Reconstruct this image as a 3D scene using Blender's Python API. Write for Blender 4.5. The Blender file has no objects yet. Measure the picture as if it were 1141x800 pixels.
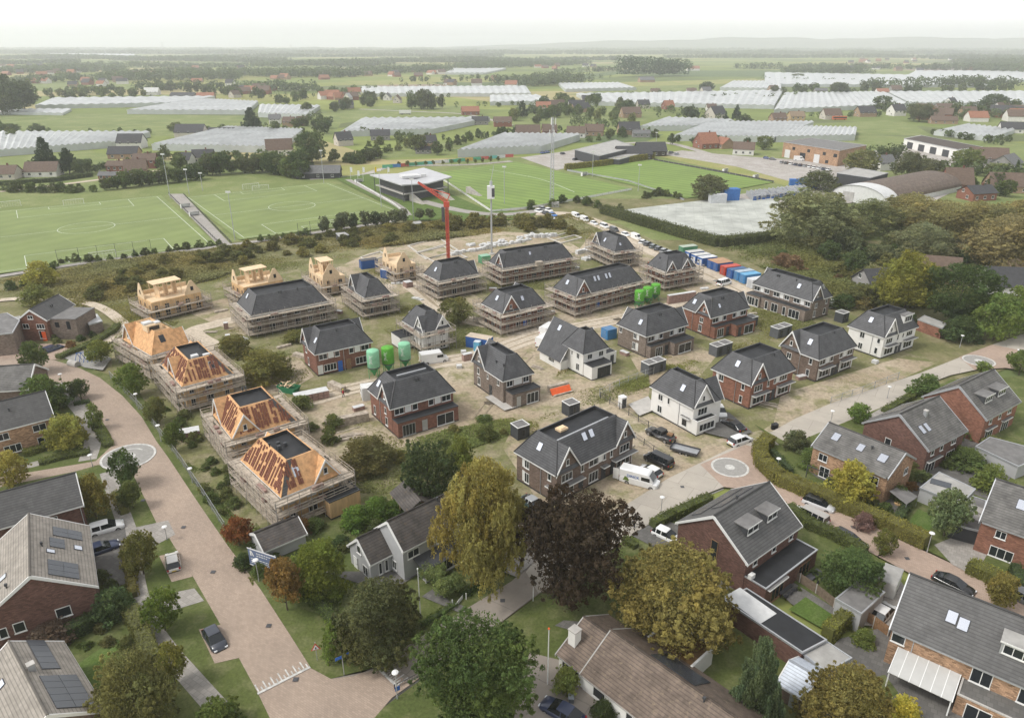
# Aerial view of a housing estate under construction; all geometry and materials are made here.
HAZE,EXPO=.00017,0.92
import bpy,random
import numpy as np
from math import*
from mathutils import Vector,Matrix
rnd=random.Random(11)
S=bpy.context.scene
COL=S.collection
FPX,CAMH=815.0,61.0
PIT=atan(351.0/FPX)
def G(px,py,z=0.0):
 """ground point (at height z) seen at photo pixel px, py"""
 x=(px-570.5)/FPX;y=(400.0-py)/FPX
 d=Vector((x,cos(PIT)+y*sin(PIT),-sin(PIT)+y*cos(PIT)))
 t=(z-CAMH)/d.z
 return Vector((d.x*t,d.y*t,z))
def PROJ(v):
 df=v[1]*cos(PIT)-(v[2]-CAMH)*sin(PIT);du=v[1]*sin(PIT)+(v[2]-CAMH)*cos(PIT)
 return 570.5+FPX*v[0]/df,400-FPX*du/df
def HT(fx,fy,ty,hi=80.0):
 """height of an upright thing with its foot at pixel fx, fy and its top at row ty"""
 g=G(fx,fy);lo=0.0
 for _ in range(40):
  m=(lo+hi)/2
  if PROJ((g.x,g.y,m))[1]>ty:lo=m
  else:hi=m
 return lo
def WD(fx,fy,wpx):
 """metres spanned by wpx photo pixels at ground point fx, fy"""
 g=G(fx,fy);df=g.y*cos(PIT)+CAMH*sin(PIT)
 return wpx*df/FPX
cam=bpy.data.cameras.new('camera');camo=bpy.data.objects.new('camera',cam);COL.objects.link(camo)
cam.sensor_fit='HORIZONTAL';cam.angle_x=2*atan(570.5/FPX);cam.clip_start=1;cam.clip_end=60000
camo.location=(0,0,CAMH);camo.rotation_euler=(pi/2-PIT,0,0);S.camera=camo
MATS={}
def _new(name):
 m=bpy.data.materials.new(name);m.use_nodes=True
 nt=m.node_tree;b=nt.nodes['Principled BSDF']
 MATS[name]=m
 return m,nt,b
def _ramp2(nt,fac,c0,c1,p0=.3,p1=.7):
 r=nt.nodes.new('ShaderNodeValToRGB');r.color_ramp.elements[0].position=p0;r.color_ramp.elements[1].position=p1
 r.color_ramp.elements[0].color=(*c0,1);r.color_ramp.elements[1].color=(*c1,1)
 nt.links.new(fac,r.inputs[0]);return r.outputs[0]
def _noise(nt,vec,scale,detail=5,rough=.6):
 n=nt.nodes.new('ShaderNodeTexNoise');n.inputs['Scale'].default_value=scale;n.inputs['Detail'].default_value=detail
 n.inputs['Roughness'].default_value=rough
 if vec is not None:nt.links.new(vec,n.inputs['Vector'])
 return n.outputs['Fac']
def _vec(nt,kind='Object',scale=None):
 if kind=='World':
  v=nt.nodes.new('ShaderNodeNewGeometry').outputs['Position']
 else:
  v=nt.nodes.new('ShaderNodeTexCoord').outputs[kind]
 if scale:
  mp=nt.nodes.new('ShaderNodeMapping');mp.inputs['Scale'].default_value=scale;nt.links.new(v,mp.inputs[0]);v=mp.outputs[0]
 return v
def _mix(nt,fac,a,b,mode='MIX'):
 m=nt.nodes.new('ShaderNodeMix');m.data_type='RGBA';m.blend_type=mode
 for i,x in((0,fac),(6,a),(7,b)):
  if isinstance(x,(int,float)):m.inputs[i].default_value=x
  elif isinstance(x,tuple):m.inputs[i].default_value=(*x[:3],1)
  else:nt.links.new(x,m.inputs[i])
 return m.outputs[2]
def sc(c,k):return tuple(min(1,x*k) for x in c)
def mat(name,col,rough=.8,var=.15,scale=1.5,kind='Object',spec=.3,metal=0,stretch=None,detail=5):
 m,nt,b=_new(name)
 f=_noise(nt,_vec(nt,kind,stretch),scale,detail)
 nt.links.new(_ramp2(nt,f,sc(col,1-var),sc(col,1+var)),b.inputs['Base Color'])
 b.inputs['Roughness'].default_value=rough;b.inputs['Specular IOR Level'].default_value=spec;b.inputs['Metallic'].default_value=metal
 return m
def rooftile(name,col,rough=.55,bw=.32,rh=.36,wear=.25,moss=None,mk=.55):
 m,nt,b=_new(name)
 uv=_vec(nt,'UV')
 t=nt.nodes.new('ShaderNodeTexBrick');t.inputs['Scale'].default_value=1;t.offset=0
 t.inputs['Brick Width'].default_value=bw;t.inputs['Row Height'].default_value=rh;t.inputs['Mortar Size'].default_value=.004
 t.inputs['Color1'].default_value=(*sc(col,.90),1);t.inputs['Color2'].default_value=(*sc(col,1.10),1);t.inputs['Mortar'].default_value=(*sc(col,.8),1)
 nt.links.new(uv,t.inputs['Vector'])
 wv=nt.nodes.new('ShaderNodeTexWave');wv.bands_direction='Y';wv.wave_profile='SAW';wv.inputs['Scale'].default_value=.31416/rh;nt.links.new(uv,wv.inputs[0])
 rows=_ramp2(nt,wv.outputs['Fac'],(mk,)*3,(1.08,)*3,.02,.34)
 f=_noise(nt,_vec(nt,'World'),.7,6)
 c=_mix(nt,1.0,_mix(nt,1.0,t.outputs['Color'],rows,'MULTIPLY'),_ramp2(nt,f,(1-wear,)*3,(1+wear,)*3),'MULTIPLY')
 if moss:
  f2=_noise(nt,_vec(nt,'World'),1.9,6,.7)
  r=_ramp2(nt,f2,(0,0,0),(1,1,1),.56,.72);c=_mix(nt,r,c,moss)
 nt.links.new(c,b.inputs['Base Color'])
 bp=nt.nodes.new('ShaderNodeBump');bp.inputs['Strength'].default_value=.5;bp.inputs['Distance'].default_value=.04
 nt.links.new(wv.outputs['Fac'],bp.inputs['Height'])
 nt.links.new(bp.outputs[0],b.inputs['Normal'])
 b.inputs['Roughness'].default_value=rough;b.inputs['Specular IOR Level'].default_value=.35
 return m
def brickmat(name,col,dark=.72,bw=.22,rh=.075,mortar=None):
 m,nt,b=_new(name)
 t=nt.nodes.new('ShaderNodeTexBrick');t.inputs['Scale'].default_value=1
 t.inputs['Brick Width'].default_value=bw*1.6;t.inputs['Row Height'].default_value=rh*2;t.inputs['Mortar Size'].default_value=.014
 t.inputs['Color1'].default_value=(*sc(col,dark),1);t.inputs['Color2'].default_value=(*sc(col,2-dark),1)
 t.inputs['Mortar'].default_value=(*(mortar or sc(col,.8)),1)
 nt.links.new(_vec(nt,'UV'),t.inputs['Vector'])
 f=_noise(nt,_vec(nt,'World'),.6,5)
 nt.links.new(_mix(nt,1.0,t.outputs['Color'],_ramp2(nt,f,(.8,)*3,(1.2,)*3),'MULTIPLY'),b.inputs['Base Color'])
 b.inputs['Roughness'].default_value=.88;b.inputs['Specular IOR Level'].default_value=.2
 return m
def objcol(name,rough=.4,metal=0,coat=0,var=.05,spec=.5):
 m,nt,b=_new(name)
 oi=nt.nodes.new('ShaderNodeObjectInfo')
 f=_noise(nt,_vec(nt,'World'),1.2,4)
 nt.links.new(_mix(nt,1.0,oi.outputs['Color'],_ramp2(nt,f,(1-var,)*3,(1+var,)*3),'MULTIPLY'),b.inputs['Base Color'])
 b.inputs['Roughness'].default_value=rough;b.inputs['Metallic'].default_value=metal;b.inputs['Coat Weight'].default_value=coat
 b.inputs['Coat Roughness'].default_value=.08;b.inputs['Specular IOR Level'].default_value=spec
 return m
def leafmat(name,nscale=3.0,lo=1.35,hi=2.7,trans=.48):
 m,nt,b=_new(name)
 oi=nt.nodes.new('ShaderNodeObjectInfo')
 f=_noise(nt,_vec(nt,'Object'),nscale,6,.7)
 at=nt.nodes.new('ShaderNodeAttribute');at.attribute_name='tint'
 c=_mix(nt,1.0,oi.outputs['Color'],_ramp2(nt,f,(lo,lo*1.0,lo*.95),(hi,hi*.98,hi*.85),.32,.68),'MULTIPLY')
 c=_mix(nt,1.0,c,at.outputs['Color'],'MULTIPLY')
 nt.nodes.remove(b)
 d=nt.nodes.new('ShaderNodeBsdfDiffuse');tr=nt.nodes.new('ShaderNodeBsdfTranslucent');mx=nt.nodes.new('ShaderNodeMixShader')
 mx.inputs[0].default_value=trans
 nt.links.new(c,d.inputs[0]);nt.links.new(c,tr.inputs[0]);nt.links.new(d.outputs[0],mx.inputs[1]);nt.links.new(tr.outputs[0],mx.inputs[2])
 nt.links.new(mx.outputs[0],nt.nodes['Material Output'].inputs[0])
 return m
def groundmat(name,cols,scales=(.03,.25,2.2),rough=.95,bump=.0,lohi=(.74,1.26)):
 """three-colour patchy ground: cols = dark, mid, light"""
 m,nt,b=_new(name)
 v=_vec(nt,'World')
 f1=_noise(nt,v,scales[0],6,.65);f2=_noise(nt,v,scales[1],6,.65);f3=_noise(nt,v,scales[2],4,.7)
 c=_ramp2(nt,f1,cols[0],cols[1],.40,.60)
 c=_mix(nt,_ramp2(nt,f2,(0,)*3,(1,)*3,.47,.62),c,cols[2])
 c=_mix(nt,1.0,c,_ramp2(nt,f3,(lohi[0],)*3,(lohi[1],)*3),'MULTIPLY')
 if name in('sand_soil','rough_grass','sand_track','scrub_floor'):
  f4=_noise(nt,v,.75,8,.78);c=_mix(nt,_ramp2(nt,f4,(0,)*3,(.6,)*3,.53,.66),c,sc(cols[2] if name!='sand_track' else cols[0],.55))
 nt.links.new(c,b.inputs['Base Color']);b.inputs['Roughness'].default_value=rough;b.inputs['Specular IOR Level'].default_value=.15
 return m
M=MATS
mat('white_paint',(.66,.655,.63),.5,.05);mat('render_white',(.68,.665,.63),.85,.06,.5);mat('render_grey',(.36,.36,.36),.85,.08,.6)
mat('anthracite',(.05,.052,.056),.6,.15);mat('black_felt',(.022,.023,.025),.6,.3,.6);mat('grey_felt',(.16,.155,.15),.85,.25,.8)
mat('pale_felt',(.34,.33,.31),.85,.2,.6)
mat('timber',(.56,.37,.19),.8,.2,2.0,stretch=(1,1,.2));mat('timber_pale',(.66,.50,.32),.8,.12,1.2);mat('wood_brown',(.24,.14,.075),.7,.25,3)
mat('plank',(.40,.345,.28),.9,.4,1.5);mat('scaffold_pole',(.33,.31,.285),.5,.2,1,metal=.4);mat('concrete',(.42,.40,.37),.9,.15,1.0)
mat('fence_wood',(.17,.13,.095),.9,.3,3);mat('galvanised',(.45,.46,.47),.45,.1,2,metal=.5);mat('steel_dark',(.07,.07,.075),.5,.2)
mat('osb',(.54,.31,.15),.8,.32,1.6,detail=8);mat('tile_stack',(.16,.062,.038),.8,.35,6);mat('plinth',(.045,.042,.042),.9,.2)
mat('tyre',(.015,.015,.016),.8,.1);mat('rim',(.35,.35,.36),.35,.05,metal=.7);mat('rubber',(.02,.02,.022),.7,.1)
mat('lamp_white',(.70,.70,.68),.35,.02);mat('red_paint',(.46,.075,.045),.45,.12);mat('red_light',(.35,.01,.01),.3,.05)
mat('bark',(.085,.065,.05),.95,.3,5);mat('orange_plastic',(.75,.12,.03),.6,.1);mat('blue_sign',(.03,.12,.42),.5,.05)
mat('thatch',(.20,.14,.09),.95,.2,3);mat('pallet_brick',(.30,.20,.17),.9,.3,3);mat('wrap_white',(.55,.55,.54),.45,.12,1.2)
mat('green_paint',(.05,.27,.10),.5,.1);mat('blue_paint',(.035,.12,.36),.5,.12);mat('skin',(.45,.28,.2),.6,.05)
mat('cloth_dark',(.02,.022,.03),.9,.1);mat('foundation',(.46,.43,.38),.9,.15,.8);mat('gravel_mat',(.30,.29,.27),.95,.3,4)
mat('stand_roof',(.44,.44,.45),.5,.1,.2);mat('solar',(.045,.05,.06),.22,.12,.6,spec=.6);mat('old_felt_moss',(.13,.075,.03),.95,.5,2.5,detail=8)
m,nt,b=_new('glass');b.inputs['Base Color'].default_value=(.018,.022,.026,1);b.inputs['Roughness'].default_value=.12;b.inputs['Specular IOR Level'].default_value=.55
m,nt,b=_new('skylight_glass');b.inputs['Base Color'].default_value=(.55,.57,.62,1);b.inputs['Roughness'].default_value=.06;b.inputs['Metallic'].default_value=.75
m,nt,b=_new('car_glass');b.inputs['Base Color'].default_value=(.012,.015,.018,1);b.inputs['Roughness'].default_value=.05;b.inputs['Specular IOR Level'].default_value=.6
m,nt,b=_new('head_lamp');b.inputs['Base Color'].default_value=(.7,.72,.74,1);b.inputs['Roughness'].default_value=.15
objcol('paint',.3,0,.6,.04);objcol('matt_paint',.75,0,0,.14,.25);objcol('far_wall',.9,0,0,.12,.2);objcol('far_roof',.8,0,0,.22,.25)
leafmat('leaf');leafmat('leaf_fine',5.0,1.4,2.6,.48)
rooftile('tile_dark',(.070,.070,.073),mk=.40);rooftile('tile_slate',(.082,.080,.078),wear=.18);rooftile('tile_grey',(.112,.107,.100),.7,wear=.35)
rooftile('tile_brown',(.125,.095,.075),.8,wear=.35,moss=(.22,.17,.12));rooftile('tile_old',(.075,.066,.060),.75,wear=.35,moss=(.12,.085,.055));rooftile('tile_beige',(.25,.225,.195),.8,wear=.2)
rooftile('tile_pale',(.50,.54,.60),.5,bw=.3,rh=.34,wear=.08)
brickmat('brick_red',(.20,.098,.070));brickmat('brick_brown',(.165,.122,.098));brickmat('brick_grey',(.19,.152,.125));brickmat('brick_dark',(.135,.075,.060))
brickmat('brick_tan',(.34,.215,.135),.6);brickmat('brick_orange',(.225,.108,.074));brickmat('brick_yellow',(.40,.29,.19),.7)
groundmat('lawn',((.078,.100,.030),(.098,.118,.036),(.135,.145,.060)),(.06,.4,3))
groundmat('lawn_bright',((.080,.125,.028),(.090,.138,.032),(.110,.152,.045)),(.1,.5,4))
groundmat('rough_grass',((.135,.145,.055),(.18,.175,.078),(.25,.22,.135)),(.05,.22,2.5))
groundmat('sand_soil',((.33,.265,.185),(.44,.37,.28),(.22,.205,.105)),(.05,.2,1.8))
groundmat('sand_track',((.48,.41,.32),(.53,.46,.37),(.44,.375,.29)),(.05,.2,2))
groundmat('scrub_floor',((.13,.13,.055),(.165,.16,.07),(.215,.19,.105)),(.04,.16,1.5))
groundmat('meadow',((.14,.175,.058),(.172,.205,.072),(.21,.23,.095)),(.012,.06,1.2))
groundmat('meadow_yellow',((.20,.225,.07),(.25,.255,.085),(.30,.27,.12)),(.01,.05,1))
groundmat('crop_dark',((.085,.12,.045),(.10,.14,.055),(.13,.16,.075)),(.02,.1,1))
groundmat('bare_soil',((.22,.17,.125),(.25,.20,.15),(.28,.23,.18)),(.02,.1,1))
groundmat('yard',((.32,.29,.26),(.36,.335,.305),(.40,.375,.35)),(.02,.15,1))
def pitchmat(name,c0,c1,ang,period,con=.5):
 m,nt,b=_new(name);v=_vec(nt,'World')
 mp=nt.nodes.new('ShaderNodeMapping');mp.inputs['Rotation'].default_value=(0,0,ang);nt.links.new(v,mp.inputs[0])
 w=nt.nodes.new('ShaderNodeTexWave');w.inputs['Scale'].default_value=1.0/period*.314*1.0;w.inputs['Distortion'].default_value=.4;nt.links.new(mp.outputs[0],w.inputs[0])
 c=_ramp2(nt,w.outputs['Fac'],c0,c1,.5-con/2,.5+con/2)
 f=_noise(nt,v,.05,6,.65)
 c=_mix(nt,1.0,c,_ramp2(nt,f,(.86,)*3,(1.16,)*3),'MULTIPLY')
 nt.links.new(c,b.inputs['Base Color']);b.inputs['Roughness'].default_value=.75;b.inputs['Specular IOR Level'].default_value=.3
pitchmat('pitch_turf',(.158,.200,.058),(.172,.214,.066),radians(33),8)
pitchmat('pitch_grass',(.125,.195,.036),(.168,.235,.048),radians(-50),5.5)
def roadmat(name,col,bw,rh,mortar,con=.1,wear=.12):
 m,nt,b=_new(name);v=_vec(nt,'World');mp=nt.nodes.new('ShaderNodeMapping');mp.inputs['Rotation'].default_value=(0,0,radians(33));nt.links.new(v,mp.inputs[0])
 t=nt.nodes.new('ShaderNodeTexBrick');t.inputs['Scale'].default_value=1;t.inputs['Brick Width'].default_value=bw;t.inputs['Row Height'].default_value=rh;t.inputs['Mortar Size'].default_value=mortar
 t.inputs['Color1'].default_value=(*sc(col,1-con),1);t.inputs['Color2'].default_value=(*sc(col,1+con),1);t.inputs['Mortar'].default_value=(*sc(col,.8),1);nt.links.new(mp.outputs[0],t.inputs[0])
 f=_noise(nt,v,.09,7,.7);c=_mix(nt,1.0,t.outputs[0],_ramp2(nt,f,(1-wear,1-wear,1-wear),(1+wear,1+wear*.9,1+wear*.75),.34,.66),'MULTIPLY')
 g=_noise(nt,v,.9,6,.75);c=_mix(nt,_ramp2(nt,g,(0,)*3,(.55,)*3,.6,.74),c,sc(col,.62));nt.links.new(c,b.inputs['Base Color']);b.inputs['Roughness'].default_value=.9;b.inputs['Specular IOR Level'].default_value=.2
roadmat('road_brick',(.352,.278,.222),.42,.21,.02);roadmat('road_pink',(.375,.285,.228),.42,.21,.02);roadmat('road_concrete',(.40,.365,.315),5.0,4.0,.05,.07);roadmat('paving',(.31,.29,.265),.6,.6,.03,.12);roadmat('dark_paving',(.135,.13,.122),.6,.6,.03,.15);roadmat('road_old',(.265,.235,.205),9,7,.06,.06,.2)
mat('line_white',(.62,.66,.58),.7,.1);mat('road_white',(.50,.49,.46),.7,.35,2.2,detail=8);mat('ring_grey',(.29,.28,.26),.9,.12,2)
class MB:
 def __init__(s):s.v=[];s.f=[]
 def poly(s,pts,Mx=None):
  n=len(s.v);s.v+=[tuple((Mx@Vector(p)) if Mx else p) for p in pts];s.f.append(tuple(range(n,n+len(pts))));return s
 def box(s,x0,x1,y0,y1,z0,z1,Mx=None):
  n=len(s.v)
  for p in((x0,y0,z0),(x1,y0,z0),(x1,y1,z0),(x0,y1,z0),(x0,y0,z1),(x1,y0,z1),(x1,y1,z1),(x0,y1,z1)):
   s.v.append(tuple(Mx@Vector(p)) if Mx else p)
  for f in((3,2,1,0),(4,5,6,7),(0,1,5,4),(1,2,6,5),(2,3,7,6),(3,0,4,7)):s.f.append(tuple(n+i for i in f))
  return s
 def tube(s,p,q,r0,r1=None,n=6,cap=True):
  r1=r0 if r1 is None else r1;p=Vector(p);q=Vector(q);d=(q-p).normalized()
  a=d.orthogonal().normalized();b2=d.cross(a);k=len(s.v)
  for c,r in((p,r0),(q,r1)):
   for i in range(n):s.v.append(tuple(c+r*(cos(2*pi*i/n)*a+sin(2*pi*i/n)*b2)))
  for i in range(n):s.f.append((k+i,k+(i+1)%n,k+n+(i+1)%n,k+n+i))
  if cap:s.f.append(tuple(k+i for i in reversed(range(n))));s.f.append(tuple(k+n+i for i in range(n)))
  return s
 def prism(s,pts,z0,z1,Mx=None):
  n=len(pts);k=len(s.v)
  for z in(z0,z1):
   for p in pts:s.v.append(tuple(Mx@Vector((p[0],p[1],z))) if Mx else(p[0],p[1],z))
  s.f.append(tuple(k+i for i in reversed(range(n))));s.f.append(tuple(k+n+i for i in range(n)))
  for i in range(n):s.f.append((k+i,k+(i+1)%n,k+n+(i+1)%n,k+n+i))
  return s
 def slab(s,a,b,c,d,t,Mx=None):
  """thick sheet: top face a,b,c,d, thickness t along -normal"""
  P=[Vector(x) for x in(a,b,c,d)];nn=(P[1]-P[0]).cross(P[3]-P[0]).normalized();k=len(s.v)
  for p in P:s.v.append(tuple(Mx@p) if Mx else tuple(p))
  for p in P:q=p-nn*t;s.v.append(tuple(Mx@q) if Mx else tuple(q))
  for f in((0,1,2,3),(7,6,5,4),(1,0,4,5),(2,1,5,6),(3,2,6,7),(0,3,7,4)):s.f.append(tuple(k+i for i in f))
  return s
 def lathe(s,prof,n=16,Mx=None):
  k=len(s.v)
  for r,z in prof:
   for i in range(n):
    p=(r*cos(2*pi*i/n),r*sin(2*pi*i/n),z);s.v.append(tuple(Mx@Vector(p)) if Mx else p)
  for j in range(len(prof)-1):
   for i in range(n):s.f.append((k+j*n+i,k+j*n+(i+1)%n,k+(j+1)*n+(i+1)%n,k+(j+1)*n+i))
  s.f.append(tuple(k+i for i in reversed(range(n))));s.f.append(tuple(k+(len(prof)-1)*n+i for i in range(n)))
  return s
 def mesh(s,name,mt,uv=True,smooth=False):
  me=bpy.data.meshes.new(name);me.from_pydata(s.v,[],s.f)
  if mt:me.materials.append(M[mt])
  if uv:
   L=me.uv_layers.new(name='UVMap');dat=np.zeros((len(me.loops),2),np.float32)
   vs=s.v
   li=0
   for f in s.f:
    p0=Vector(vs[f[0]]);nn=Vector((0,0,0))
    for i in range(1,len(f)-1):nn+=(Vector(vs[f[i]])-p0).cross(Vector(vs[f[i+1]])-p0)
    if nn.length<1e-12:nn=Vector((0,0,1))
    nn.normalize()
    if abs(nn.z)>.985:U=Vector((1,0,0));V=Vector((0,1,0))
    else:U=Vector((0,0,1)).cross(nn).normalized();V=nn.cross(U)
    for i in f:
     p=Vector(vs[i]);dat[li]=(p.dot(U),p.dot(V));li+=1
   L.data.foreach_set('uv',dat.ravel())
  if smooth:
   me.polygons.foreach_set('use_smooth',[True]*len(me.polygons))
  me.update();return me
 def build(s,name,mt,parent=None,loc=None,rot=None,uv=True,smooth=False,col=None):
  return put(name,s.mesh(name,mt,uv,smooth),parent,loc,rot,col=col)
def put(name,me,parent=None,loc=None,rot=None,scale=None,col=None,Mx=None):
 o=bpy.data.objects.new(name,me);COL.objects.link(o)
 if parent:o.parent=parent
 if Mx is not None:o.matrix_local=Mx
 if loc is not None:o.location=loc
 if rot is not None:o.rotation_euler=rot if hasattr(rot,'__len__') else(0,0,rot)
 if scale is not None:o.scale=scale if hasattr(scale,'__len__') else(scale,)*3
 if col:o.color=(*col,1)
 return o
def tag(o,label=None,cat=None,group=None,kind=None):
 if label:o['label']=label
 if cat:o['category']=cat
 if group:o['group']=group
 if kind:o['kind']=kind
 return o
def thing(name,label,cat,loc,rz=0,group=None):
 o=bpy.data.objects.new(name,None);COL.objects.link(o);o.location=loc;o.rotation_euler=(0,0,rz);o.empty_display_size=.5
 return tag(o,label,cat,group)
def copy_tree(o,parent=None):
 c=o.copy();COL.objects.link(c)
 if parent:c.parent=parent
 for ch in list(o.children):copy_tree(ch,c)
 return c
def recol(o,col,names=('body','roof','tank','panel')):
 for ch in o.children:
  if ch.name.split('.')[0] in names:ch.color=(*col,1)
ZL=[0.0]
def sheet(name,pts,mt,z=None,px=True,label=None,cat=None,kind='structure'):
 """flat ground sheet; each new one lies a little above the last"""
 if z is None:ZL[0]+=.004;z=ZL[0]
 P=[G(*p) if px else Vector((p[0],p[1],0)) for p in pts]
 area=sum(P[i].x*P[(i+1)%len(P)].y-P[(i+1)%len(P)].x*P[i].y for i in range(len(P)))
 if area<0:P.reverse()
 o=MB().poly([(p.x,p.y,z) for p in P]).build(name,mt,uv=False)
 return tag(o,label,cat,None,kind)
def ribbon(name,cl,w,mt,z=None,px=True,label=None,cat=None,kind='structure'):
 if z is None:ZL[0]+=.004;z=ZL[0]
 P=[G(*p) if px else Vector((p[0],p[1],0)) for p in cl]
 P=smooth_path(P)
 mb=MB();L=[];R=[]
 for i,p in enumerate(P):
  d=(P[min(i+1,len(P)-1)]-P[max(i-1,0)]).normalized();n=Vector((-d.y,d.x,0))
  L.append(p+n*w/2);R.append(p-n*w/2)
 for i in range(len(P)-1):mb.poly([(q.x,q.y,z) for q in(R[i],R[i+1],L[i+1],L[i])])
 return tag(mb.build(name,mt,uv=False),label,cat,None,kind)
def smooth_path(P,n=6):
 if len(P)<3:return P
 out=[]
 for i in range(len(P)-1):
  p0=P[max(i-1,0)];p1=P[i];p2=P[i+1];p3=P[min(i+2,len(P)-1)]
  for k in range(n):
   t=k/n
   out.append(.5*((2*p1)+(p2-p0)*t+(2*p0-5*p1+4*p2-p3)*t*t+(3*p1-p0-3*p2+p3)*t**3))
 out.append(P[-1]);return out
def kerb(pts,w=.22,h=.12,mt='concrete',px=True):
 P=smooth_path([G(*p) if px else Vector((p[0],p[1],0)) for p in pts]);mb=MB()
 for i in range(len(P)-1):
  d=(P[i+1]-P[i]);l=d.length;d.normalize()
  Mx=Matrix.Translation(P[i])@Matrix.Rotation(atan2(d.y,d.x),4,'Z')
  mb.box(0,l+.02,-w/2,w/2,0,h,Mx)
 return tag(mb.build('kerb',mt,uv=False),kind='structure')
WC={}
def win_mesh(w,h,n,col):
 k=(round(w,2),round(h,2),n,col)
 if k not in WC:
  f=MB();t=.075
  f.box(-w/2,w/2,-.06,0,0,t).box(-w/2,w/2,-.06,0,h-t,h)
  f.box(-w/2,-w/2+t,-.055,0,t,h-t).box(w/2-t,w/2,-.055,0,t,h-t)
  for i in range(1,n):f.box(-w/2+w*i/n-.035,-w/2+w*i/n+.035,-.05,0,t,h-t)
  f.box(-w/2-.06,w/2+.06,-.14,-.0,-.07,-.004)
  p=MB().box(-w/2+t,w/2-t,-.025,-.004,t,h-t)
  WC[k]=(f.mesh('window',col,False),p.mesh('pane','glass',False))
 return WC[k]
class House:
 def __init__(s,name,label,A=None,B=None,C=None,he=5.0,wall='brick_red',roof='tile_dark',o=.35,group=None,rect=None,cat='house',t=1.55,frame='white_paint',plinth=True):
  if rect:bx,by,yaw,L,W=rect
  else:
   a,b,c=G(*A,he),G(*B,he),G(*C,he);v=c-b;u=a-b;L=v.length;W=u.length
   av=atan2(v.y,v.x);au=atan2(u.y,u.x)-pi/2
   while au-av>pi:au-=2*pi
   while au-av<-pi:au+=2*pi
   yaw=(av*L+au*W)/(L+W);bx,by=b.x,b.y
  s.L,s.W,s.he,s.o,s.t,s.wall,s.roofm,s.fc=L,W,he,o,t,wall,roof,frame
  s.yaw=yaw;s.bx,s.by=bx,by;s.gs=[]
  s.root=thing(name,label,cat,(bx,by,0),yaw,group)
  s.Mw=Matrix.Translation((bx,by,0))@Matrix.Rotation(yaw,4,'Z')
  if plinth:MB().box(o-.03,L-o+.03,o-.03,W-o+.03,0,.4).build('plinth','plinth',s.root,uv=False)
 def fr(s,side):
  R=lambda a:Matrix.Rotation(radians(a),4,'Z')
  return{'F':Matrix(),'R':Matrix.Translation((s.L,0,0))@R(90),'B':Matrix.Translation((s.L,s.W,0))@R(180),'L':Matrix.Translation((0,s.W,0))@R(270)}[side]
 def ln(s,side):return s.L if side in 'FB' else s.W
 def at(s,mb,name,mt,Mx,parent=None,uv=True):
  return put(name,mb.mesh(name,mt,uv),parent or s.root,Mx=Mx)
 def walls(s,z1=None,mt=None,og=None):
  o=s.o;ox=og if og is not None and s.axis=='x' else o;oy=og if og is not None and s.axis=='y' else o
  MB().box(ox,s.L-ox,oy,s.W-oy,0.02,z1 or s.he-.05).build('wall',mt or s.wall,s.root);return s
 def mansard(s,ht=3.75,gables=(),deck=True,mt=None,gutter='white_paint',deckm='black_felt',lift=0):
  s.roofm=mt or s.roofm;s.axis=None;s.walls();he,t,L,W=s.he,s.t,s.L,s.W;ht=min(ht,(min(L,W)/2-.5)*t);s.ht=ht;r=ht/t;z=he+.006;q=.2
  mb=MB();c0=[(0,0),(L,0),(L,W),(0,W)];c1=[(r,r),(L-r,r),(L-r,W-r),(r,W-r)]
  for i in range(4):
   j=(i+1)%4;mb.poly([(*c0[i],z),(*c0[j],z),(*c1[j],z+ht),(*c1[i],z+ht)])
  c2=[(r+q,r+q),(L-r-q,r+q),(L-r-q,W-r-q),(r+q,W-r-q)]
  for i in range(4):
   j=(i+1)%4;mb.poly([(*c1[i],z+ht),(*c1[j],z+ht),(*c2[j],z+ht),(*c2[i],z+ht)])
  mb.build('roof',mt or s.roofm,s.root);fl=MB();dz=.55
  for i in range(4):
   j=(i+1)%4;fl.poly([(*c2[i],z+ht),(*c2[j],z+ht),(*c2[j],z+ht-dz),(*c2[i],z+ht-dz)])
  fl.poly([(*p,z+ht-dz) for p in c2]).build('flat_roof',deckm,s.root,uv=False)
  s.deckz=z+ht-dz
  for g in gables:s.gable(*g)
  s.gutters(gutter)
  for i in range(4):MB().tube((*c0[i],z),(*c1[i],z+ht),.09,n=5).build('ridge_cap',mt or s.roofm,s.root,uv=False)
  return s
 def gutters(s,mt='white_paint',sides='FLRB'):
  o=s.o
  for sd in sides:
   n=s.ln(sd);a0,a1=(0,n) if sd in 'FB' else(o,n-o);cuts=sorted((g[1],g[2]) for g in s.gs if g[0]==sd);segs=[];x=a0
   for c,d in cuts:
    if c>x+.1:segs.append((x,c))
    x=max(x,d)
   if x<a1-.1:segs.append((x,a1))
   dz=.0 if sd in 'FB' else .003
   mb=MB()
   for x0,x1 in segs:mb.box(x0,x1,-.02,o,s.he-.2+dz,s.he-dz)
   if segs:s.at(mb,'gutter',mt,s.fr(sd),uv=False)
 def barge(s,mb,s0,s1,mid,hp,y,he=None,he1=None):
  he=s.he if he is None else he;he1=he if he1 is None else he1;d=.30
  for x0,z0 in((s0,he),(s1,he1)):
   k=(hp-z0)/(mid-x0);e=.04 if x0<mid else-.04
   P=[(x0-e,z0+.05-abs(e*k)),(mid,hp+.06),(mid,hp+.06-d*1.5),(x0-e,z0+.05-abs(e*k)-d)]
   if x0>mid:P.reverse()
   n=len(mb.v)
   for yy in(y,y+.12):
    for p in P:mb.v.append((p[0],yy,p[1]))
   for f in((0,3,2,1),(4,5,6,7),(0,1,5,4),(1,2,6,5),(2,3,7,6),(3,0,4,7)):mb.f.append(tuple(n+i for i in f))
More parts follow.
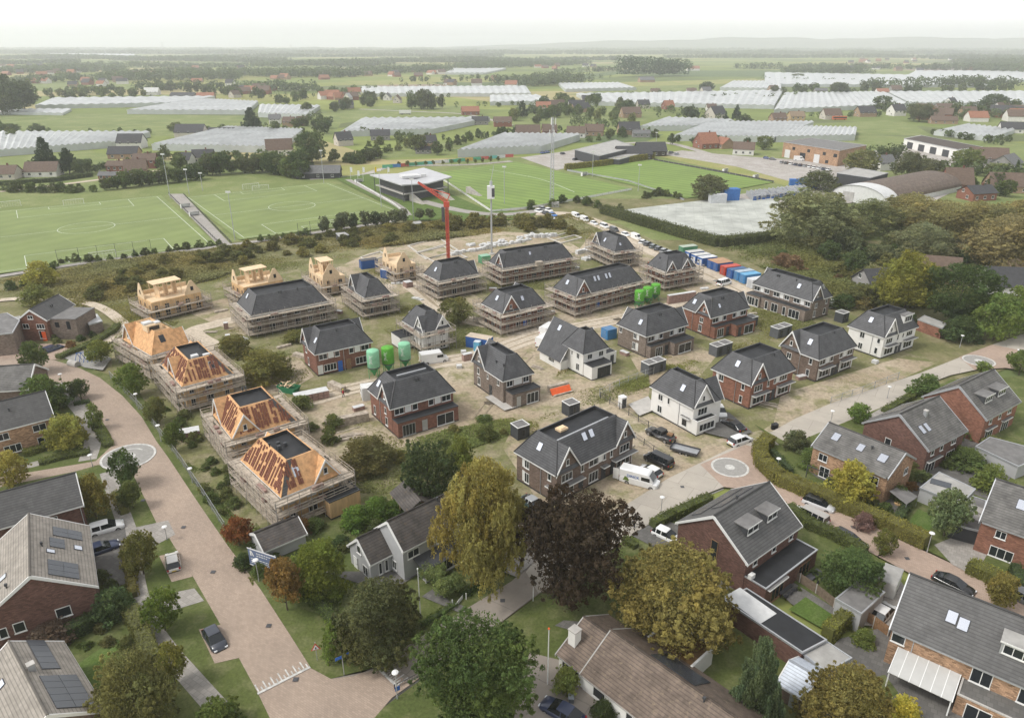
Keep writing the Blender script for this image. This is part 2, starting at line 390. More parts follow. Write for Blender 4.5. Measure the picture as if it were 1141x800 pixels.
 def gable(s,side,s0,s1,p=0,mt=None,wm=None,window=True):
  t,he,o=s.t,s.he,s.o;mid=(s0+s1)/2;hp=he+(mid-s0)*t;dd=(mid-s0);z=.02;F=s.fr(side);s.gs.append((side,s0,s1,p))
  r=MB();ry=dd+.05
  r.poly([(s0,-p,he+z),(mid,-p,hp+z),(mid,ry,hp+z),(s0,0.0,he+z)] if p else[(s0,0,he+z),(mid,0,hp+z),(mid,ry,hp+z)])
  r.poly([(s1,0.0,he+z),(mid,ry,hp+z),(mid,-p,hp+z),(s1,-p,he+z)] if p else[(s1,0,he+z),(mid,ry,hp+z),(mid,0,hp+z)])
  ro=s.at(r,'gable_roof',mt or s.roofm,F)
  e=o+.02;w=MB();y0=-p+o-.012
  P=[(s0+e,he-.6),(s1-e,he-.6),(s1-e,he+e*t-.12),(mid,hp-.12),(s0+e,he+e*t-.12)];n=len(w.v)
  for yy in(y0,y0+.2):
   for q in P:w.v.append((q[0],yy,q[1]))
  w.f.append((0,1,2,3,4));w.f.append((9,8,7,6,5))
  for i in range(5):w.f.append((i,i+5,(i+1)%5+5,(i+1)%5))
  s.at(w,'gable_wall',wm or s.wall,F)
  if p:s.at(MB().box(s0+o,s1-o,-p+o,o-.002,0.02,he-.3),'wing_wall',wm or s.wall,F)
  b=MB();s.barge(b,s0,s1,mid,hp,-p-.03);s.at(b,'barge_board','white_paint',F,uv=False)
  if window:s.win(side,mid,he+.75,.62,1.0,1,y=y0)
 def simple(s,axis,rise,og=.22,mt=None,trim='white_paint',off=0.0):
  """plain gabled roof, ridge along axis"""
  s.axis=axis;s.walls(og=og);es,gsd=('FB','LR') if axis=='x' else('LR','FB');D=s.ln(gsd[0]);hr=s.he+rise;s.t=rise/(D/2);s.rise=rise
  mb=MB()
  for sd in es:
   n=s.ln(sd);k=len(mb.v);F=s.fr(sd)
   mb.slab((0,0,s.he+.02),(n,0,s.he+.02),(n,D/2,hr+.02),(0,D/2,hr+.02),.14,F)
  rf=mb.build('roof',mt or s.roofm,s.root)
  F=s.fr(es[0]);n=s.ln(es[0]);s.at(MB().tube((0,D/2,hr+.02),(n,D/2,hr+.02),.13,n=6),'ridge_cap',mt or s.roofm,F,uv=False)
  for sd in gsd:
   F=s.fr(sd);n=s.ln(sd);w=MB();e=s.o;P=[(e,s.he-.3),(n-e,s.he-.3),(n-e,s.he+e*s.t-.16),(n/2,hr-.16),(e,s.he+e*s.t-.16)]
   for yy in(og-.01,og+.2):
    for q in P:w.v.append((q[0],yy,q[1]))
   w.f+=[(0,1,2,3,4),(9,8,7,6,5)]+[(i,i+5,(i+1)%5+5,(i+1)%5) for i in range(5)]
   s.at(w,'gable_wall',s.wall,F)
   b=MB();s.barge(b,0,n,n/2,hr,-.03);s.at(b,'barge_board',trim,F,uv=False)
  s.gutters(trim,es);s.gy=og-.01
  return s
 def win(s,side,x,z,w,h,n=2,y=None,col=None):
  f,p=win_mesh(w,h,n,col or s.fc);y=s.o-.002 if y is None else y
  fo=put('window',f,s.root,Mx=s.fr(side)@Matrix.Translation((x,y,z)));put('pane',p,fo);return fo
 def wins(s,side,lst,y=None):
  for q in lst:s.win(side,*q,y=y)
  return s
 def block(s,side,x0,x1,z0,z1,mt,name,y0=None,y1=None):
  y1=s.o-.001 if y1 is None else y1;y0=y1-.05 if y0 is None else y0
  return s.at(MB().box(x0,x1,y0,y1,z0,z1),name,mt,s.fr(side))
 def panel(s,side,x0,x1,z0=3.45,z1=4.72):s.block(side,x0,x1,z0,z1,'white_paint','white_panel',s.o-.045)
 def door(s,side,x,w=.95,h=2.25,mt='anthracite',z=.15,y=None):
  y=s.o if y is None else y;d=s.at(MB().box(x-w/2,x+w/2,y-.07,y-.003,z,z+h),'door',mt,s.fr(side),uv=False)
  put('handle',MB().box(-.02,.02,-.06,0,0,.14).mesh('handle','galvanised',False),d,loc=(x+w*.36,y-.07,z+1))
 def canopy(s,side,x0,x1,z=2.65,dep=.9,mt='white_paint',top='grey_felt'):
  c=s.block(side,x0,x1,z,z+.16,mt,'canopy',s.o-dep,s.o-.003)
  put('canopy_top',MB().box(x0+.06,x1-.06,s.o-dep+.06,s.o-.01,z+.163,z+.2).mesh('canopy_top',top,False),c)
 def ext(s,side,x0,x1,dep,h=2.95,mt=None,top='black_felt',trim=None,name='extension'):
  w=s.block(side,x0,x1,0.01,h,mt or s.wall,name,s.o-dep,s.o-.004)
  Mx=None;q=.14
  put('flat_roof',MB().box(x0+q,x1-q,s.o-dep+q,s.o-.01,h+.003,h+.05).mesh('flat_roof',top,False),w)
  tr=MB().box(x0-.04,x1+.04,s.o-dep-.04,s.o-dep+q,h+.001,h+.16).box(x0-.04,x0+q,s.o-dep+q,s.o-.01,h+.002,h+.155).box(x1-q,x1+.04,s.o-dep+q,s.o-.01,h+.002,h+.155)
  put('roof_trim',tr.mesh('roof_trim',trim or 'anthracite',False),w)
  put('base_course',MB().box(x0-.02,x1+.02,s.o-dep-.02,s.o-.02,0,.35).mesh('base_course','plinth',False),w)
  return w
 def slope_m(s,side,x,d):return s.fr(side)@Matrix.Translation((x,d,s.he+d*s.t+.02))@Matrix.Rotation(atan(s.t),4,'X')
 def skylight(s,side,x,d,w=.8,h=1.15,mt='skylight_glass',fr='anthracite'):
  f=s.at(MB().box(-w/2-.07,w/2+.07,-h/2-.07,h/2+.07,-.05,.07),'skylight',fr,s.slope_m(side,x,d),uv=False)
  put('pane',MB().box(-w/2,w/2,-h/2,h/2,.071,.085).mesh('pane',mt,False),f)
 def vent(s,side,x,d,n=2):
  mb=MB()
  for i in range(n):
   X=x+i*.55;mb.tube((X,d,s.he+d*s.t-.1),(X,d,s.he+d*s.t+.42),.09,n=6).box(X-.14,X+.14,d-.14,d+.14,s.he+d*s.t+.38,s.he+d*s.t+.58)
  s.at(mb,'roof_vent','anthracite',s.fr(side),uv=False)
 def pipe(s,side,x,z1=None):s.at(MB().tube((x,s.o-.06,.1),(x,s.o-.06,(z1 or s.he)-.2),.05,n=5),'downpipe','galvanised',s.fr(side),uv=False)
 def chimney(s,side,x,d,w=.7,h=1.3,mt=None):
  z=s.he+d*s.t;c=s.at(MB().box(x-w/2,x+w/2,d-w/2,d+w/2,z-.6,z+h),'chimney',mt or s.wall,s.fr(side))
  put('chimney_cap',MB().box(x-w/2-.06,x+w/2+.06,d-w/2-.06,d+w/2+.06,z+h+.002,z+h+.12).mesh('chimney_cap','concrete',False),c)
 def dormer(s,side,x0,x1,d0,h=1.45,mt='anthracite',n=3,top='grey_felt',frame=None):
  """flat topped dormer; front face stands d0 in from the eave"""
  z0=s.he+d0*s.t;d1=d0+h/s.t+.4;z1=z0+h
  b=s.at(MB().box(x0,x1,d0,d1,z0-.25,z1),'dormer',mt,s.fr(side),uv=False)
  put('dormer_roof',MB().box(x0-.15,x1+.15,d0-.2,d1,z1+.002,z1+.14).mesh('dormer_roof',top,False),b)
  put('dormer_trim',MB().box(x0-.17,x1+.17,d0-.235,d0-.2,z1-.02,z1+.16).mesh('dormer_trim','white_paint',False),b)
  f,p=win_mesh((x1-x0)*.86,h*.72,n,frame or 'white_paint');fo=put('window',f,b,loc=((x0+x1)/2,d0-.004,z0+h*.16));put('pane',p,fo)
 def solar(s,side,x0,d0,nx,ny,w=1.0,h=1.65):
  """panel field, each panel a sheet of its own on one frame"""
  base=s.slope_m(side,x0,d0);fr=s.at(MB().box(0,nx*w,0,ny*h,.02,.06),'solar_array','steel_dark',base,uv=False)
  me=MB().box(.02,w-.02,.02,h-.02,.062,.095).mesh('solar_panel','solar',False)
  for i in range(nx):
   for j in range(ny):put('solar_panel',me,fr,loc=(i*w,j*h,0))
 def stacks(s,side,seed,x0=None,x1=None,tris=(),edge=0,d1=None):
  """roof battens carry loose stacks of tiles in columns; edge: +1/-1 finished slate column on that hip"""
  R=random.Random(seed);n=s.ln(side);r=(d1 or s.ht/s.t);mb=MB();t=s.t;F=s.fr(side);sl=sqrt(1+t*t)
  x=(x0 if x0 is not None else .3)
  while x<(x1 if x1 is not None else n-.3):
   lo=0.15;hi=r-.12
   if x0 is None:lo_lim=min(x,n-x)-.25;hi=min(hi,lo_lim)
   d=lo+R.random()*.25
   while d<hi-.1:
    e=min(hi,d+R.uniform(.35,1.5))
    Mx=Matrix.Translation((x,d,s.he+d*t+.03))@Matrix.Rotation(atan(t),4,'X')
    mb.box(-.15,.15+R.uniform(-.04,.05),0,(e-d)*sl,0,.1,Mx);d=e+R.choice((.04,.08,.3))
   x+=R.choice((.40,.40,.44,.74))
  s.at(mb,'tile_stack','tile_stack',F,uv=False)
 def slate_edge(s,side,which,w=1.0,d1=None):
  """finished slate strip running up the hip"""
  n=s.ln(side);r=d1 or s.ht/s.t;t=s.t;z=s.he+.03
  P=[(0,0,z),(w,0,z),(w+r,r,z+r*t),(r,r,z+r*t)] if which<0 else[(n-w,0,z),(n,0,z),(n-r,r,z+r*t),(n-r-w,r,z+r*t)]
  s.at(MB().slab(*P,.03),'slate_strip','tile_slate',s.fr(side))
 def scaffold(s,label,levels=(1.0,2.9,4.65),sides='FLRB',top=6.0,w=1.4,ext=0.0,name='scaffolding'):
  root=thing(name,label,'scaffolding',(s.bx,s.by,0),s.yaw,'scaffolding round unfinished houses')
  R=random.Random(hash(label)%9999 if False else len(label));po=MB();ra=MB()
  for z in levels:
   d=MB()
   for sd in sides:
    F=s.fr(sd);n=s.ln(sd);a,b2=(-w,n+w) if sd in 'FB' else(.12,n-.12);x=a
    while x<b2-.05:
     e=min(b2,x+R.uniform(1.6,2.6));k=R.uniform(-.02,.02)
     for j in range(4):
      if R.random()<.94:d.box(x+.01,e-.01,-w+j*w/4.2+.01,-w+(j+1)*w/4.2,z+k+R.uniform(0,.015),z+k+.06,F)
     x=e
   d.build('deck','plank',root,uv=False)
  for sd in sides:
   F=s.fr(sd);n=s.ln(sd);m2=max(2,round((n+2*w)/1.7));a,b2=-w,n+w
   for i in range(m2+1):
    X=a+(b2-a)*i/m2;hh=top+R.uniform(-.3,.35)
    po.tube(tuple(F@Vector((X,-w-.04,0))),tuple(F@Vector((X,-w-.04,hh))),.045,n=4)
    if 0<i<m2:po.tube(tuple(F@Vector((X,-.02,0))),tuple(F@Vector((X,-.02,s.he-.3))),.04,n=4)
   for z in levels:
    for dz in(.5,1.0):
     if R.random()<.93:ra.box(a,b2,-w-.09,-w-.05,z+dz-.05,z+dz+.06,F)
    if z>.5:ra.box(a,b2,-w-.09,-w-.055,z+.0,z+.17,F)
   if R.random()<.8:
    i=R.randrange(m2);X0=a+(b2-a)*i/m2;X1=a+(b2-a)*(i+1)/m2
    po.tube(tuple(F@Vector((X0,-w-.1,.1))),tuple(F@Vector((X1,-w-.1,levels[-1]))),.04,n=4)
  if name=='scaffolding':
   for sd in 'FL':
    F=s.Mw@s.fr(sd);n=s.ln(sd)
    for z in levels[1:]:
     for k in range(2):x=R.uniform(.3,n-1.6);q=R.uniform(.6,1.3);tag(put('brick_pack',MB().box(0,q,0,R.uniform(.4,.7),0,R.uniform(.25,.6)).mesh('brick_pack','pallet_brick',False),Mx=F@Matrix.Translation((x,-w+.25,z+.08))),'brick pack on '+label,'brick pack','packs of bricks on the scaffold decks')
  po.build('pole_frame','scaffold_pole',root,uv=False);ra.build('guard_rail','plank',root,uv=False)
  return root
def leaf_mesh(name,C,N,size,tint,mt='leaf',seed=0):
 """C centres, N normals (n,3): one small four-sided leaf spray each"""
 R=np.random.RandomState(seed);n=len(C)
 up=R.normal(size=(n,3));U=np.cross(N,up);U/=np.linalg.norm(U,axis=1)[:,None]+1e-9;V=np.cross(N,U)
 s=(size*R.uniform(.6,1.35,n))[:,None] if np.isscalar(size) else(size*R.uniform(.6,1.35,n))[:,None]
 a=R.uniform(.55,1.0,n)[:,None]
 P=np.stack([C-U*s,C-V*s*a*.6+N*s*.15,C+U*s,C+V*s*a*.6-N*s*.1],1).reshape(-1,3)
 me=bpy.data.meshes.new(name);me.vertices.add(4*n);me.vertices.foreach_set('co',P.astype(np.float32).ravel())
 me.loops.add(4*n);me.loops.foreach_set('vertex_index',np.arange(4*n,dtype=np.int32))
 me.polygons.add(n);me.polygons.foreach_set('loop_start',np.arange(0,4*n,4,dtype=np.int32))
 me.update(calc_edges=True)
 at=me.attributes.new('tint','FLOAT_COLOR','FACE');cc=np.ones((n,4),np.float32);cc[:,:3]=tint;at.data.foreach_set('color',cc.ravel())
 me.materials.append(M[mt]);return me
PROF={'round':lambda t:np.sqrt(np.clip(1-(2*t-1)**2,0,1)),'dome':lambda t:np.clip(1-t**2.6,0,1)**.55*np.clip(t/.10,.55,1)**.5,'oval':lambda t:np.sin(pi*np.clip(t,0,1)**.72)**.75,'birch':lambda t:np.sin(pi*np.clip(t*.94+.05,0,1)**.66)**.8,'cone':lambda t:np.clip(1.02-t,0,1)**.75*np.clip(t/.06,.5,1),'column':lambda t:np.clip(1-abs(2*t-1)**3.2,0,1)**.6,'bush':lambda t:np.clip(1-t**2,0,1)**.6,}
def crown_mesh(kind,nblob,nleaf,ls,seed,droop=0.0,rough=.16,fine=False):
 """boughs (lobes) stand off the middle with gaps between; each carries small leaf clumps"""
 R=np.random.RandomState(seed);prof=PROF[kind];tall=kind in('cone','column','birch')
 nl=int((44 if tall else 38)*(1 if nblob>80 else .7 if nblob>40 else .5));lt=[];k=0
 while len(lt)<nl:
  t=R.uniform(.06,.9)
  if R.uniform()<prof(np.array(t))+.1:lt.append(t)
 lt=np.array(lt);la=np.arange(nl)*2.39996+R.uniform(-.5,.5,nl);lr=np.clip((.13 if tall else .165)*R.uniform(.75,1.35,nl)*(prof(lt)*.55+.5),.07,.24)*(1.15 if nl<22 else 1.0)
 lrad=np.clip(.5*prof(lt)*R.uniform(.86,1.14,nl)-lr*.74,0,1);inner=R.uniform(size=nl)<.22;lrad[inner]*=.45
 lc=np.stack([lrad*np.cos(la),lrad*np.sin(la),lt*.92+.03],1);ltone=R.uniform(.78,1.24,nl);lhue=R.uniform(-.07,.07,nl)
 li=R.choice(nl,nblob,p=lr**2/(lr**2).sum());d=R.normal(size=(nblob,3));d/=np.linalg.norm(d,axis=1)[:,None];out=lc[li]*np.array([1,1,0]);d+=out/(np.linalg.norm(out,axis=1)[:,None]+.05)*.45;d[:,2]+=.25;d/=np.linalg.norm(d,axis=1)[:,None]
 bc=lc[li]+d*(lr[li]*R.uniform(.6,1.08,nblob))[:,None]*np.array([1,1,.82 if not tall else 1.15]);br=R.uniform(.028,.06,nblob)*(90/max(nblob,30))**.36*(1.25 if nblob<80 else 1)
 idx=R.randint(0,nblob,nleaf);e=R.normal(size=(nleaf,3));e/=np.linalg.norm(e,axis=1)[:,None];e[:,2]=np.abs(e[:,2])*R.choice([1,1,1,-.7],nleaf)
 C=bc[idx]+e*(br[idx]*R.uniform(.5,1.12,nleaf))[:,None]
 if droop:C[:,2]-=droop*R.uniform(0,1,nleaf)**2*br[idx]*2.6
 ni=int(nleaf*.65);lj=R.choice(nl,ni,p=lr**3/(lr**3).sum());g=R.normal(size=(ni,3));g/=np.linalg.norm(g,axis=1)[:,None]
 Ci=lc[lj]+g*(lr[lj]*R.uniform(.2,.95,ni))[:,None];q=ni//3;tq=R.uniform(.08,.9,q);aq=R.uniform(0,6.283,q);rq=.40*prof(tq)*np.sqrt(R.uniform(0,1,q));Ci[:q]=np.stack([rq*np.cos(aq),rq*np.sin(aq),tq],1)
 C=np.concatenate([C,Ci]);N=np.concatenate([d[idx]*.6+e*.6,g])+R.normal(size=(len(C),3))*.5
 if droop:N[:,2]*=.5
 N/=np.linalg.norm(N,axis=1)[:,None]
 bt=R.uniform(.84,1.18,nblob);L=np.concatenate([li[idx],lj]);v=ltone[L]*np.concatenate([bt[idx],np.ones(ni)])*R.uniform(.78,1.22,len(C));h=lhue[L]
 C[:,2]=np.clip(C[:,2],-.06,1.05)
 return leaf_mesh('crown',C,N,ls,np.stack([v*(1+h),v,v*(1-h)],1),'leaf_fine' if fine else 'leaf',seed)
CP={}
def crown_proto(kind,lod,var,droop):
 k=(kind,lod,var,droop)
 if k not in CP:
  nb,nl,ls={0:(820,40000,.0118),1:(300,9000,.0225),2:(90,2000,.046),3:(36,520,.082)}[lod]
  CP[k]=crown_mesh(kind,nb,nl,ls,hash((ord(kind[0]),ord(kind[1]),lod,var))%99991,droop,.09 if kind in('column','cone') else .15,lod<2)
 return CP[k]
TP={}
def trunk_proto(var,clear):
 k=(var,round(clear,1))
 if k not in TP:
  R=random.Random(var);mb=MB();z=0;p=Vector((0,0,-.02));r=.024
  pts=[p]
  for i in range(5):p=p+Vector((R.uniform(-.01,.01),R.uniform(-.01,.01),.17));pts.append(p)
  for i in range(5):mb.tube(pts[i],pts[i+1],r*(1-i*.17),r*(1-(i+1)*.17),n=7,cap=False)
  for i in range(7):
   b0=pts[1+i%4]+Vector((0,0,R.uniform(0,.1)));a=R.uniform(0,6.28);b1=b0+Vector((cos(a)*.22,sin(a)*.22,R.uniform(.1,.25)))
   mb.tube(b0,b1,.009,.003,n=5,cap=False)
  TP[k]=mb.mesh('trunk','bark',False)
 return TP[k]
NT=[0]
def tree_w(kind,x,y,H,W,col,label,group=None,clear=.14,lod=1,cat='tree',name='tree',droop=0.0,trunk=True,z=0):
 NT[0]+=1;rr=random.Random(NT[0]*7+3);var=NT[0]%3
 o=thing(name,label,cat,(x,y,z),rr.uniform(0,6.28),group)
 put('crown',crown_proto(kind,lod,var,droop),o,loc=(0,0,H*clear),scale=(W*1.1,W*1.1,H*(1-clear)),col=col)
 if trunk and lod<3 or clear>.2:put('trunk',trunk_proto(var,clear),o,scale=(W*.9+.5,W*.9+.5,H*max(clear+.2,.75)))
 return o
def T(kind,px,py,ty,wpx,col,label,**k):
 """tree with its foot at photo pixel px, py, its top at row ty and a crown wpx pixels wide"""
 g=G(px,py);H=HT(px,py,ty);W=WD(px,py,wpx)
 if 'lod' not in k:k['lod']=0 if wpx>55 else 1 if wpx>19 else 2 if wpx>9 else 3
 return tree_w(kind,g.x,g.y,H,W,col,label,**k)
def hedge(pts,w,h,col,label,px=True,dens=34,ls=.13,name='hedge',cat='hedge',group=None,lump=.06):
 """clipped hedge along a path: a lumpy twig core closed over with leaves"""
 P=[G(*p) if px else Vector((p[0],p[1],0)) for p in pts];seed=len(label)*13+int(abs(P[0].x)*7);R=np.random.RandomState(seed%99999)
 root=thing(name,label,cat,(P[0].x,P[0].y,0),0,group);C=[];N=[];core=MB()
 for i in range(len(P)-1):
  d=P[i+1]-P[i];L=d.length;d.normalize();n=Vector((-d.y,d.x,0));a0=P[i]-P[0]
  Mx=Matrix.Translation(a0)@Matrix.Rotation(atan2(d.y,d.x),4,'Z');core.box(-.1,L+.1,-w/2+.14,w/2-.14,0,h-.14,Mx)
  area=L*(w+2*h)+2*w*h;m=int(area*dens)
  for k in range(m):
   u=R.uniform(-.02,1.02)*L;s=R.uniform(0,w+2*h)
   if s<h:q=(-w/2,s);nn=-n
   elif s<h+w:q=(s-h-w/2,h);nn=Vector((0,0,1))
   else:q=(w/2,s-h-w);nn=n
   if(i==0 and R.uniform()<.06):u=0;q=(R.uniform(-w/2,w/2),R.uniform(0,h));nn=-d
   if(i==len(P)-2 and R.uniform()<.06):u=L;q=(R.uniform(-w/2,w/2),R.uniform(0,h));nn=d
   j=R.normal(size=3)*lump;bump=.09*sin(u*1.7+s)+.06*sin(u*4.1-s*2)
   c=a0+d*u+n*q[0]+Vector((0,0,q[1]))+nn*bump
   C.append((c.x+j[0],c.y+j[1],max(.02,c.z+j[2])));N.append((nn.x,nn.y,nn.z))
 C=np.array(C);N=np.array(N)+R.normal(size=(len(C),3))*.5;N/=np.linalg.norm(N,axis=1)[:,None]
 f=R.uniform(.75,1.25,len(C))*(1+.18*np.sin(C[:,0]*1.3+C[:,1])+.12*np.sin(C[:,1]*2.9))
 put('foliage',leaf_mesh('foliage',C,N,ls,np.stack([f,f,f],1),'leaf_fine',seed%999),root,col=col)
 put('twig_core',core.mesh('twig_core','matt_paint',False),root,col=sc(col,.9));return root
def in_poly(x,y,P):
 c=np.zeros(len(x),bool);n=len(P)
 for i in range(n):
  x0,y0=P[i];x1,y1=P[(i+1)%n]
  with np.errstate(divide='ignore',invalid='ignore'):c^=((y0>y)!=(y1>y))&(x<(x1-x0)*(y-y0)/(y1-y0+1e-12)+x0)
 return c
def cover(name,polys,n,size,col,seed,h=.3,cat='ground cover',label='',clump=.08,holes=(),mt='leaf',vary=.35,px=True):
 """rough growth over an area: countless small sprays, one object"""
 R=np.random.RandomState(seed);PP=[[(lambda g:(g.x,g.y))(G(*p)) if px else p for p in q] for q in polys];HH=[[(lambda g:(g.x,g.y))(G(*p)) if px else p for p in q] for q in holes]
 ar=[]
 for P in PP:ar.append(abs(sum(P[i][0]*P[(i+1)%len(P)][1]-P[(i+1)%len(P)][0]*P[i][1] for i in range(len(P))))/2)
 X=[];Y=[]
 for P,a in zip(PP,ar):
  m=int(n*a/sum(ar));xs=np.array([p[0] for p in P]);ys=np.array([p[1] for p in P]);bb=(xs.max()-xs.min())*(ys.max()-ys.min());k=int(m*bb/a*1.05)+5
  x=R.uniform(xs.min(),xs.max(),k);y=R.uniform(ys.min(),ys.max(),k);s=in_poly(x,y,P)
  for Q in HH:s&=~in_poly(x,y,Q)
  X.append(x[s]);Y.append(y[s])
 x=np.concatenate(X);y=np.concatenate(Y)
 f=(np.sin(x*clump+1.3*seed)+np.sin(y*clump*1.27+x*clump*.4+seed)+.6*np.sin((x+y)*clump*2.9)+.5*np.sin((x-1.3*y)*clump*4.3))/3.1
 keep=R.uniform(-.75,.55,len(x))<f;x,y,f=x[keep],y[keep],f[keep];nn=len(x)
 hh=h*np.clip(.35+f,.12,1.4);z=R.uniform(.05,1,nn)**.6*hh
 N=R.normal(size=(nn,3))*.55+np.array([0,0,.75]);N/=np.linalg.norm(N,axis=1)[:,None]
 v=R.uniform(1-vary,1+vary,nn);g=1+.10*np.sin(x*.11+y*.07+seed)*np.sin(y*.13-x*.05)
 me=leaf_mesh(name,np.stack([x,y,z],1),N,size,np.stack([v*g,v,v*(2-g)],1),mt,seed)
 return tag(put(name,me,col=col),label,cat,None,'stuff')
def woodland(name,bands,seed,col,label,ls=2.2,dens=26):
 """far wood that reads as one mass. bands: (x0,y0,x1,y1,depth,hmin,hmax,spacing)"""
 R=np.random.RandomState(seed);C=[];N=[];Tt=[]
 for x0,y0,x1,y1,dep,h0,h1,sp in bands:
  L=hypot(x1-x0,y1-y0);m=max(1,int(L*max(dep,sp)/sp**2/1.3));nx,ny=-(y1-y0)/L,(x1-x0)/L
  for k in range(m):
   u=R.uniform(0,1);w=R.uniform(-.5,.5)*dep;cx=x0+(x1-x0)*u+nx*w;cy=y0+(y1-y0)*u+ny*w
   h=R.uniform(h0,h1)*(1+.2*sin(u*L/90+seed));r=h*R.uniform(.3,.5);tn=R.uniform(.7,1.3)
   q=R.normal(size=(dens,3));q/=np.linalg.norm(q,axis=1)[:,None];q[:,2]=np.abs(q[:,2])*R.choice([1,1,-.8],dens)
   C.append(np.array([cx,cy,h*.52])+q*np.array([r,r,h*.48]));N.append(q);Tt.append(np.full(dens,tn)*R.uniform(.8,1.2,dens))
 C=np.concatenate(C);N=np.concatenate(N)+R.normal(size=(len(C),3))*.35;N/=np.linalg.norm(N,axis=1)[:,None];v=np.concatenate(Tt)
 C[:,2]=np.clip(C[:,2],.3,None)
 return tag(put(name,leaf_mesh(name,C,N,ls,np.stack([v,v,v],1),'leaf',seed),col=col),label,'woodland',None,'stuff')
GR_DK=(.050,.070,.030);GR_MID=(.070,.092,.034);GR_LT=(.105,.130,.042);GR_YE=(.185,.175,.048);GR_OL=(.105,.105,.048);GR_GY=(.10,.112,.07)
AU_GO=(.140,.122,.046);AU_BR=(.125,.075,.036);AU_RU=(.15,.065,.03);BEECH=(.040,.030,.022);GR_CON=(.045,.062,.036)
def loft(st,mt_name,name,n=None):
 """st: list of (x, [(y,z) ring points]) -> closed skin"""
 mb=MB();k=len(st[0][1])
 for x,ring in st:
  for y,z in ring:mb.v.append((x,y,z))
 for i in range(len(st)-1):
  for j in range(k):mb.f.append((i*k+j,i*k+(j+1)%k,(i+1)*k+(j+1)%k,(i+1)*k+j))
 mb.f.append(tuple(reversed(range(k))));mb.f.append(tuple((len(st)-1)*k+j for j in range(k)))
 return mb
def ring(w,z0,z1,ch=.12):return[(-w+ch*.5,z0),(w-ch*.5,z0),(w,z0+ch),(w,z1-ch),(w-ch*1.3,z1),(-w+ch*1.3,z1),(-w,z1-ch),(-w,z0+ch)]
CARP={}
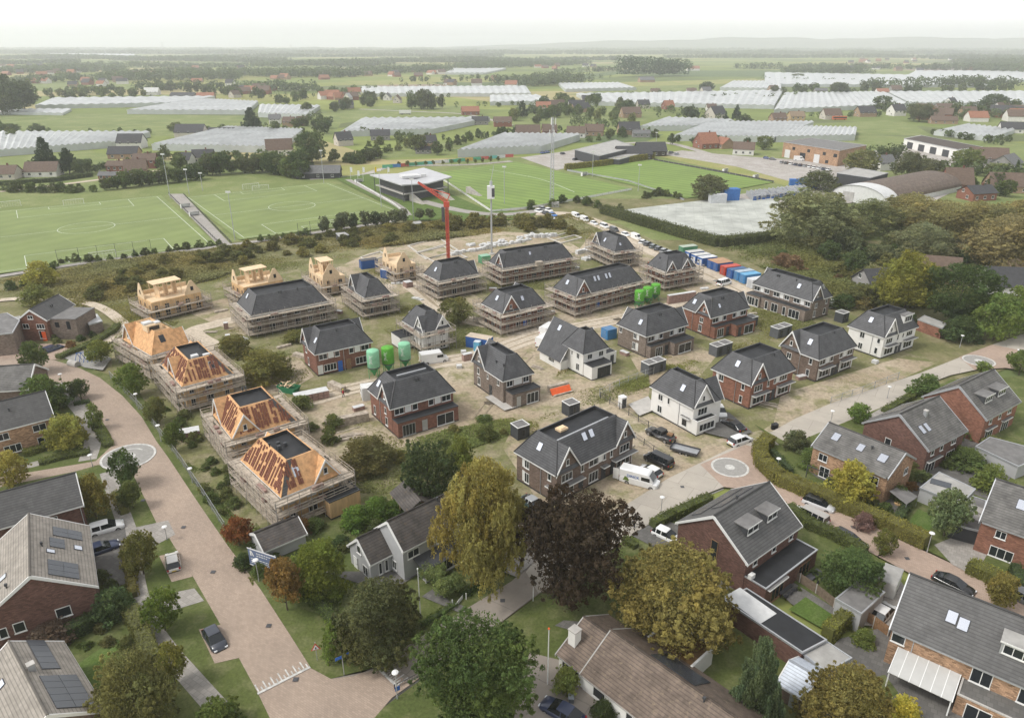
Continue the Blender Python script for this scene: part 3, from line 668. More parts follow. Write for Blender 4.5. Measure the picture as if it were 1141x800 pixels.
def car_parts(kind):
 """side profile stations, front is +x. Returns meshes for body, windows, roof and wheel layout"""
 if kind in CARP:return CARP[kind]
 if kind=='hatch':L,W,H,hood,belt=4.0,.87,1.47,.86,.92;ws,rf,rr,rb=1.12,.12,-1.3,-1.93;ax=(1.22,-1.28);wr=.31
 elif kind=='suv':L,W,H,hood,belt=4.5,.92,1.66,1.02,1.06;ws,rf,rr,rb=1.28,.3,-1.7,-2.2;ax=(1.38,-1.40);wr=.36
 elif kind=='estate':L,W,H,hood,belt=4.7,.91,1.48,.90,.95;ws,rf,rr,rb=1.25,.2,-1.7,-2.3;ax=(1.42,-1.42);wr=.33
 elif kind=='sedan':L,W,H,hood,belt=4.7,.91,1.45,.90,.95;ws,rf,rr,rb=1.2,.2,-1.0,-2.0;ax=(1.42,-1.40);wr=.33
 elif kind=='pickup':L,W,H,hood,belt=5.4,.97,1.86,1.16,1.18;ws,rf,rr,rb=.95,.45,-.75,-.95;ax=(1.72,-1.72);wr=.42
 elif kind=='mpv':L,W,H,hood,belt=4.95,.96,1.95,1.10,1.12;ws,rf,rr,rb=1.7,1.0,-2.3,-2.44;ax=(1.55,-1.5);wr=.34
 elif kind=='van':L,W,H,hood,belt=5.9,1.02,2.55,1.22,1.35;ws,rf,rr,rb=2.25,1.45,-2.88,-2.93;ax=(2.05,-1.65);wr=.36
 hl=L/2;body=loft([(-hl,ring(W*.82,.40,belt-.16)),(-hl+.12,ring(W*.95,.28,belt)),(-hl*.6,ring(W,.22,belt)),(hl*.45,ring(W,.22,belt)),(ws,ring(W,.22,belt)),(hl*.78,ring(W*.98,.24,hood-.02)),(hl-.2,ring(W*.90,.28,hood-.13)),(hl,ring(W*.66,.36,hood-.32))],None,'body')
 gl=[];rfz=H-.05
 def cab(x,w,z):return[(-w,belt-.03),(w,belt-.03),(w-.03-(z-belt)*.30,z),(-w+.03+(z-belt)*.30,z)]
 w=W-.05
 if kind=='van':
  upper=MB();up=loft([(rb,ring(W*.97,belt-.1,H)),(rr+.3,ring(W*.985,belt-.1,H)),(rf-.1,ring(W*.985,belt-.1,H)),(rf+.12,ring(W*.95,belt-.1,H-.12)),(ws+.1,ring(W*.9,belt-.1,belt+.06))],None,'cargo')
  g=MB();g.poly([(rf+.17,-W*.80,H-.22),(ws+.06,-W*.84,belt+.10),(ws+.06,W*.84,belt+.10),(rf+.17,W*.80,H-.22)][::-1])
  g.v=[(x+.06,y,z+.05) for x,y,z in g.v]
  for s in(-1,1):g.box(rf-.95,rf+.35,s*(W*.985)-.012,s*(W*.985)+.012,belt+.02,belt+.62)
  CARP[kind]=(body.mesh('body','paint',False),g.mesh('windows','car_glass',False),up.mesh('cargo_body','paint',False,False),ax,wr,W,hl,hood,belt)
  return CARP[kind]
 g=loft([(rb,cab(rb,w,belt)),(rr,cab(rr,w,rfz)),(rf,cab(rf,w,rfz)),(ws,cab(ws,w,belt))],None,'windows')
 wt=w-.03-(rfz-belt)*.30
 r=loft([(rr-.10,ring(wt-.03,rfz-.02,H-.02,.03)),(rr+.2,ring(wt+.01,rfz-.03,H+.01,.03)),(rf-.2,ring(wt+.01,rfz-.03,H+.01,.03)),(rf+.1,ring(wt-.03,rfz-.03,H-.02,.03))],None,'roof')
 for s in(-1,1):
  for xp in((rf+rr)/2+.12,rr+.05)+(((rf+rr)/2-.75,) if kind in('mpv','estate') else()):
   n=len(r.v);a=[(xp-.06,s*(w+.012),belt-.02),(xp+.06,s*(w+.012),belt-.02),(xp+.06,s*(wt+.012),rfz),(xp-.06,s*(wt+.012),rfz)]
   r.v+=a;r.v+=[(x,y-s*.05,z) for x,y,z in a];r.f+=[(n,n+1,n+2,n+3),(n+7,n+6,n+5,n+4),(n,n+4,n+5,n+1),(n+3,n+2,n+6,n+7),(n,n+3,n+7,n+4),(n+1,n+5,n+6,n+2)]
 CARP[kind]=(body.mesh('body','paint',False,True),g.mesh('windows','car_glass',False),r.mesh('roof','paint',False),ax,wr,W,hl,hood,belt)
 return CARP[kind]
WM={}
def wheel_mesh(r):
 if r not in WM:
  X=Matrix.Rotation(pi/2,4,'X')
  WM[r]=(MB().lathe([(r*.6,-.11),(r*.95,-.10),(r,-.06),(r,.06),(r*.95,.10),(r*.6,.11)],14,X).mesh('tyre','tyre',False),MB().lathe([(r*.25,-.118),(r*.6,-.113),(r*.6,.113),(r*.25,.118)],10,X).mesh('rim','rim',False))
 return WM[r]
PLY=MB().box(-.012,.012,-.26,.26,-.055,.055)
def vehicle(kind,a,b,col,label,roofcol=None,px=True,group=None,name=None,cat=None,detail=True,z=.02):
 """a: rear, b: front (photo pixels on the ground)"""
 P,Q=(G(*a),G(*b)) if px else(Vector(a),Vector(b));c=(P+Q)/2;d=Q-P
 body,gl,rf,ax,wr,W,hl,hood,belt=car_parts(kind)
 nm=name or{'van':'delivery_van','pickup':'pickup_truck','mpv':'passenger_van'}.get(kind,'parked_car')
 o=thing(nm,label,cat or('van' if kind in('van','mpv') else 'pickup' if kind=='pickup' else 'car'),(c.x,c.y,z),atan2(d.y,d.x),group)
 put('body',body,o,col=col);put('windows',gl,o);put('roof' if kind!='van' else 'cargo_body',rf,o,col=roofcol or col)
 if detail:
  t,r=wheel_mesh(wr)
  for x in ax:
   for s in(-1,1):
    w=put('wheel',t,o,loc=(x,s*(W-.09),wr));put('rim',r,w)
  for s in(-1,1):
   put('headlight',HL,o,loc=(hl-.1,s*W*.66,hood-.27));put('tail_light',TL,o,loc=(-hl+.05,s*W*.78,belt-.18))
  put('number_plate',NPL,o,loc=(-hl-.005,0,.55));put('bumper',MB().box(-.06,.06,-W*.8,W*.8,-.09,.09).mesh('bumper','rubber',False) if(kind,'b') not in WM else WM[(kind,'b')],o,loc=(-hl+.02,0,.38))
 return o
m=mat('plate_yellow',(.62,.45,.03),.5,.05)
HL=MB().box(-.12,.07,-.16,.16,-.07,.07).mesh('headlight','head_lamp',False)
TL=MB().box(-.07,.05,-.11,.11,-.11,.13).mesh('tail_light','red_light',False)
NPL=PLY.mesh('number_plate','plate_yellow',False)
WHITE,BLACK,DGREY,SILVER,NAVY,TEAL=(.72,.72,.71),(.012,.012,.013),(.05,.052,.055),(.33,.34,.35),(.02,.03,.07),(.03,.055,.06)
def lamp(px,py,label,h=4.2,head=.42,arm=0,ty=None):
 g=G(px,py);h=HT(px,py,ty) if ty else h;r=thing('street_lamp',label,'street lamp',(g.x,g.y,0),0,'street lamps beside the roads')
 MB().lathe([(.09,0),(.075,.8),(.05,.85),(.045,h)],8).build('pole','galvanised',r,uv=False)
 MB().lathe([(.07,h-.18),(head*.5,h-.10),(head,h),(head*.9,h+.08),(.1,h+.15)],16).build('lamp_head','lamp_white',r,uv=False);return r
def text_mesh(body,size,mt,depth=.01,name='lettering'):
 c=bpy.data.curves.new(name,'FONT');c.body=body;c.size=size;c.align_x='CENTER';c.align_y='CENTER';c.extrude=depth
 o=bpy.data.objects.new(name,c);COL.objects.link(o);dg=bpy.context.evaluated_depsgraph_get();me=bpy.data.meshes.new_from_object(o.evaluated_get(dg));bpy.data.objects.remove(o)
 me.materials.clear();me.materials.append(M[mt]);me.name=name;return me
TXT={}
def silo(px,py,ty,col,label,yaw=0.0,capcol=None):
 g=G(px,py);H=HT(px,py,ty);r=1.22;o=thing('mortar_silo',label,'silo',(g.x,g.y,0),yaw,'mortar silos on the building site')
 zb=H*.40
 put('tank',MB().lathe([(r*.96,zb),(r,zb+.05),(r,H-.35),(r*.97,H-.2),(r*.8,H-.08),(.15,H)],26).mesh('tank','matt_paint',False,True),o,col=col)
 put('hopper',MB().lathe([(.16,zb*.25),(.2,zb*.3),(r*.94,zb-.01)],20).mesh('hopper','green_paint',False),o)
 for i in range(4):
  a=pi/4+i*pi/2;put('leg',MB().tube((r*1.0*cos(a),r*1.0*sin(a),0),(r*.98*cos(a),r*.98*sin(a),zb+.3),.07,n=5).mesh('leg','green_paint',False),o)
 put('collar',MB().lathe([(r+.02,zb-.12),(r+.04,zb-.1),(r+.04,zb+.06),(r+.02,zb+.08)],24).mesh('collar','steel_dark',False),o)
 if 't' not in TXT:TXT['t']=text_mesh('bruil',1.05,'white_paint')
 me=TXT['t'].copy();hh=H-zb-.5;xs=[v.co.x for v in me.vertices];k=min(1.0,(hh-.3)/(max(xs)-min(xs)))
 for v in me.vertices:
  x,y,zz=v.co;a=(-y*k)/r*-1-pi/2-.22;rad=r+.012+zz;v.co=(rad*cos(a),rad*sin(a),zb+.35+hh/2+x*k)
 put('lettering',me,o);return o
def container(px,py,yaw,col,label,L=6.0,W=2.44,H=2.6,top=None,name='site_container',cat='container',group='containers beside the sand track',door=True,z=0):
 """px,py: middle of the near short end on the ground"""
 g=G(px,py,z);o=thing(name,label,cat,(g.x,g.y,z),yaw,group);mb=MB().box(0,L,-W/2,W/2,.12,H)
 n=int(L/.3)
 for i in range(n):
  x=(i+.25)*L/n
  for s in(-1,1):mb.box(x,x+.14,s*W/2-.02,s*W/2+.02,.3,H-.2)
 put('body',mb.mesh('body','matt_paint',False),o,col=col)
 put('roof',MB().box(-.03,L+.03,-W/2-.03,W/2+.03,H+.002,H+.09).mesh('roof','matt_paint',False),o,col=top or col)
 MB().box(-.01,L+.01,-W/2-.012,W/2+.012,0,.11).build('base_frame','steel_dark',o,uv=False)
 if door:
  d=put('door',MB().box(-.05,-.003,-W/2+.12,W/2-.12,.2,H-.15).mesh('door','matt_paint',False),o,col=sc(col,.85));b=MB()
  for y in(-.5,-.15,.15,.5):b.tube((-.075,y,.22),(-.075,y,H-.2),.025,n=4)
  put('lock_bar',b.mesh('lock_bar','galvanised',False),d)
 else:
  f,p=win_mesh(1.0,.9,2,'white_paint');w=put('window',f,o,loc=(-.003,.5,1.1),rot=-pi/2);put('pane',p,w)
  put('door',MB().box(-.05,-.003,-.95,-.15,.15,2.1).mesh('door','matt_paint',False),o,col=(.5,.5,.5))
 return o
def shed(px,py,yaw,label,L=2.4,W=2.2,H=2.45,two=False,wall=(.052,.055,.058)):
 g=G(px,py);o=thing('garden_shed',label,'shed',(g.x,g.y,0),yaw,'anthracite garden sheds behind the new houses');LL=L*(2 if two else 1)
 mb=MB().box(0,LL,0,W,.02,H)
 for i in range(int(LL/.3)):mb.box(i*.3+.02,i*.3+.05,-.012,W+.012,.1,H-.1)
 put('wall',mb.mesh('wall','matt_paint',False),o,col=wall)
 MB().box(.09,LL-.09,.09,W-.09,H+.002,H+.03).build('flat_roof','grey_felt',o,uv=False)
 tr=MB().box(-.05,LL+.05,-.05,.09,H+.001,H+.1).box(-.05,LL+.05,W-.09,W+.05,H+.001,H+.1).box(-.05,.09,.09,W-.09,H+.0015,H+.1).box(LL-.09,LL+.05,.09,W-.09,H+.0015,H+.1)
 if two:tr.box(L-.06,L+.06,.09,W-.09,H+.031,H+.1)
 tr.build('roof_trim','lamp_white',o,uv=False)
 for k in range(2 if two else 1):
  d=put('door',MB().box(k*L+.7,k*L+1.6,-.06,-.014,.08,2.1).mesh('door','anthracite',False),o);put('pane',MB().box(k*L+.95,k*L+1.35,-.075,-.062,.9,1.8).mesh('pane','glass',False),d)
 return o
def fence(pts,h,label,mt='fence_wood',kind='board',px=True,name='garden_fence',cat='fence',step=1.9):
 P=[G(*p) if px else Vector((p[0],p[1],0)) for p in pts];o=thing(name,label,cat,(P[0].x,P[0].y,0));pn=MB();po=MB()
 for i in range(len(P)-1):
  d=P[i+1]-P[i];L=d.length;d.normalize();Mx=Matrix.Translation(P[i]-P[0])@Matrix.Rotation(atan2(d.y,d.x),4,'Z');n=max(1,round(L/step))
  for k in range(n+1):po.box(k*L/n-.05,k*L/n+.05,-.05,.05,0,h+.08,Mx)
  for k in range(n):
   a,b=k*L/n+.055,(k+1)*L/n-.055
   if kind=='board':
    m2=max(1,round((b-a)/.15))
    for j in range(m2):pn.box(a+(b-a)*j/m2+.006,a+(b-a)*(j+1)/m2-.006,-.02+(j%2)*.012,.0+(j%2)*.012,.08,h,Mx)
   else:
    for z in(.08,h*.5,h-.05):pn.box(a,b,-.02,.02,z,z+.04,Mx)
    for j in range(int((b-a)/.28)):pn.box(a+j*.28,a+j*.28+.02,-.008,.008,.12,h-.05,Mx)
 pn.build('panel',mt,o,uv=False);po.build('post','concrete' if kind=='board' else mt,o,uv=False);return o
def stack(px,py,yaw,label,kind='timber',L=3.0,W=1.1,H=.8,seed=1,name=None,cat='stack',group='building materials lying on the site',z=0):
 g=G(px,py,z);R=random.Random(seed);nm=name or{'timber':'timber_stack','brick':'brick_pallet','wrap':'wrapped_pallet','plank':'plank_pile'}[kind]
 o=thing(nm,label,cat,(g.x,g.y,z),yaw,group);mb=MB()
 if kind=='timber':
  nz=max(1,int(H/.16));ny=max(2,int(W/.2))
  for k in range(nz):
   for j in range(ny):mb.box(R.uniform(-.08,.08),L+R.uniform(-.1,.1),j*W/ny+.01,(j+1)*W/ny-.01,.1+k*.16,.1+k*.16+.15)
  mb.build('beams','plank',o,uv=False);MB().box(.3,.42,0,W,0,.095).box(L-.42,L-.3,0,W,0,.095).build('bearer','wood_brown',o,uv=False)
 elif kind=='plank':
  for k in range(14):
   x,y,a=R.uniform(-.3,.5),R.uniform(0,W),R.uniform(-.18,.18);mb.box(0,L*R.uniform(.6,1),0,.22,.02+k*.03,.06+k*.03,Matrix.Translation((x,y,0))@Matrix.Rotation(a,4,'Z'))
  mb.build('planks','plank',o,uv=False)
 elif kind=='brick':
  nx=max(1,round(L/1.05));ny=max(1,round(W/1.05));nz=max(1,round(H/.75))
  for i in range(nx):
   for j in range(ny):
    for k in range(nz):mb.box(i*1.05,i*1.05+.98,j*1.05,j*1.05+.98,.13+k*.78,.13+k*.78+.72)
  mb.build('brick_pack','pallet_brick',o,uv=False);MB().box(0,nx*1.05-.07,0,ny*1.05-.07,0,.125).build('pallet','plank',o,uv=False)
  MB().box(-.01,nx*1.05-.06,-.01,ny*1.05-.06,.13+nz*.78-.05,.13+nz*.78+.01).build('cover','wrap_white',o,uv=False)
 else:
  nx=max(1,round(L/1.25));ny=max(1,round(W/1.25))
  for i in range(nx):
   for j in range(ny):
    h=H*R.uniform(.55,1.1)
    mb.prism([(i*1.25+.06,j*1.25+.02),(i*1.25+1.1,j*1.25+R.uniform(0,.1)),(i*1.25+1.15,j*1.25+1.1),(i*1.25+R.uniform(0,.1),j*1.25+1.12)],.12,.12+h)
  mb.build('wrapping','wrap_white',o,uv=False);MB().box(0,nx*1.25-.1,0,ny*1.25-.1,0,.115).build('pallet','plank',o,uv=False)
 return o
def bin_(px,py,label,col=(.12,.13,.14),yaw=0):
 g=G(px,py);o=thing('wheelie_bin',label,'bin',(g.x,g.y,0),yaw);put('body',MB().prism([(-.27,-.33),(.27,-.33),(.27,.33),(-.27,.33)],.08,1.0).mesh('body','matt_paint',False),o,col=col)
 put('lid',MB().slab((-.3,-.38,1.06),(.3,-.38,1.06),(.3,.38,1.14),(-.3,.38,1.14),.08).mesh('lid','matt_paint',False),o,col=sc(col,1.6))
 for s in(-1,1):put('wheel',MB().lathe([(.05,-.03),(.1,-.03),(.1,.03),(.05,.03)],10,Matrix.Translation((s*.22,.33,.1))@Matrix.Rotation(pi/2,4,'Y')).mesh('wheel','tyre',False),o)
 return o
def person(px,py,yaw,label,top=(.03,.03,.04),cap=None,z=0,stride=.28,loc=None,vest=None):
 g=loc or G(px,py,z);o=thing('person',label,'person',g,yaw)
 V=[(0,0,.95),(0,0,1.15),(0,0,1.38),(0,0,1.50),(.01,0,1.62),(.01,0,1.72)];E_=[(0,1),(1,2),(2,3),(3,4),(4,5)];Rr=[.14,.13,.15,.055,.095,.075]
 def chain(base,pts,rs):
  p=base
  for q,r in zip(pts,rs):V.append(q);Rr.append(r);E_.append((p,len(V)-1));p=len(V)-1
 for s,f in((1,stride),(-1,-stride)):
  chain(0,[(0,s*.1,.88),(f*.55,s*.1,.5),(f*.8,s*.1,.09),(f*.8+.14,s*.1,.04)],(.095,.065,.045,.04))
  chain(2,[(0,s*.2,1.4),(-f*.3,s*.25,1.12),(-f*.3+.12,s*.24,.9),(-f*.3+.17,s*.24,.82)],(.065,.05,.038,.035))
 me=bpy.data.meshes.new('body');me.from_pydata(V,E_,[]);b=bpy.data.objects.new('body',me);COL.objects.link(b)
 md=b.modifiers.new('skin','SKIN');sub=b.modifiers.new('sub','SUBSURF');sub.levels=sub.render_levels=1
 for i,r in enumerate(Rr):me.skin_vertices[0].data[i].radius=(r,r*(1.25 if i in(1,2) else 1))
 me.skin_vertices[0].data[0].use_root=True
 dg=bpy.context.evaluated_depsgraph_get();m2=bpy.data.meshes.new_from_object(b.evaluated_get(dg));bpy.data.objects.remove(b);m2 .name='body';m2 .materials.clear();m2 .materials.append(M['cloth_dark'])
 m2 .materials.append(M['skin'])
 for p in m2 .polygons:
  if p.center.z>1.53 or(p.center.z<.90 and abs(p.center.y)>.19):p.material_index=1
 put('body',m2,o)
 put('coat' if vest is None else 'vest',MB().lathe([(.16,.86),(.2,1.0),(.19,1.2),(.21,1.38),(.12,1.48)],12,Matrix.Scale(.82,4,(1,0,0))).mesh('coat','matt_paint',False,True),o,col=vest or top)
 put('cap' if cap else 'hair',MB().lathe([(.108,1.66),(.112,1.72),(.09,1.79),(.03,1.815)],12,Matrix.Translation((.01,0,0))).mesh('cap','matt_paint',False,True),o,col=cap or(.05,.035,.025))
 return o
def far_ground():
 m,nt,b=_new('ground_mat');v=_vec(nt,'World')
 mp=nt.nodes.new('ShaderNodeMapping');mp.inputs['Rotation'].default_value=(0,0,radians(-20));mp.inputs['Scale'].default_value=(1/260,1/150,1);nt.links.new(v,mp.inputs[0])
 vo=nt.nodes.new('ShaderNodeTexVoronoi');vo.distance='CHEBYCHEV';vo.inputs['Scale'].default_value=1;vo.inputs['Randomness'].default_value=.75;nt.links.new(mp.outputs[0],vo.inputs[0])
 r=nt.nodes.new('ShaderNodeValToRGB');e=r.color_ramp.elements;r.color_ramp.interpolation='CONSTANT'
 cols=[(.15,.185,.06),(.19,.225,.07),(.25,.25,.09),(.125,.155,.06),(.21,.235,.07),(.32,.28,.14),(.165,.20,.065),(.13,.15,.068)]
 e[0].color=(*cols[0],1);e[1].position=.125;e[1].color=(*cols[1],1)
 for i,c in enumerate(cols[2:]):q=e.new((i+2)/8);q.color=(*c,1)
 sx=nt.nodes.new('ShaderNodeSeparateColor');nt.links.new(vo.outputs['Color'],sx.inputs[0]);nt.links.new(sx.outputs[0],r.inputs[0])
 f=_noise(nt,v,.02,7,.65)
 nt.links.new(_mix(nt,1.0,r.outputs[0],_ramp2(nt,f,(.78,)*3,(1.2,)*3),'MULTIPLY'),b.inputs['Base Color']);b.inputs['Roughness'].default_value=.95;b.inputs['Specular IOR Level'].default_value=.1
far_ground()
tag(MB().poly([(-15000,-400,0),(15000,-400,0),(15000,17000,0),(-15000,17000,0)]).build('ground','ground_mat',uv=False),kind='structure')
def meadow(pts,mt='meadow',name='meadow'):return sheet(name,pts,mt)
ZL[0]=.02
meadow([(-40,218),(0,205),(110,180),(300,178),(400,200),(450,192),(520,176),(640,175),(860,165),(960,150),(1141,160),(1300,250),(1300,330),(560,330),(-40,300)])
meadow([(0,155),(0,126),(150,128),(290,130),(290,146),(190,152),(100,150)]);meadow([(60,103),(0,95),(0,91),(120,90),(150,100)])
meadow([(280,150),(370,152),(380,138),(420,132),(520,128),(520,118),(430,118),(300,134)]);meadow([(400,178),(560,170),(560,160),(460,158)])
meadow([(0,196),(110,195),(130,176),(100,168),(0,176)]);meadow([(570,142),(690,142),(745,128),(700,120),(575,118)])
meadow([(890,158),(955,150),(1040,152),(1020,140),(1000,134),(930,137),(860,140)]);meadow([(1060,140),(1141,146),(1141,130),(1100,128)])
meadow([(630,106),(770,106),(860,98),(810,94),(720,96)]);meadow([(530,162),(720,158),(740,150),(560,152)],'crop_dark')
meadow([(380,93),(480,88),(590,91),(600,95),(400,95)],'meadow_yellow');meadow([(590,96),(700,92),(840,88),(860,92),(700,97)],'meadow_yellow','field')
meadow([(600,88),(640,84),(700,79),(690,83),(650,88)],'crop_dark','field');meadow([(500,97),(585,97),(590,92),(480,92)],'crop_dark','field')
meadow([(700,86),(860,86),(870,79),(770,79)],'crop_dark','field');meadow([(420,99),(500,97),(495,94),(420,95)],'bare_soil','field')
meadow([(735,175),(770,172),(1141,240),(1141,260),(900,215),(860,203)],'meadow_yellow');meadow([(1000,64),(620,64),(600,60),(1000,59)],'meadow_yellow','field')
meadow([(1000,78),(1060,82),(1110,78),(1060,75)],'bare_soil','field')
sheet('road',[(735,172),(760,168),(800,172),(870,178),(1000,222),(960,222),(900,208),(820,186)],'yard')
sheet('yard',[(840,176),(940,180),(965,190),(1000,210),(1060,215),(1040,225),(930,205)],'yard');sheet('yard',[(955,170),(1010,165),(1100,172),(1130,185),(1060,190),(970,182)],'yard')
sheet('car_park',[(580,176),(645,167),(660,172),(650,184),(620,190)],'yard')
ribbon('road',[(570,140),(520,128),(470,125),(400,122)],5,'yard');ribbon('road',[(640,168),(700,160),(745,160),(790,172)],6,'yard');ribbon('path',[(345,200),(400,196),(440,186),(520,184),(570,180)],4.5,'yard')
ribbon('path',[(0,214),(60,207),(115,200),(180,190)],4,'sand_track')
sheet('rough_land',[(-60,318),(150,285),(350,258),(440,245),(545,240),(650,238),(700,270),(860,330),(1000,360),(1130,360),(1150,400),(800,540),(600,480),(100,440),(-60,380)],'scrub_floor')
sheet('rough_land',[(690,268),(870,268),(1141,270),(1200,400),(1060,400),(950,380),(850,330)],'scrub_floor')
sheet('rough_land',[(560,236),(660,222),(800,222),(760,236),(690,246),(600,248)],'scrub_floor')
sheet('building_site',[(125,360),(240,310),(400,275),(600,240),(690,250),(830,318),(950,350),(1050,410),(1000,440),(850,495),(690,585),(560,590),(400,600),(290,600),(180,500),(125,410)],'rough_grass')
def soil(p,m='sand_soil',n='bare_ground'):return sheet(n,p,m)
soil([(270,470),(330,440),(420,420),(470,425),(520,395),(560,370),(610,385),(640,400),(600,470),(530,490),(440,500),(380,490),(330,480)])
soil([(560,360),(610,345),(720,340),(700,365),(640,400),(600,420)]);soil([(600,420),(680,415),(725,425),(720,460),(800,490),(850,480),(880,460),(860,495),(690,575),(600,560),(560,500),(580,460)])
soil([(660,260),(720,268),(860,330),(850,345),(780,330),(700,300),(640,285)]);soil([(440,270),(545,258),(620,262),(650,280),(560,300),(440,330),(380,340),(350,310)])
soil([(870,440),(1000,400),(1045,405),(1000,425),(860,480)]);soil([(700,395),(760,385),(800,395),(780,420),(720,430)]);soil([(250,420),(330,395),(350,420),(300,450)])
soil([(300,480),(390,470),(420,500),(400,540),(340,520)]);soil([(200,345),(390,300),(430,315),(380,345),(270,375)])
sheet('sand_track',[(690,590),(652,562),(640,540),(660,500),(700,470),(730,480),(700,520),(730,545)],'sand_soil')
ribbon('sand_track',[(255,395),(215,372),(240,362),(262,357),(300,352)],4.5,'sand_track');ribbon('sand_track',[(330,452),(400,432),(440,425)],4.5,'sand_track')
ribbon('sand_track',[(470,408),(540,395),(600,375),(660,362),(720,350),(790,330)],5.5,'sand_track');ribbon('sand_track',[(425,322),(455,318),(500,350),(560,365),(600,372)],5,'sand_track')
ribbon('sand_track',[(598,238),(640,241),(690,260),(735,283),(790,308),(850,338)],7.5,'sand_track');ribbon('sand_track',[(440,320),(475,312),(520,330),(540,345)],4,'sand_soil')
mat('rut',(.30,.245,.17),.95,.2,1.0,kind='World');m_,nt_,b_=_new('puddle');b_.inputs['Base Color'].default_value=(.12,.10,.075,1);b_.inputs['Roughness'].default_value=.12
for cl in([(470,408),(540,395),(600,375),(660,362),(720,350),(790,330)],[(598,238),(640,241),(690,260),(735,283),(790,308),(850,338)],[(425,322),(455,318),(500,350),(560,365)],[(330,452),(400,432),(440,425)],[(530,470),(560,430),(590,395)],[(690,480),(660,460),(630,470)],[(620,560),(610,520),(640,480)]):
 for dx in(-2.2,2.0):ribbon('wheel_rut',[(x+dx*1.6,y+dx*.9) for x,y in cl],.38,'rut')
rp=random.Random(9)
for x,y,r in((560,392,1.3),(610,371,.9),(690,357,1.1),(505,352,1.0),(470,322,1.2),(640,470,1.0),(545,450,.8),(745,290,1.4),(800,314,1.2),(385,437,.9)):
 g=G(x,y);ZL[0]+=.004;tag(MB().poly([(g.x+r*1.6*cos(k*.5236)*rp.uniform(.6,1.1),g.y+r*sin(k*.5236)*rp.uniform(.6,1.1),ZL[0]) for k in range(12)]).build('puddle','puddle',uv=False),kind='structure')
for x,y in((160,560),(238,640),(300,700),(205,590),(330,760),(120,470),(500,712),(560,672),(760,545),(960,455),(1010,625),(950,590),(1060,645)):
 g=G(x,y);tag(MB().box(g.x-.28,g.x+.28,g.y-.28,g.y+.28,.35*0+.2,.2+.004).build('drain_cover','steel_dark',uv=False),kind='structure')
def pitch(near,far,W,side,mt,label,lines=True,margin=2.0,rot=0):
 """near/far: touch line corner pixels; the pitch lies to side (+1 left) of near->far"""
 a,b=G(*near),G(*far);d=b-a;L=d.length;d.normalize();n=Vector((-d.y,d.x,0))*side;ZL[0]+=.004;z=ZL[0]
 P=lambda x,y,dz=0:tuple(a+d*x+n*y+Vector((0,0,z+dz)))
 q=[P(-margin,-margin),P(L+margin,-margin),P(L+margin,W+margin),P(-margin,W+margin)]
 if side<0:q.reverse()
 tag(MB().poly(q).build('football_pitch',mt,uv=False),label,None,None,'structure')
 if not lines:return P,L
 mb=MB();w=.16
 def seg(x0,y0,x1,y1,k=[0]):
  k[0]+=1;t=.02+.0004*(k[0]%9);v=Vector((x1-x0,y1-y0)).normalized()*w/2;m=Vector((-v.y,v.x));p=[P(x0-v.x+m.x,y0-v.y+m.y,t),P(x1+v.x+m.x,y1+v.y+m.y,t),P(x1+v.x-m.x,y1+v.y-m.y,t),P(x0-v.x-m.x,y0-v.y-m.y,t)]
  if side>0:p.reverse()
  mb.poly(p)
 for s in((0,0,L,0),(L,0,L,W),(L,W,0,W),(0,W,0,0),(L/2,0,L/2,W)):seg(*s)
 for e in(0,1):
  X=lambda x:x if e==0 else L-x
  for dd,hw in((16.5,20.15),(5.5,9.16)):
   for s in((0,W/2-hw,dd,W/2-hw),(dd,W/2-hw,dd,W/2+hw),(dd,W/2+hw,0,W/2+hw)):seg(X(s[0]),s[1],X(s[2]),s[3])
 for i in range(40):a0,a1=2*pi*i/40,2*pi*(i+1)/40;seg(L/2+9.15*cos(a0),W/2+9.15*sin(a0),L/2+9.15*cos(a1),W/2+9.15*sin(a1))
 tag(mb.build('pitch_lines','line_white',uv=False),kind='structure');return P,L
P1,L1=pitch((234,273),(175,220),63,1,'pitch_turf','artificial turf football pitch at the left with white lines')
P2,L2=pitch((272,266),(210,221),62,-1,'pitch_turf','second artificial turf pitch in front of the grandstand')
P3=sheet('football_pitch',[(484,194),(575,181),(703,211),(590,232),(548,236)],'pitch_grass')
ribbon('pitch_line',[(545,190),(600,200),(640,215)],.3,'line_white',z=ZL[0]+.02)
P4=sheet('football_pitch',[(634,190),(727,179),(862,204),(765,222)],'pitch_grass')
sheet('path',[(187,217),(204,217),(257,273),(244,275)],'paving');ribbon('path',[(0,309),(110,292),(250,275),(360,259),(440,247)],3,'paving')
sheet('terrace',[(372,199),(420,194),(450,208),(500,216),(545,236),(600,236),(590,244),(545,248),(440,246),(452,240)],'lawn_bright');ribbon('path',[(388,201),(440,228),(455,241)],3,'paving');ribbon('path',[(470,225),(515,236),(560,240),(600,236)],5,'paving')
def trays():
 m,nt,b=_new('tray_field');v=_vec(nt,'World');mp=nt.nodes.new('ShaderNodeMapping');mp.inputs['Rotation'].default_value=(0,0,radians(12));nt.links.new(v,mp.inputs[0])
 t=nt.nodes.new('ShaderNodeTexBrick');t.inputs['Scale'].default_value=1;t.inputs['Brick Width'].default_value=3.4;t.inputs['Row Height'].default_value=1.5;t.inputs['Mortar Size'].default_value=.12;t.offset=0
 t.inputs['Color1'].default_value=(.43,.44,.40,1);t.inputs['Color2'].default_value=(.38,.39,.35,1);t.inputs['Mortar'].default_value=(.35,.36,.32,1);nt.links.new(mp.outputs[0],t.inputs[0])
 f=_noise(nt,v,.12,6,.65);nt.links.new(_mix(nt,1.0,t.outputs[0],_ramp2(nt,f,(.68,)*3,(1.25,)*3),'MULTIPLY'),b.inputs['Base Color']);b.inputs['Roughness'].default_value=.7
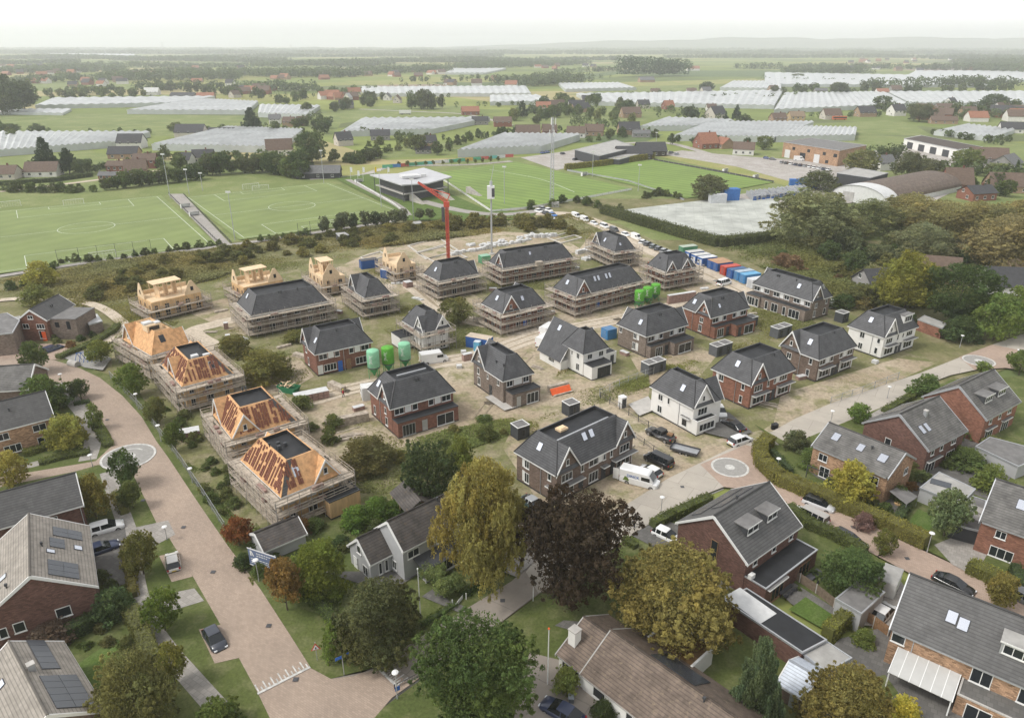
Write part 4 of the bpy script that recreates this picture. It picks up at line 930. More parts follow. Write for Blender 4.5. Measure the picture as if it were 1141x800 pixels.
trays();sheet('nursery_field',[(694,235),(786,224),(868,222),(872,262),(800,272)],'tray_field');sheet('yard',[(786,224),(900,205),(960,225),(872,240),(866,222)],'yard')
sheet('lawn',[(-40,420),(70,400),(150,430),(260,610),(340,750),(300,860),(-40,860)],'lawn')
sheet('lawn',[(225,560),(280,600),(340,590),(480,560),(590,640),(470,715),(420,750),(350,762),(285,660)],'lawn')
sheet('lawn',[(430,860),(415,800),(480,752),(555,700),(600,665),(700,600),(760,580),(830,660),(960,760),(900,860)],'lawn')
sheet('road',[(-30,398),(15,397),(61,403),(89,412),(112,423),(137,443),(158,466),(175,494),(188,512),(221,562),(254,610),(290,658),(323,709),(347,747),(369,759),(394,756),(422,745),(463,716),(496,695),(539,669),(570,650),(592,630),(622,606),(656,606),(640,640),(600,664),(554,699),(510,727),(476,752),(437,780),(417,803),(400,860),(330,860),(300,800),(287,773),(254,712),(214,642),(188,600),(175,585),(152,537),(148,530),(110,520),(86,527),(0,545),(-30,552),(-30,542),(0,534),(107,516),(124,500),(124,486),(108,462),(92,447),(78,438),(62,428),(40,420),(-30,418)],'road_brick')
sheet('road',[(369,759),(394,756),(422,745),(463,716),(496,695),(539,669),(570,650),(592,630),(622,606),(656,606),(640,640),(600,664),(554,699),(510,727),(476,752),(455,765),(437,745)],'road_old')
ribbon('pavement',[(62,430),(80,447),(97,468),(104,492),(98,515)],2.6,'paving');ribbon('pavement',[(0,529),(60,514),(100,502),(108,490)],1.8,'paving')
ribbon('pavement',[(120,528),(135,570),(148,610),(152,650),(163,690),(185,725),(222,768),(250,800),(270,830)],2.1,'paving');sheet('pavement',[(152,590),(188,582),(196,598),(170,612)],'paving');sheet('pavement',[(152,672),(217,658),(228,672),(170,690)],'paving')
sheet('parking_bay',[(178,622),(205,615),(215,645),(192,651)],'road_brick');sheet('parking_bay',[(222,704),(250,698),(270,735),(240,742)],'road_brick')
ribbon('path',[(0,336),(25,334.5),(84,337),(112,344),(132,357),(138,366),(127,377),(109,387),(76,402)],2.6,'sand_track')
sheet('driveway',[(98,590),(138,580),(150,650),(118,660),(108,640)],'dark_paving');sheet('driveway',[(-30,400),(-30,385),(70,385),(100,388),(70,403)],'road_pink')
sheet('road',[(600,664),(586,640),(596,626),(640,600),(686,572),(745,535),(809,504),(860,483),(887,468),(927,451),(973,435),(1024,418),(1072,399),(1105,386),(1180,360),(1180,395),(1110,406),(1087,414),(1059,420),(1029,431),(983,457),(930,478),(874,500),(846,522),(806,545),(786,553),(753,568),(725,585),(703,599),(650,636)],'road_concrete')
sheet('road',[(846,521),(879,548),(973,588),(1003,605),(1039,621),(1075,638),(1100,649),(1180,690),(1180,712),(1105,676),(1014,642),(965,616),(935,603),(876,577),(850,556),(830,548),(806,545),(780,520),(830,498),(862,506)],'road_pink')
sheet('road',[(1068,400),(1105,386),(1200,405),(1200,425),(1120,412),(1085,414)],'road_pink')
def ring_mark(px,py,r,name='road_marking'):
 g=G(px,py);n=48
 for r0,r1,mt,z in((0,r,'ring_grey',ZL[0]+.004),(r-.35,r,'road_white',ZL[0]+.009),(0,r*.26,'road_white',ZL[0]+.009)):
  mb=MB()
  for i in range(n):
   a,b=2*pi*i/n,2*pi*(i+1)/n
   if r0>0:mb.poly([(g.x+r0*cos(a),g.y+r0*sin(a),z),(g.x+r1*cos(a),g.y+r1*sin(a),z),(g.x+r1*cos(b),g.y+r1*sin(b),z),(g.x+r0*cos(b),g.y+r0*sin(b),z)])
   else:mb.poly([(g.x,g.y,z),(g.x+r1*cos(a),g.y+r1*sin(a),z),(g.x+r1*cos(b),g.y+r1*sin(b),z)])
  tag(mb.build(name,mt,uv=False),kind='structure')
ring_mark(143.6,511,4.1);ring_mark(813,523,2.9);ring_mark(1090,404,3.1)
g=G(143.6,511);mb=MB();n=48
for i in range(8,44):
 a,b=2*pi*i/n,2*pi*(i+1)/n;z=ZL[0]+.013
 mb.poly([(g.x+r_*cos(t_)*1.0,g.y+r_*sin(t_),z) for r_,t_ in((2.35,a),(2.6,a),(2.6,b),(2.35,b))])
tag(mb.build('road_marking','road_white',uv=False),kind='structure')
def teeth(a,b,n,l0,l1,flip=1):
 A,B=G(*a),G(*b);d=B-A;L=d.length;d.normalize();nn=Vector((-d.y,d.x,0))*flip;mb=MB();z=ZL[0]+.006
 bar=lambda p,q,w:(lambda v,m:mb.poly([tuple(p+m),tuple(p-m),tuple(q-m),tuple(q+m)]))(0,Vector((-(q-p).y,(q-p).x,0)).normalized()*w/2)
 A.z=B.z=z;bar(A,B,.3)
 for i in range(n):
  p=A+d*(L*(i+.5)/n)+nn*.18;p.z=z+.001;bar(p,p+nn*(l0 if i%2 else l1),.14)
 for i,f in enumerate(mb.f):
  P=[Vector(mb.v[k]) for k in f]
  if(P[1]-P[0]).cross(P[2]-P[0]).z<0:mb.f[i]=tuple(reversed(f))
 tag(mb.build('road_marking','road_white',uv=False),kind='structure')
teeth((287.5,776),(346,746),14,.5,1.1);teeth((421,747),(443,768),11,.6,1.3)
for o_ in list(COL.objects):
 if o_.name.startswith('drain_cover'):o_.location.z=ZL[0]+.01-.2
kerb([(62,428),(92,447),(108,462),(122,480)]);kerb([(152,537),(175,585),(214,642),(254,712),(287,773)]);kerb([(89,412),(137,443),(175,494),(221,562),(290,658),(347,747),(369,759),(394,756),(422,745),(463,716),(539,669),(570,650)])
kerb([(417,803),(437,780),(476,752),(554,699),(600,665)]);kerb([(686,572),(745,535),(800,508)]);kerb([(703,599),(753,568),(806,545)]);kerb([(879,548),(973,588),(1039,621),(1100,649)])
sheet('driveway',[(590,730),(622,738),(650,765),(690,800),(700,860),(560,860),(580,770)],'road_old');sheet('path',[(618,700),(628,694),(700,700),(770,760),(760,772),(690,720)],'dark_paving')
sheet('driveway',[(703,599),(735,580),(790,600),(830,650),(800,670),(752,625)],'dark_paving');sheet('terrace',[(862,655),(905,615),(960,640),(1000,660),(960,700),(905,690),(880,675)],'dark_paving')
sheet('lawn',[(878,682),(897,668),(930,690),(915,703)],'lawn_bright');sheet('driveway',[(965,655),(995,640),(1010,660),(992,700),(960,700)],'paving');sheet('terrace',[(935,715),(990,700),(1040,760),(1141,800),(1141,860),(900,860),(890,760)],'dark_paving')
sheet('lawn',[(955,762),(985,755),(1000,775),(975,800),(940,790)],'lawn');sheet('lawn',[(840,475),(870,500),(900,545),(1000,600),(1080,640),(1180,660),(1180,420),(1060,425),(960,465),(880,498)],'lawn')
sheet('lawn',[(846,522),(880,548),(935,572),(1000,602),(1010,560),(900,500),(860,498)],'lawn');sheet('lawn',[(836,558),(876,577),(935,603),(965,616),(1000,640),(960,700),(880,650),(800,560)],'lawn');sheet('terrace',[(890,520),(910,535),(960,560),(1000,575),(1010,560),(940,535),(905,505)],'dark_paving');sheet('driveway',[(1040,610),(1090,590),(1105,610),(1085,645),(1060,632)],'paving');sheet('driveway',[(960,470),(985,455),(1005,462),(975,480)],'paving')
sheet('terrace',[(1015,500),(1060,478),(1110,500),(1141,520),(1100,560),(1050,540),(1010,565),(995,550)],'dark_paving');sheet('lawn',[(1012,585),(1022,570),(1045,580),(1030,600)],'lawn_bright')
sheet('driveway',[(778,483),(800,462),(812,462),(838,484),(815,492)],'dark_paving');sheet('pavement',[(700,453),(722,444),(732,458),(712,466)],'concrete');sheet('pavement',[(540,445),(562,460),(576,456),(555,440)],'concrete')
sheet('lawn',[(85,745),(130,715),(165,740),(160,800),(120,800)],'lawn_bright');sheet('driveway',[(560,590),(600,580),(622,606),(592,632),(575,646),(560,640)],'paving')
sheet('path',[(470,668),(482,660),(500,672),(520,680),(512,686)],'dark_paving');sheet('terrace',[(360,640),(405,655),(440,660),(500,620),(520,610),(500,590),(440,640),(400,640)],'dark_paving')
sheet('playground',[(70,400),(100,388),(125,402),(115,415),(95,412)],'gravel_mat')
GN='new houses with steep truncated roofs'
def rear_band(h,side='F',n=2,z=3.5):
 """first floor row: window, white panel, small window per dwelling"""
 L=h.ln(side);u=(L-2*h.o)/n
 for i in range(n):
  a=h.o+i*u;m=i%2
  X=(lambda x:a+x) if m==0 else(lambda x:a+u-x)
  h.win(side,X(u*.24),z,u*.30,1.15,2);lo,hi=sorted((X(u*.42),X(u*.62)));h.panel(side,lo,hi);h.win(side,X(u*.74),z,u*.17,1.15,1)
def rear_doors(h,side,x0,x1,dep,n=1,w=2.3):
 y=h.o-dep-.004
 for i in range(n):
  c=x0+(x1-x0)*(i+.5)/n;h.win(side,c,.35,w,2.05,3,y=y)
def street_front(h,side='F',bays=((.06,.40),(.62,.96)),doors=(.46,.56)):
 L=h.ln(side)
 for a,b in bays:
  h.canopy(side,L*a,L*b+.3);h.win(side,L*(a+b)/2,.75,L*(b-a)*.72,1.5,3);h.block(side,L*a+.1,L*a+.45,.42,2.6,'white_paint','white_panel',h.o-.05);h.block(side,L*b-.1,L*b+.2,.42,2.6,'white_paint','white_panel',h.o-.05)
 for d in doors:h.door(side,L*d)
h=House('semi_detached_house','red brick house with blue front door behind three mint and green silos',(330.8,381.3),(350.5,395.5),(417.1,382.1),wall='brick_red',group=GN)
h.mansard(gables=(('L',0,4.6),('R',4.2,8.6)));rear_band(h);h.skylight('L',6.2,1.3);h.wins('L',[(2.4,3.3,.8,1.2,1),(3.2,.9,.8,1.6,1)]);h.vent('F',5.6,2.0,1);h.pipe('F',6.0)
h.win('F',3.0,.8,2.6,1.5,4);h.win('F',9.6,.8,2.4,1.5,3);h.door('F',5.1,mt='blue_sign');h.door('F',6.9,mt='wood_brown');h.block('F',.45,1.5,.5,2.4,'white_paint','white_panel',h.o-.05)
h=House('semi_detached_house','red brick house with full width flat ground floor extension and boarded doors',(409.3,434),(434.7,456.5),(507.6,435.9),wall='brick_red',group=GN)
h.mansard(gables=(('L',4.3,8.9),));rear_band(h);h.ext('F',.4,12.0,2.1);h.wins('L',[(6.6,3.0,.7,1.2,1),(2.0,.9,.8,1.7,1),(6.8,.8,.9,1.6,1)]);h.vent('F',6.0,1.9);h.skylight('L',2.6,1.2);h.pipe('L',4.4)
h.win('F',2.4,.3,2.4,2.1,4,y=h.o-2.104,col='galvanised');h.block('F',4.9,5.9,.3,2.3,'galvanised','door',h.o-2.16,h.o-2.11);h.win('F',9.4,.3,3.3,2.1,2,y=h.o-2.104)
h.at(MB().box(h.L*.3,h.L*.75,h.W*.5,h.W*.5+.3,h.deckz+.01,h.deckz+.3),'roof_duct','galvanised',Matrix(),uv=False)
h=House('detached_house','narrow brown brick house with steep roof beside the sandy yard',(526.2,401.8),(560.1,425.4),(594.4,415.1),wall='brick_grey',group=GN)
h.mansard(gables=(('L',0,5.0),('B',0.4,5.4)));h.wins('F',[(1.7,3.5,1.3,1.15,2),(5.3,3.5,1.3,1.15,2)]);h.panel('F',2.6,4.4);h.ext('F',.8,6.9,2.4);h.win('F',5.2,.3,2.6,2.1,3,y=h.o-2.404);h.block('F',1.7,2.6,.3,2.3,'galvanised','door',h.o-2.45,h.o-2.41)
h.wins('L',[(2.2,3.0,.8,1.3,1),(5.6,3.3,.5,.9,1),(2.4,.8,1.0,1.6,2),(9.3,3.4,.7,1.1,1)]);h.door('L',6.6,mt='anthracite');h.vent('L',7.2,1.2,1);h.vent('L',9.6,1.3,1)
h=House('detached_house','white rendered house with roof sweeping low at one side and white garage',(624.0,383.6),(649.9,395.5),(679.9,388.1),wall='render_white',group=GN)
h.mansard(gables=(('R',3.4,7.0),));t=h.t
h.wins('F',[(2.0,3.5,1.2,1.1,2),(4.9,3.5,1.2,1.1,2)]);h.ext('F',.5,5.6,2.6,mt='render_white');h.win('F',3.6,.3,3.3,2.2,3,y=h.o-2.604,col='anthracite');h.wins('L',[(5.0,3.4,.9,1.2,2),(5.0,.9,1.0,1.5,2),(3.1,3.6,.45,.9,1)])
p=1.9;F=h.fr('L');he=h.he
h.at(MB().box(-5.6+h.o,1.9,-p+h.o,h.o-.003,0.02,he-p*t-.02).box(-5.6+h.o,-.02,h.o,6.0,.02,he),'side_wing','render_white',F)
w_=MB();w_.slab((-5.8,-p,he-p*t),(2.3,-p,he-p*t),(2.3,.02,he+.035),(-5.8,.02,he+.035),.14);h.at(w_,'catslide_roof','tile_dark',F);w_=MB();r_=h.ht/t;w_.slab((-5.8,0,he+.02),(-.0,0,he+.02),(r_,r_,he+h.ht),(-5.8,r_,he+h.ht),.1);w_.slab((0,r_*2,he),(-5.8,r_*2,he),(-5.8,r_,he+h.ht),(r_,r_,he+h.ht),.1);h.at(w_,'wing_roof','tile_dark',F)
b_=MB();P_=[(-p,he-p*t),(0,he),(r_,he+h.ht),(2*r_,he),(2*r_,he-.4),(r_,he+h.ht-.45),(-p+.1,he-p*t-.25)];k_=len(b_.v)
for xx in(-5.86,-5.72):b_.v+=[(xx,y,z) for y,z in P_]
b_.f+=[tuple(range(7)),tuple(reversed(range(7,14)))]+[(i,i+7,(i+1)%7+7,(i+1)%7) for i in range(7)];h.at(b_,'barge_board','white_paint',F,uv=False)
b_=MB().slab((2.32,-p-.05,he-p*t-.2),(2.32,.2,he-.15+.2),(2.32,.2,he+.2),(2.32,-p-.05,he-p*t+.12),.1);h.at(b_,'barge_board','white_paint',F,uv=False)
h.win('L',-1.2,1.0,1.9,.9,4,y=h.o-p-.004);h.skylight('L',-2.6,1.5)
a_=h.at(MB().box(h.L-.2,h.L+3.6,1.6,7.6,.02,2.9),'garage','render_white',Matrix());put('flat_roof',MB().box(h.L-.05,h.L+3.45,1.75,7.45,2.903,2.96).mesh('flat_roof','black_felt',False),a_);put('door',MB().box(h.L+2.0,h.L+2.9,1.54,1.597,.3,2.3).mesh('door','anthracite',False),a_);put('base_course',MB().box(h.L-.2,h.L+3.62,1.585,7.6,0,.4).mesh('base_course','plinth',False),a_)
h=House('semi_detached_house','grey brown brick house with flat extension beside the green skip',(686.6,361.3),(720.1,375.5),(767.5,362.1),wall='brick_grey',group=GN)
h.mansard(gables=(('B',7.4,11.8),('R',0,4.6)));rear_band(h);h.ext('F',.5,6.0,1.4);h.ext('F',6.02,11.9,2.9);h.win('F',3.0,.3,2.0,2.1,3,y=h.o-1.404);h.door('F',5.2,y=h.o-1.404);h.win('F',9.2,.3,3.8,2.1,2,y=h.o-2.904)
h.wins('L',[(1.2,3.4,.7,1.2,1),(5.6,3.4,.9,1.2,2),(5.4,.9,.9,1.6,2)]);h.panel('L',6.2,6.8,3.3,4.6);h.panel('L',6.0,6.7,.8,2.6);h.skylight('L',6.0,1.3);h.vent('F',5.4,1.9)
h=House('semi_detached_house','orange red brick house with corner gable and flat extensions near the containers',(760.7,342.1),(792.6,354.7),(835.2,342.9),wall='brick_orange',group=GN)
h.mansard(gables=(('L',4.2,8.6),('R',.2,4.6)));rear_band(h);h.ext('F',.5,5.6,1.3);h.ext('F',5.62,12.0,3.0);h.win('F',2.4,.3,2.0,2.1,3,y=h.o-1.304);h.door('F',4.7,y=h.o-1.304);h.door('F',6.8,y=h.o-3.004);h.win('F',9.8,.3,3.0,2.1,2,y=h.o-3.004)
h.wins('L',[(5.9,3.0,1.0,1.2,2),(5.7,.8,1.0,1.6,2)]);h.skylight('L',2.6,1.2);h.skylight('F',3.6,1.2,.6,.9);h.vent('F',5.0,1.9);h.pipe('L',3.2)
h=House('terraced_row','long grey brown brick row with continuous flat extension near the scrubland',(837.5,316.3),(905.4,336.8),(929,330.5),wall='brick_grey',group=GN)
h.mansard(gables=(('F',0,4.5),('B',.5,5)));F='L';L=h.ln('L');u=L/3
for i in range(3):h.win('L',u*i+u*.24,3.5,u*.3,1.15,2);h.panel('L',u*i+u*.42,u*i+u*.6);h.win('L',u*i+u*.76,3.5,u*.24,1.15,2)
h.ext('L',.2,4.4,2.4,top='anthracite');h.ext('L',4.42,L-.4,2.0)
for x,w in((1.7,2.4),(3.6,.9)):h.win('L',x,.3,w,2.1,3 if w>1 else 1,y=h.o-2.404)
for x,w in((6.2,.9),(8.6,1.9),(11.4,.9),(14.2,3.0)):h.win('L',x,.3,w,2.1,3 if w>2 else 2 if w>1 else 1,y=h.o-2.004)
h.wins('F',[(2.2,3.0,.9,1.2,2),(2.0,.8,.9,1.6,2),(6.2,3.4,.7,1.1,1),(5.9,.8,.9,1.5,1)]);h.vent('L',5.6,1.9);h.vent('L',11.0,2.0,1);h.skylight('L',12.4,1.5);h.skylight('F',5.8,1.5)
h=House('semi_detached_house','brown brick house with white banded bays between the white house and the red one',(867.9,384.9),(912.8,401.5),(955.4,385.7),wall='brick_brown',group=GN)
h.mansard(gables=(('L',0,5.0),));rear_band(h,z=3.5);street_front(h);h.wins('L',[(2.4,2.9,1.1,1.3,2),(7.3,3.4,.7,1.2,1),(7.0,.8,.8,1.4,1)]);h.skylight('L',5.8,1.5);h.pipe('L',4.9);h.vent('F',7.2,2.1,1)
h=House('semi_detached_house','white rendered house with front gable and white dormer in front of the yellowing tree',(942,363.6),(986.2,377),(1027.2,365.2),wall='render_white',group=GN)
h.mansard(gables=(('F',0,4.9),));street_front(h);h.wins('F',[(2.4,3.2,2.2,1.2,3),(5.5,3.3,.6,1.4,1),(9.7,3.4,2.2,1.15,3),(7.4,3.5,.6,1.0,1)]);h.dormer('F',7.6,10.6,.9,1.7,'white_paint',3)
h.wins('L',[(3.6,3.3,1.1,1.3,2),(3.6,.8,1.0,1.4,2),(8.6-1.2,3.3,.7,1.1,1),(8.6-1.4,.9,.7,1.4,1)]);h.skylight('L',4.2,1.5);h.pipe('L',6.0)
h=House('semi_detached_house','orange red brick house with front gable and canopy bays along the concrete road',(791.8,410.7),(837.5,430.4),(887.2,411.8),wall='brick_orange',group=GN)
h.mansard(gables=(('F',0,4.9),));street_front(h);h.wins('F',[(2.5,3.2,2.3,1.3,3),(5.3,3.4,.6,1.3,1),(9.6,3.5,2.2,1.15,3),(7.2,3.5,.6,1.1,1)]);h.panel('F',7.6,8.4)
h.wins('L',[(2.4,3.3,1.1,1.25,2),(1.6,.8,1.2,1.5,2),(7.4,3.4,.7,1.2,1),(7.2,.8,.7,1.4,1)]);h.panel('L',1.2,1.75,3.2,4.6);h.skylight('L',4.8,1.5);h.vent('F',8.4,2,1);h.pipe('L',5.8)
h=House('detached_house','white rendered house with front gable and glazed corner bay beside the parked pickup',(721.3,431.3),(773.4,456.3),(805.7,447.1),wall='render_white',group=GN)
h.mansard(gables=(('F',0,5.0),('R',.0,4.6,.9)),);h.win('F',2.5,3.2,2.2,1.3,3);h.ext('F',.35,4.9,1.1,2.75,top='black_felt',trim='white_paint',name='bay')
h.win('F',2.7,.8,3.6,1.35,4,y=h.o-1.104);h.wins('L',[(2.6,3.2,1.1,1.2,2),(2.6,.8,1.1,1.4,2),(4.6,3.3,.6,1.2,1),(8.6,.8,1.2,1.4,1)]);h.skylight('L',6.7,1.3);h.pipe('L',7.2)
a_=h.canopy('L',7.8,10.0,2.6,.5)
h=House('terraced_row','long dark brown brick row with two front gables behind the copper beech',(572.2,503.3),(620.4,531.2),(709.1,486.9),wall='brick_brown',group=GN)
L=h.L;h.mansard(gables=(('F',0,4.9),('F',L-4.6,L)));h.wins('F',[(2.4,3.2,2.2,1.3,3),(L-2.3,3.2,2.2,1.3,3),(5.6,3.4,.6,1.3,1),(L-5.3,3.4,.6,1.2,1),(8.0,3.5,2.0,1.2,2),(10.4,3.5,.6,1.1,1),(8.1,.7,2.0,1.7,3)])
h.panel('F',9.1,10.0);h.canopy('F',.6,5.6);h.canopy('F',L-5.2,L+.1);h.win('F',L-2.4,.8,3.0,1.5,3);h.win('F',2.6,.8,2.6,1.5,3);h.canopy('F',9.6,11.0,2.5,.8);h.door('F',5.4);h.door('F',10.3);h.door('F',L-4.9)
h.block('F',L-.45,L-.05-.3,.45,2.6,'white_paint','white_panel',h.o-.06)
h.wins('L',[(2.6,3.2,1.0,1.3,2),(2.6,.7,1.0,1.7,2),(7.4,3.4,.7,1.2,1)]);h.panel('L',1.6,2.1,3.1,4.6);h.panel('L',1.6,2.1,.7,2.5);h.skylight('L',4.2,1.4);h.skylight('F',7.4,1.9);h.skylight('F',8.9,1.9);h.canopy('L',7.0,8.5,2.4,.6);h.pipe('L',5.6)
h.at(MB().box(5.2,6.8,4.6,5.8,h.deckz+.02,h.deckz+.35).box(5.5,6.5,4.8,5.6,h.deckz+.352,h.deckz+.5),'roof_hatch','timber_pale',Matrix(),uv=False);h.at(MB().box(3,L-3,2.9,3.5,h.deckz+.01,h.deckz+.05),'zinc_strip','galvanised',Matrix(),uv=False)
GS='unfinished houses in scaffolding'
def shell_wins(h,z=(3.4,.6),sides='FL'):
 for sd in sides:
  L=h.ln(sd);n=max(2,int(L/2.6))
  for i in range(n):
   for zz in z:h.win(sd,L*(i+.5)/n,zz,1.3 if i%2 else .8,1.25 if zz>2 else 1.7,2,col='galvanised' if(i+int(zz))%3==0 else 'white_paint')
def wip(name,label,A,B,C,wall,gables,slabel,sides='FLRB',sk={},**k):
 h=House(name,label,A,B,C,wall=wall,group=GS,**k);h.mansard(gables=gables);shell_wins(h);h.scaffold(slabel,sides=sides,**sk);return h
h=wip('terraced_row','long unfinished row with plain dark roof left of the site',(262.5,337.5),(280.1,352.5),(365.7,336.4),'brick_grey',(),'scaffolding round the long dark roofed row at the left of the site')
h.vent('F',7.4,2.2);h.vent('F',11.8,2.2,1)
h.skylight('L',4.2,1.6)
h=wip('detached_house','small unfinished dark roofed house below the timber shell with blue containers',(389.5,319.2),(406.7,332.8),(435.1,327),'brick_grey',(('L',0,4.8),),'scaffolding round the small dark roofed house next to the blue containers');h.vent('F',1.2,1.2,1)
h=wip('semi_detached_house','unfinished dark hipped house directly before the red crane',(470,305.2),(489.7,313.9),(534.7,306),'brick_grey',(('R',.2,4.5),),'scaffolding round the hipped house before the red crane');h.skylight('L',4.6,1.3);h.vent('F',6,2.2)
h=wip('terraced_row','long unfinished row at the rear of the site beside the grey camera mast',(549.5,291),(560.7,299.7),(635.7,286),'brick_red',(('L',3.6,8.2),),'scaffolding round the long rear row beside the camera mast');h.vent('F',6,2.2);h.vent('F',14.5,2.2);h.skylight('F',9.4,1.7,.6,.9)
h.at(MB().box(10.2,12.2,-1.0,.4,2.9,5.6),'hoist_box','plank',Matrix(),uv=False)
h=wip('semi_detached_house','unfinished red brick house with white edged gable in the middle of the site',(535.5,338.4),(560,350.2),(608.9,339.2),'brick_red',(('F',0,5.0),('B',.2,4.8)),'scaffolding round the gabled red brick house in the middle of the site');h.skylight('L',4.6,1.5);h.skylight('F',6.4,1.4,.7,1.1);h.door('F',6.4,mt='blue_sign')
h=wip('terraced_row','long unfinished red brick row with four small roof windows',(616,320.7),(642,331),(716.2,312.8),'brick_red',(('F',0,4.9),),'scaffolding round the long row with four roof windows')
for x in(7.4,8.6,11.2,12.4):h.skylight('F',x,1.8,.62,1.25)
h.skylight('L',4.0,1.4);h.door('F',7.6,mt='blue_sign')
h=wip('detached_house','small unfinished dark hipped house beside the row of parked vans',(663,269.6),(685.4,281.3),(706,277.3),'brick_grey',(('L',0,4.6),),'scaffolding round the small hipped house beside the parked vans');h.skylight('L',5.6,1.2);h.skylight('F',2.4,1.2,.6,.8)
h=wip('semi_detached_house','unfinished red brick house with two white front gables by the sand track',(722,295),(742.2,303.6),(774.8,297.2),'brick_red',(('F',.2,3.8),('F',5.4,9.0)),'scaffolding round the house with two front gables by the sand track');h.vent('L',3.5,1.5,1)
h=wip('detached_house','white walled unfinished house with two gables behind the silos',(446.5,357.6),(470.5,371.6),(502,364.8),'render_white',(('F',3.2,7.0),('L',5.6,9.8)),'scaffolding round the white walled house behind the silos',sk=dict(levels=(1.7,4.3),w=.9,top=5.4))
h.ext('L',.2,4.6,3.2,mt='render_white')
h=House('unfinished_house','house with bare orange boarded roof and yellow roof light box',(137,377),(168.9,396.8),(212,383.5),wall='timber',group=GS);h.mansard(mt='osb',gutter='white_paint',gables=(('L',0.4,5.4),('R',.3,4.6)),deckm='timber_pale');h.skylight('F',3.2,1.5,.9,1.4,'glass','steel_dark');shell_wins(h,(3.3,.7))
h.at(MB().box(1.8,4.6,4.2,6.4,h.deckz+.02,h.deckz+1.4),'roof_light_box','timber_pale',Matrix(),uv=False);h.at(MB().box(2.2,4.2,4.15,4.195,h.deckz+.3,h.deckz+1.1),'roof_light_pane','glass',Matrix(),uv=False);h.at(MB().box(1.7,3.4,5.0,6.5,h.deckz+1.402,h.deckz+1.8).box(3.6,4.7,4.4,5.6,h.deckz+1.402,h.deckz+1.65),'insulation_roll','wrap_white',Matrix(),uv=False)
h.scaffold('scaffolding round the house with the bare orange roof',top=5.6)
h=House('unfinished_house','half tiled orange roofed house second from the road bend',(176.4,406.3),(202.8,431.5),(261.2,417.3),wall='timber',group=GS);h.mansard(mt='osb',gables=(('L',4.6,9.2),('B',1.0,5.4)));h.stacks('F',3);h.stacks('L',4);h.slate_edge('F',1,.8);h.slate_edge('L',-1,.7);h.skylight('F',6.0,1.4,.8,1.3,'glass','galvanised');shell_wins(h,(3.3,.7))
h.at(MB().box(3.4,4.6,3.4,4.4,h.deckz+.02,h.deckz+.7).box(5.4,6.8,3.2,4.0,h.deckz+.02,h.deckz+.5),'roof_pallet','wrap_white',Matrix(),uv=False);h.scaffold('scaffolding round the half tiled house second from the road bend',top=5.6)
h=House('unfinished_house','half tiled orange roofed house with dormer gable, third along the road',(231.5,462.5),(258.5,489.5),(332,470.5),wall='timber',group=GS);h.mansard(mt='osb',gables=(('L',.1,4.9),('F',.0,4.6)));h.stacks('F',5);h.stacks('L',6);h.slate_edge('F',1,.9);shell_wins(h,(3.3,.7));h.scaffold('scaffolding round the half tiled house third along the road',top=5.6);h.vent('B',5,2.5)
h=House('unfinished_house','half tiled orange roofed house with black flat top nearest the road sign',(271.5,511.3),(312.8,554.7),(377.4,526),wall='timber',group=GS);h.mansard(mt='osb',gables=(('F',5.0,9.0,.0),('B',2.5,6.5)));h.stacks('L',8);h.stacks('F',9,1.6,3.6);h.slate_edge('F',-1,.9);h.skylight('F',3.2,1.4,.8,1.3,'skylight_glass','galvanised');h.vent('L',5.6,2.42,1)
h.at(MB().box(3.2,3.7,6.4,6.9,h.deckz,h.deckz+.7).box(3.6,4.1,7.6,8.1,h.deckz,h.deckz+.6).box(4.3,4.8,6.9,7.3,h.deckz,h.deckz+.55),'roof_duct','anthracite',Matrix(),uv=False);shell_wins(h,(3.3,.7))
h.ext('F',5.6,10.4,3.0,2.9,mt='timber');h.scaffold('scaffolding round the half tiled house nearest the road sign',top=5.6)
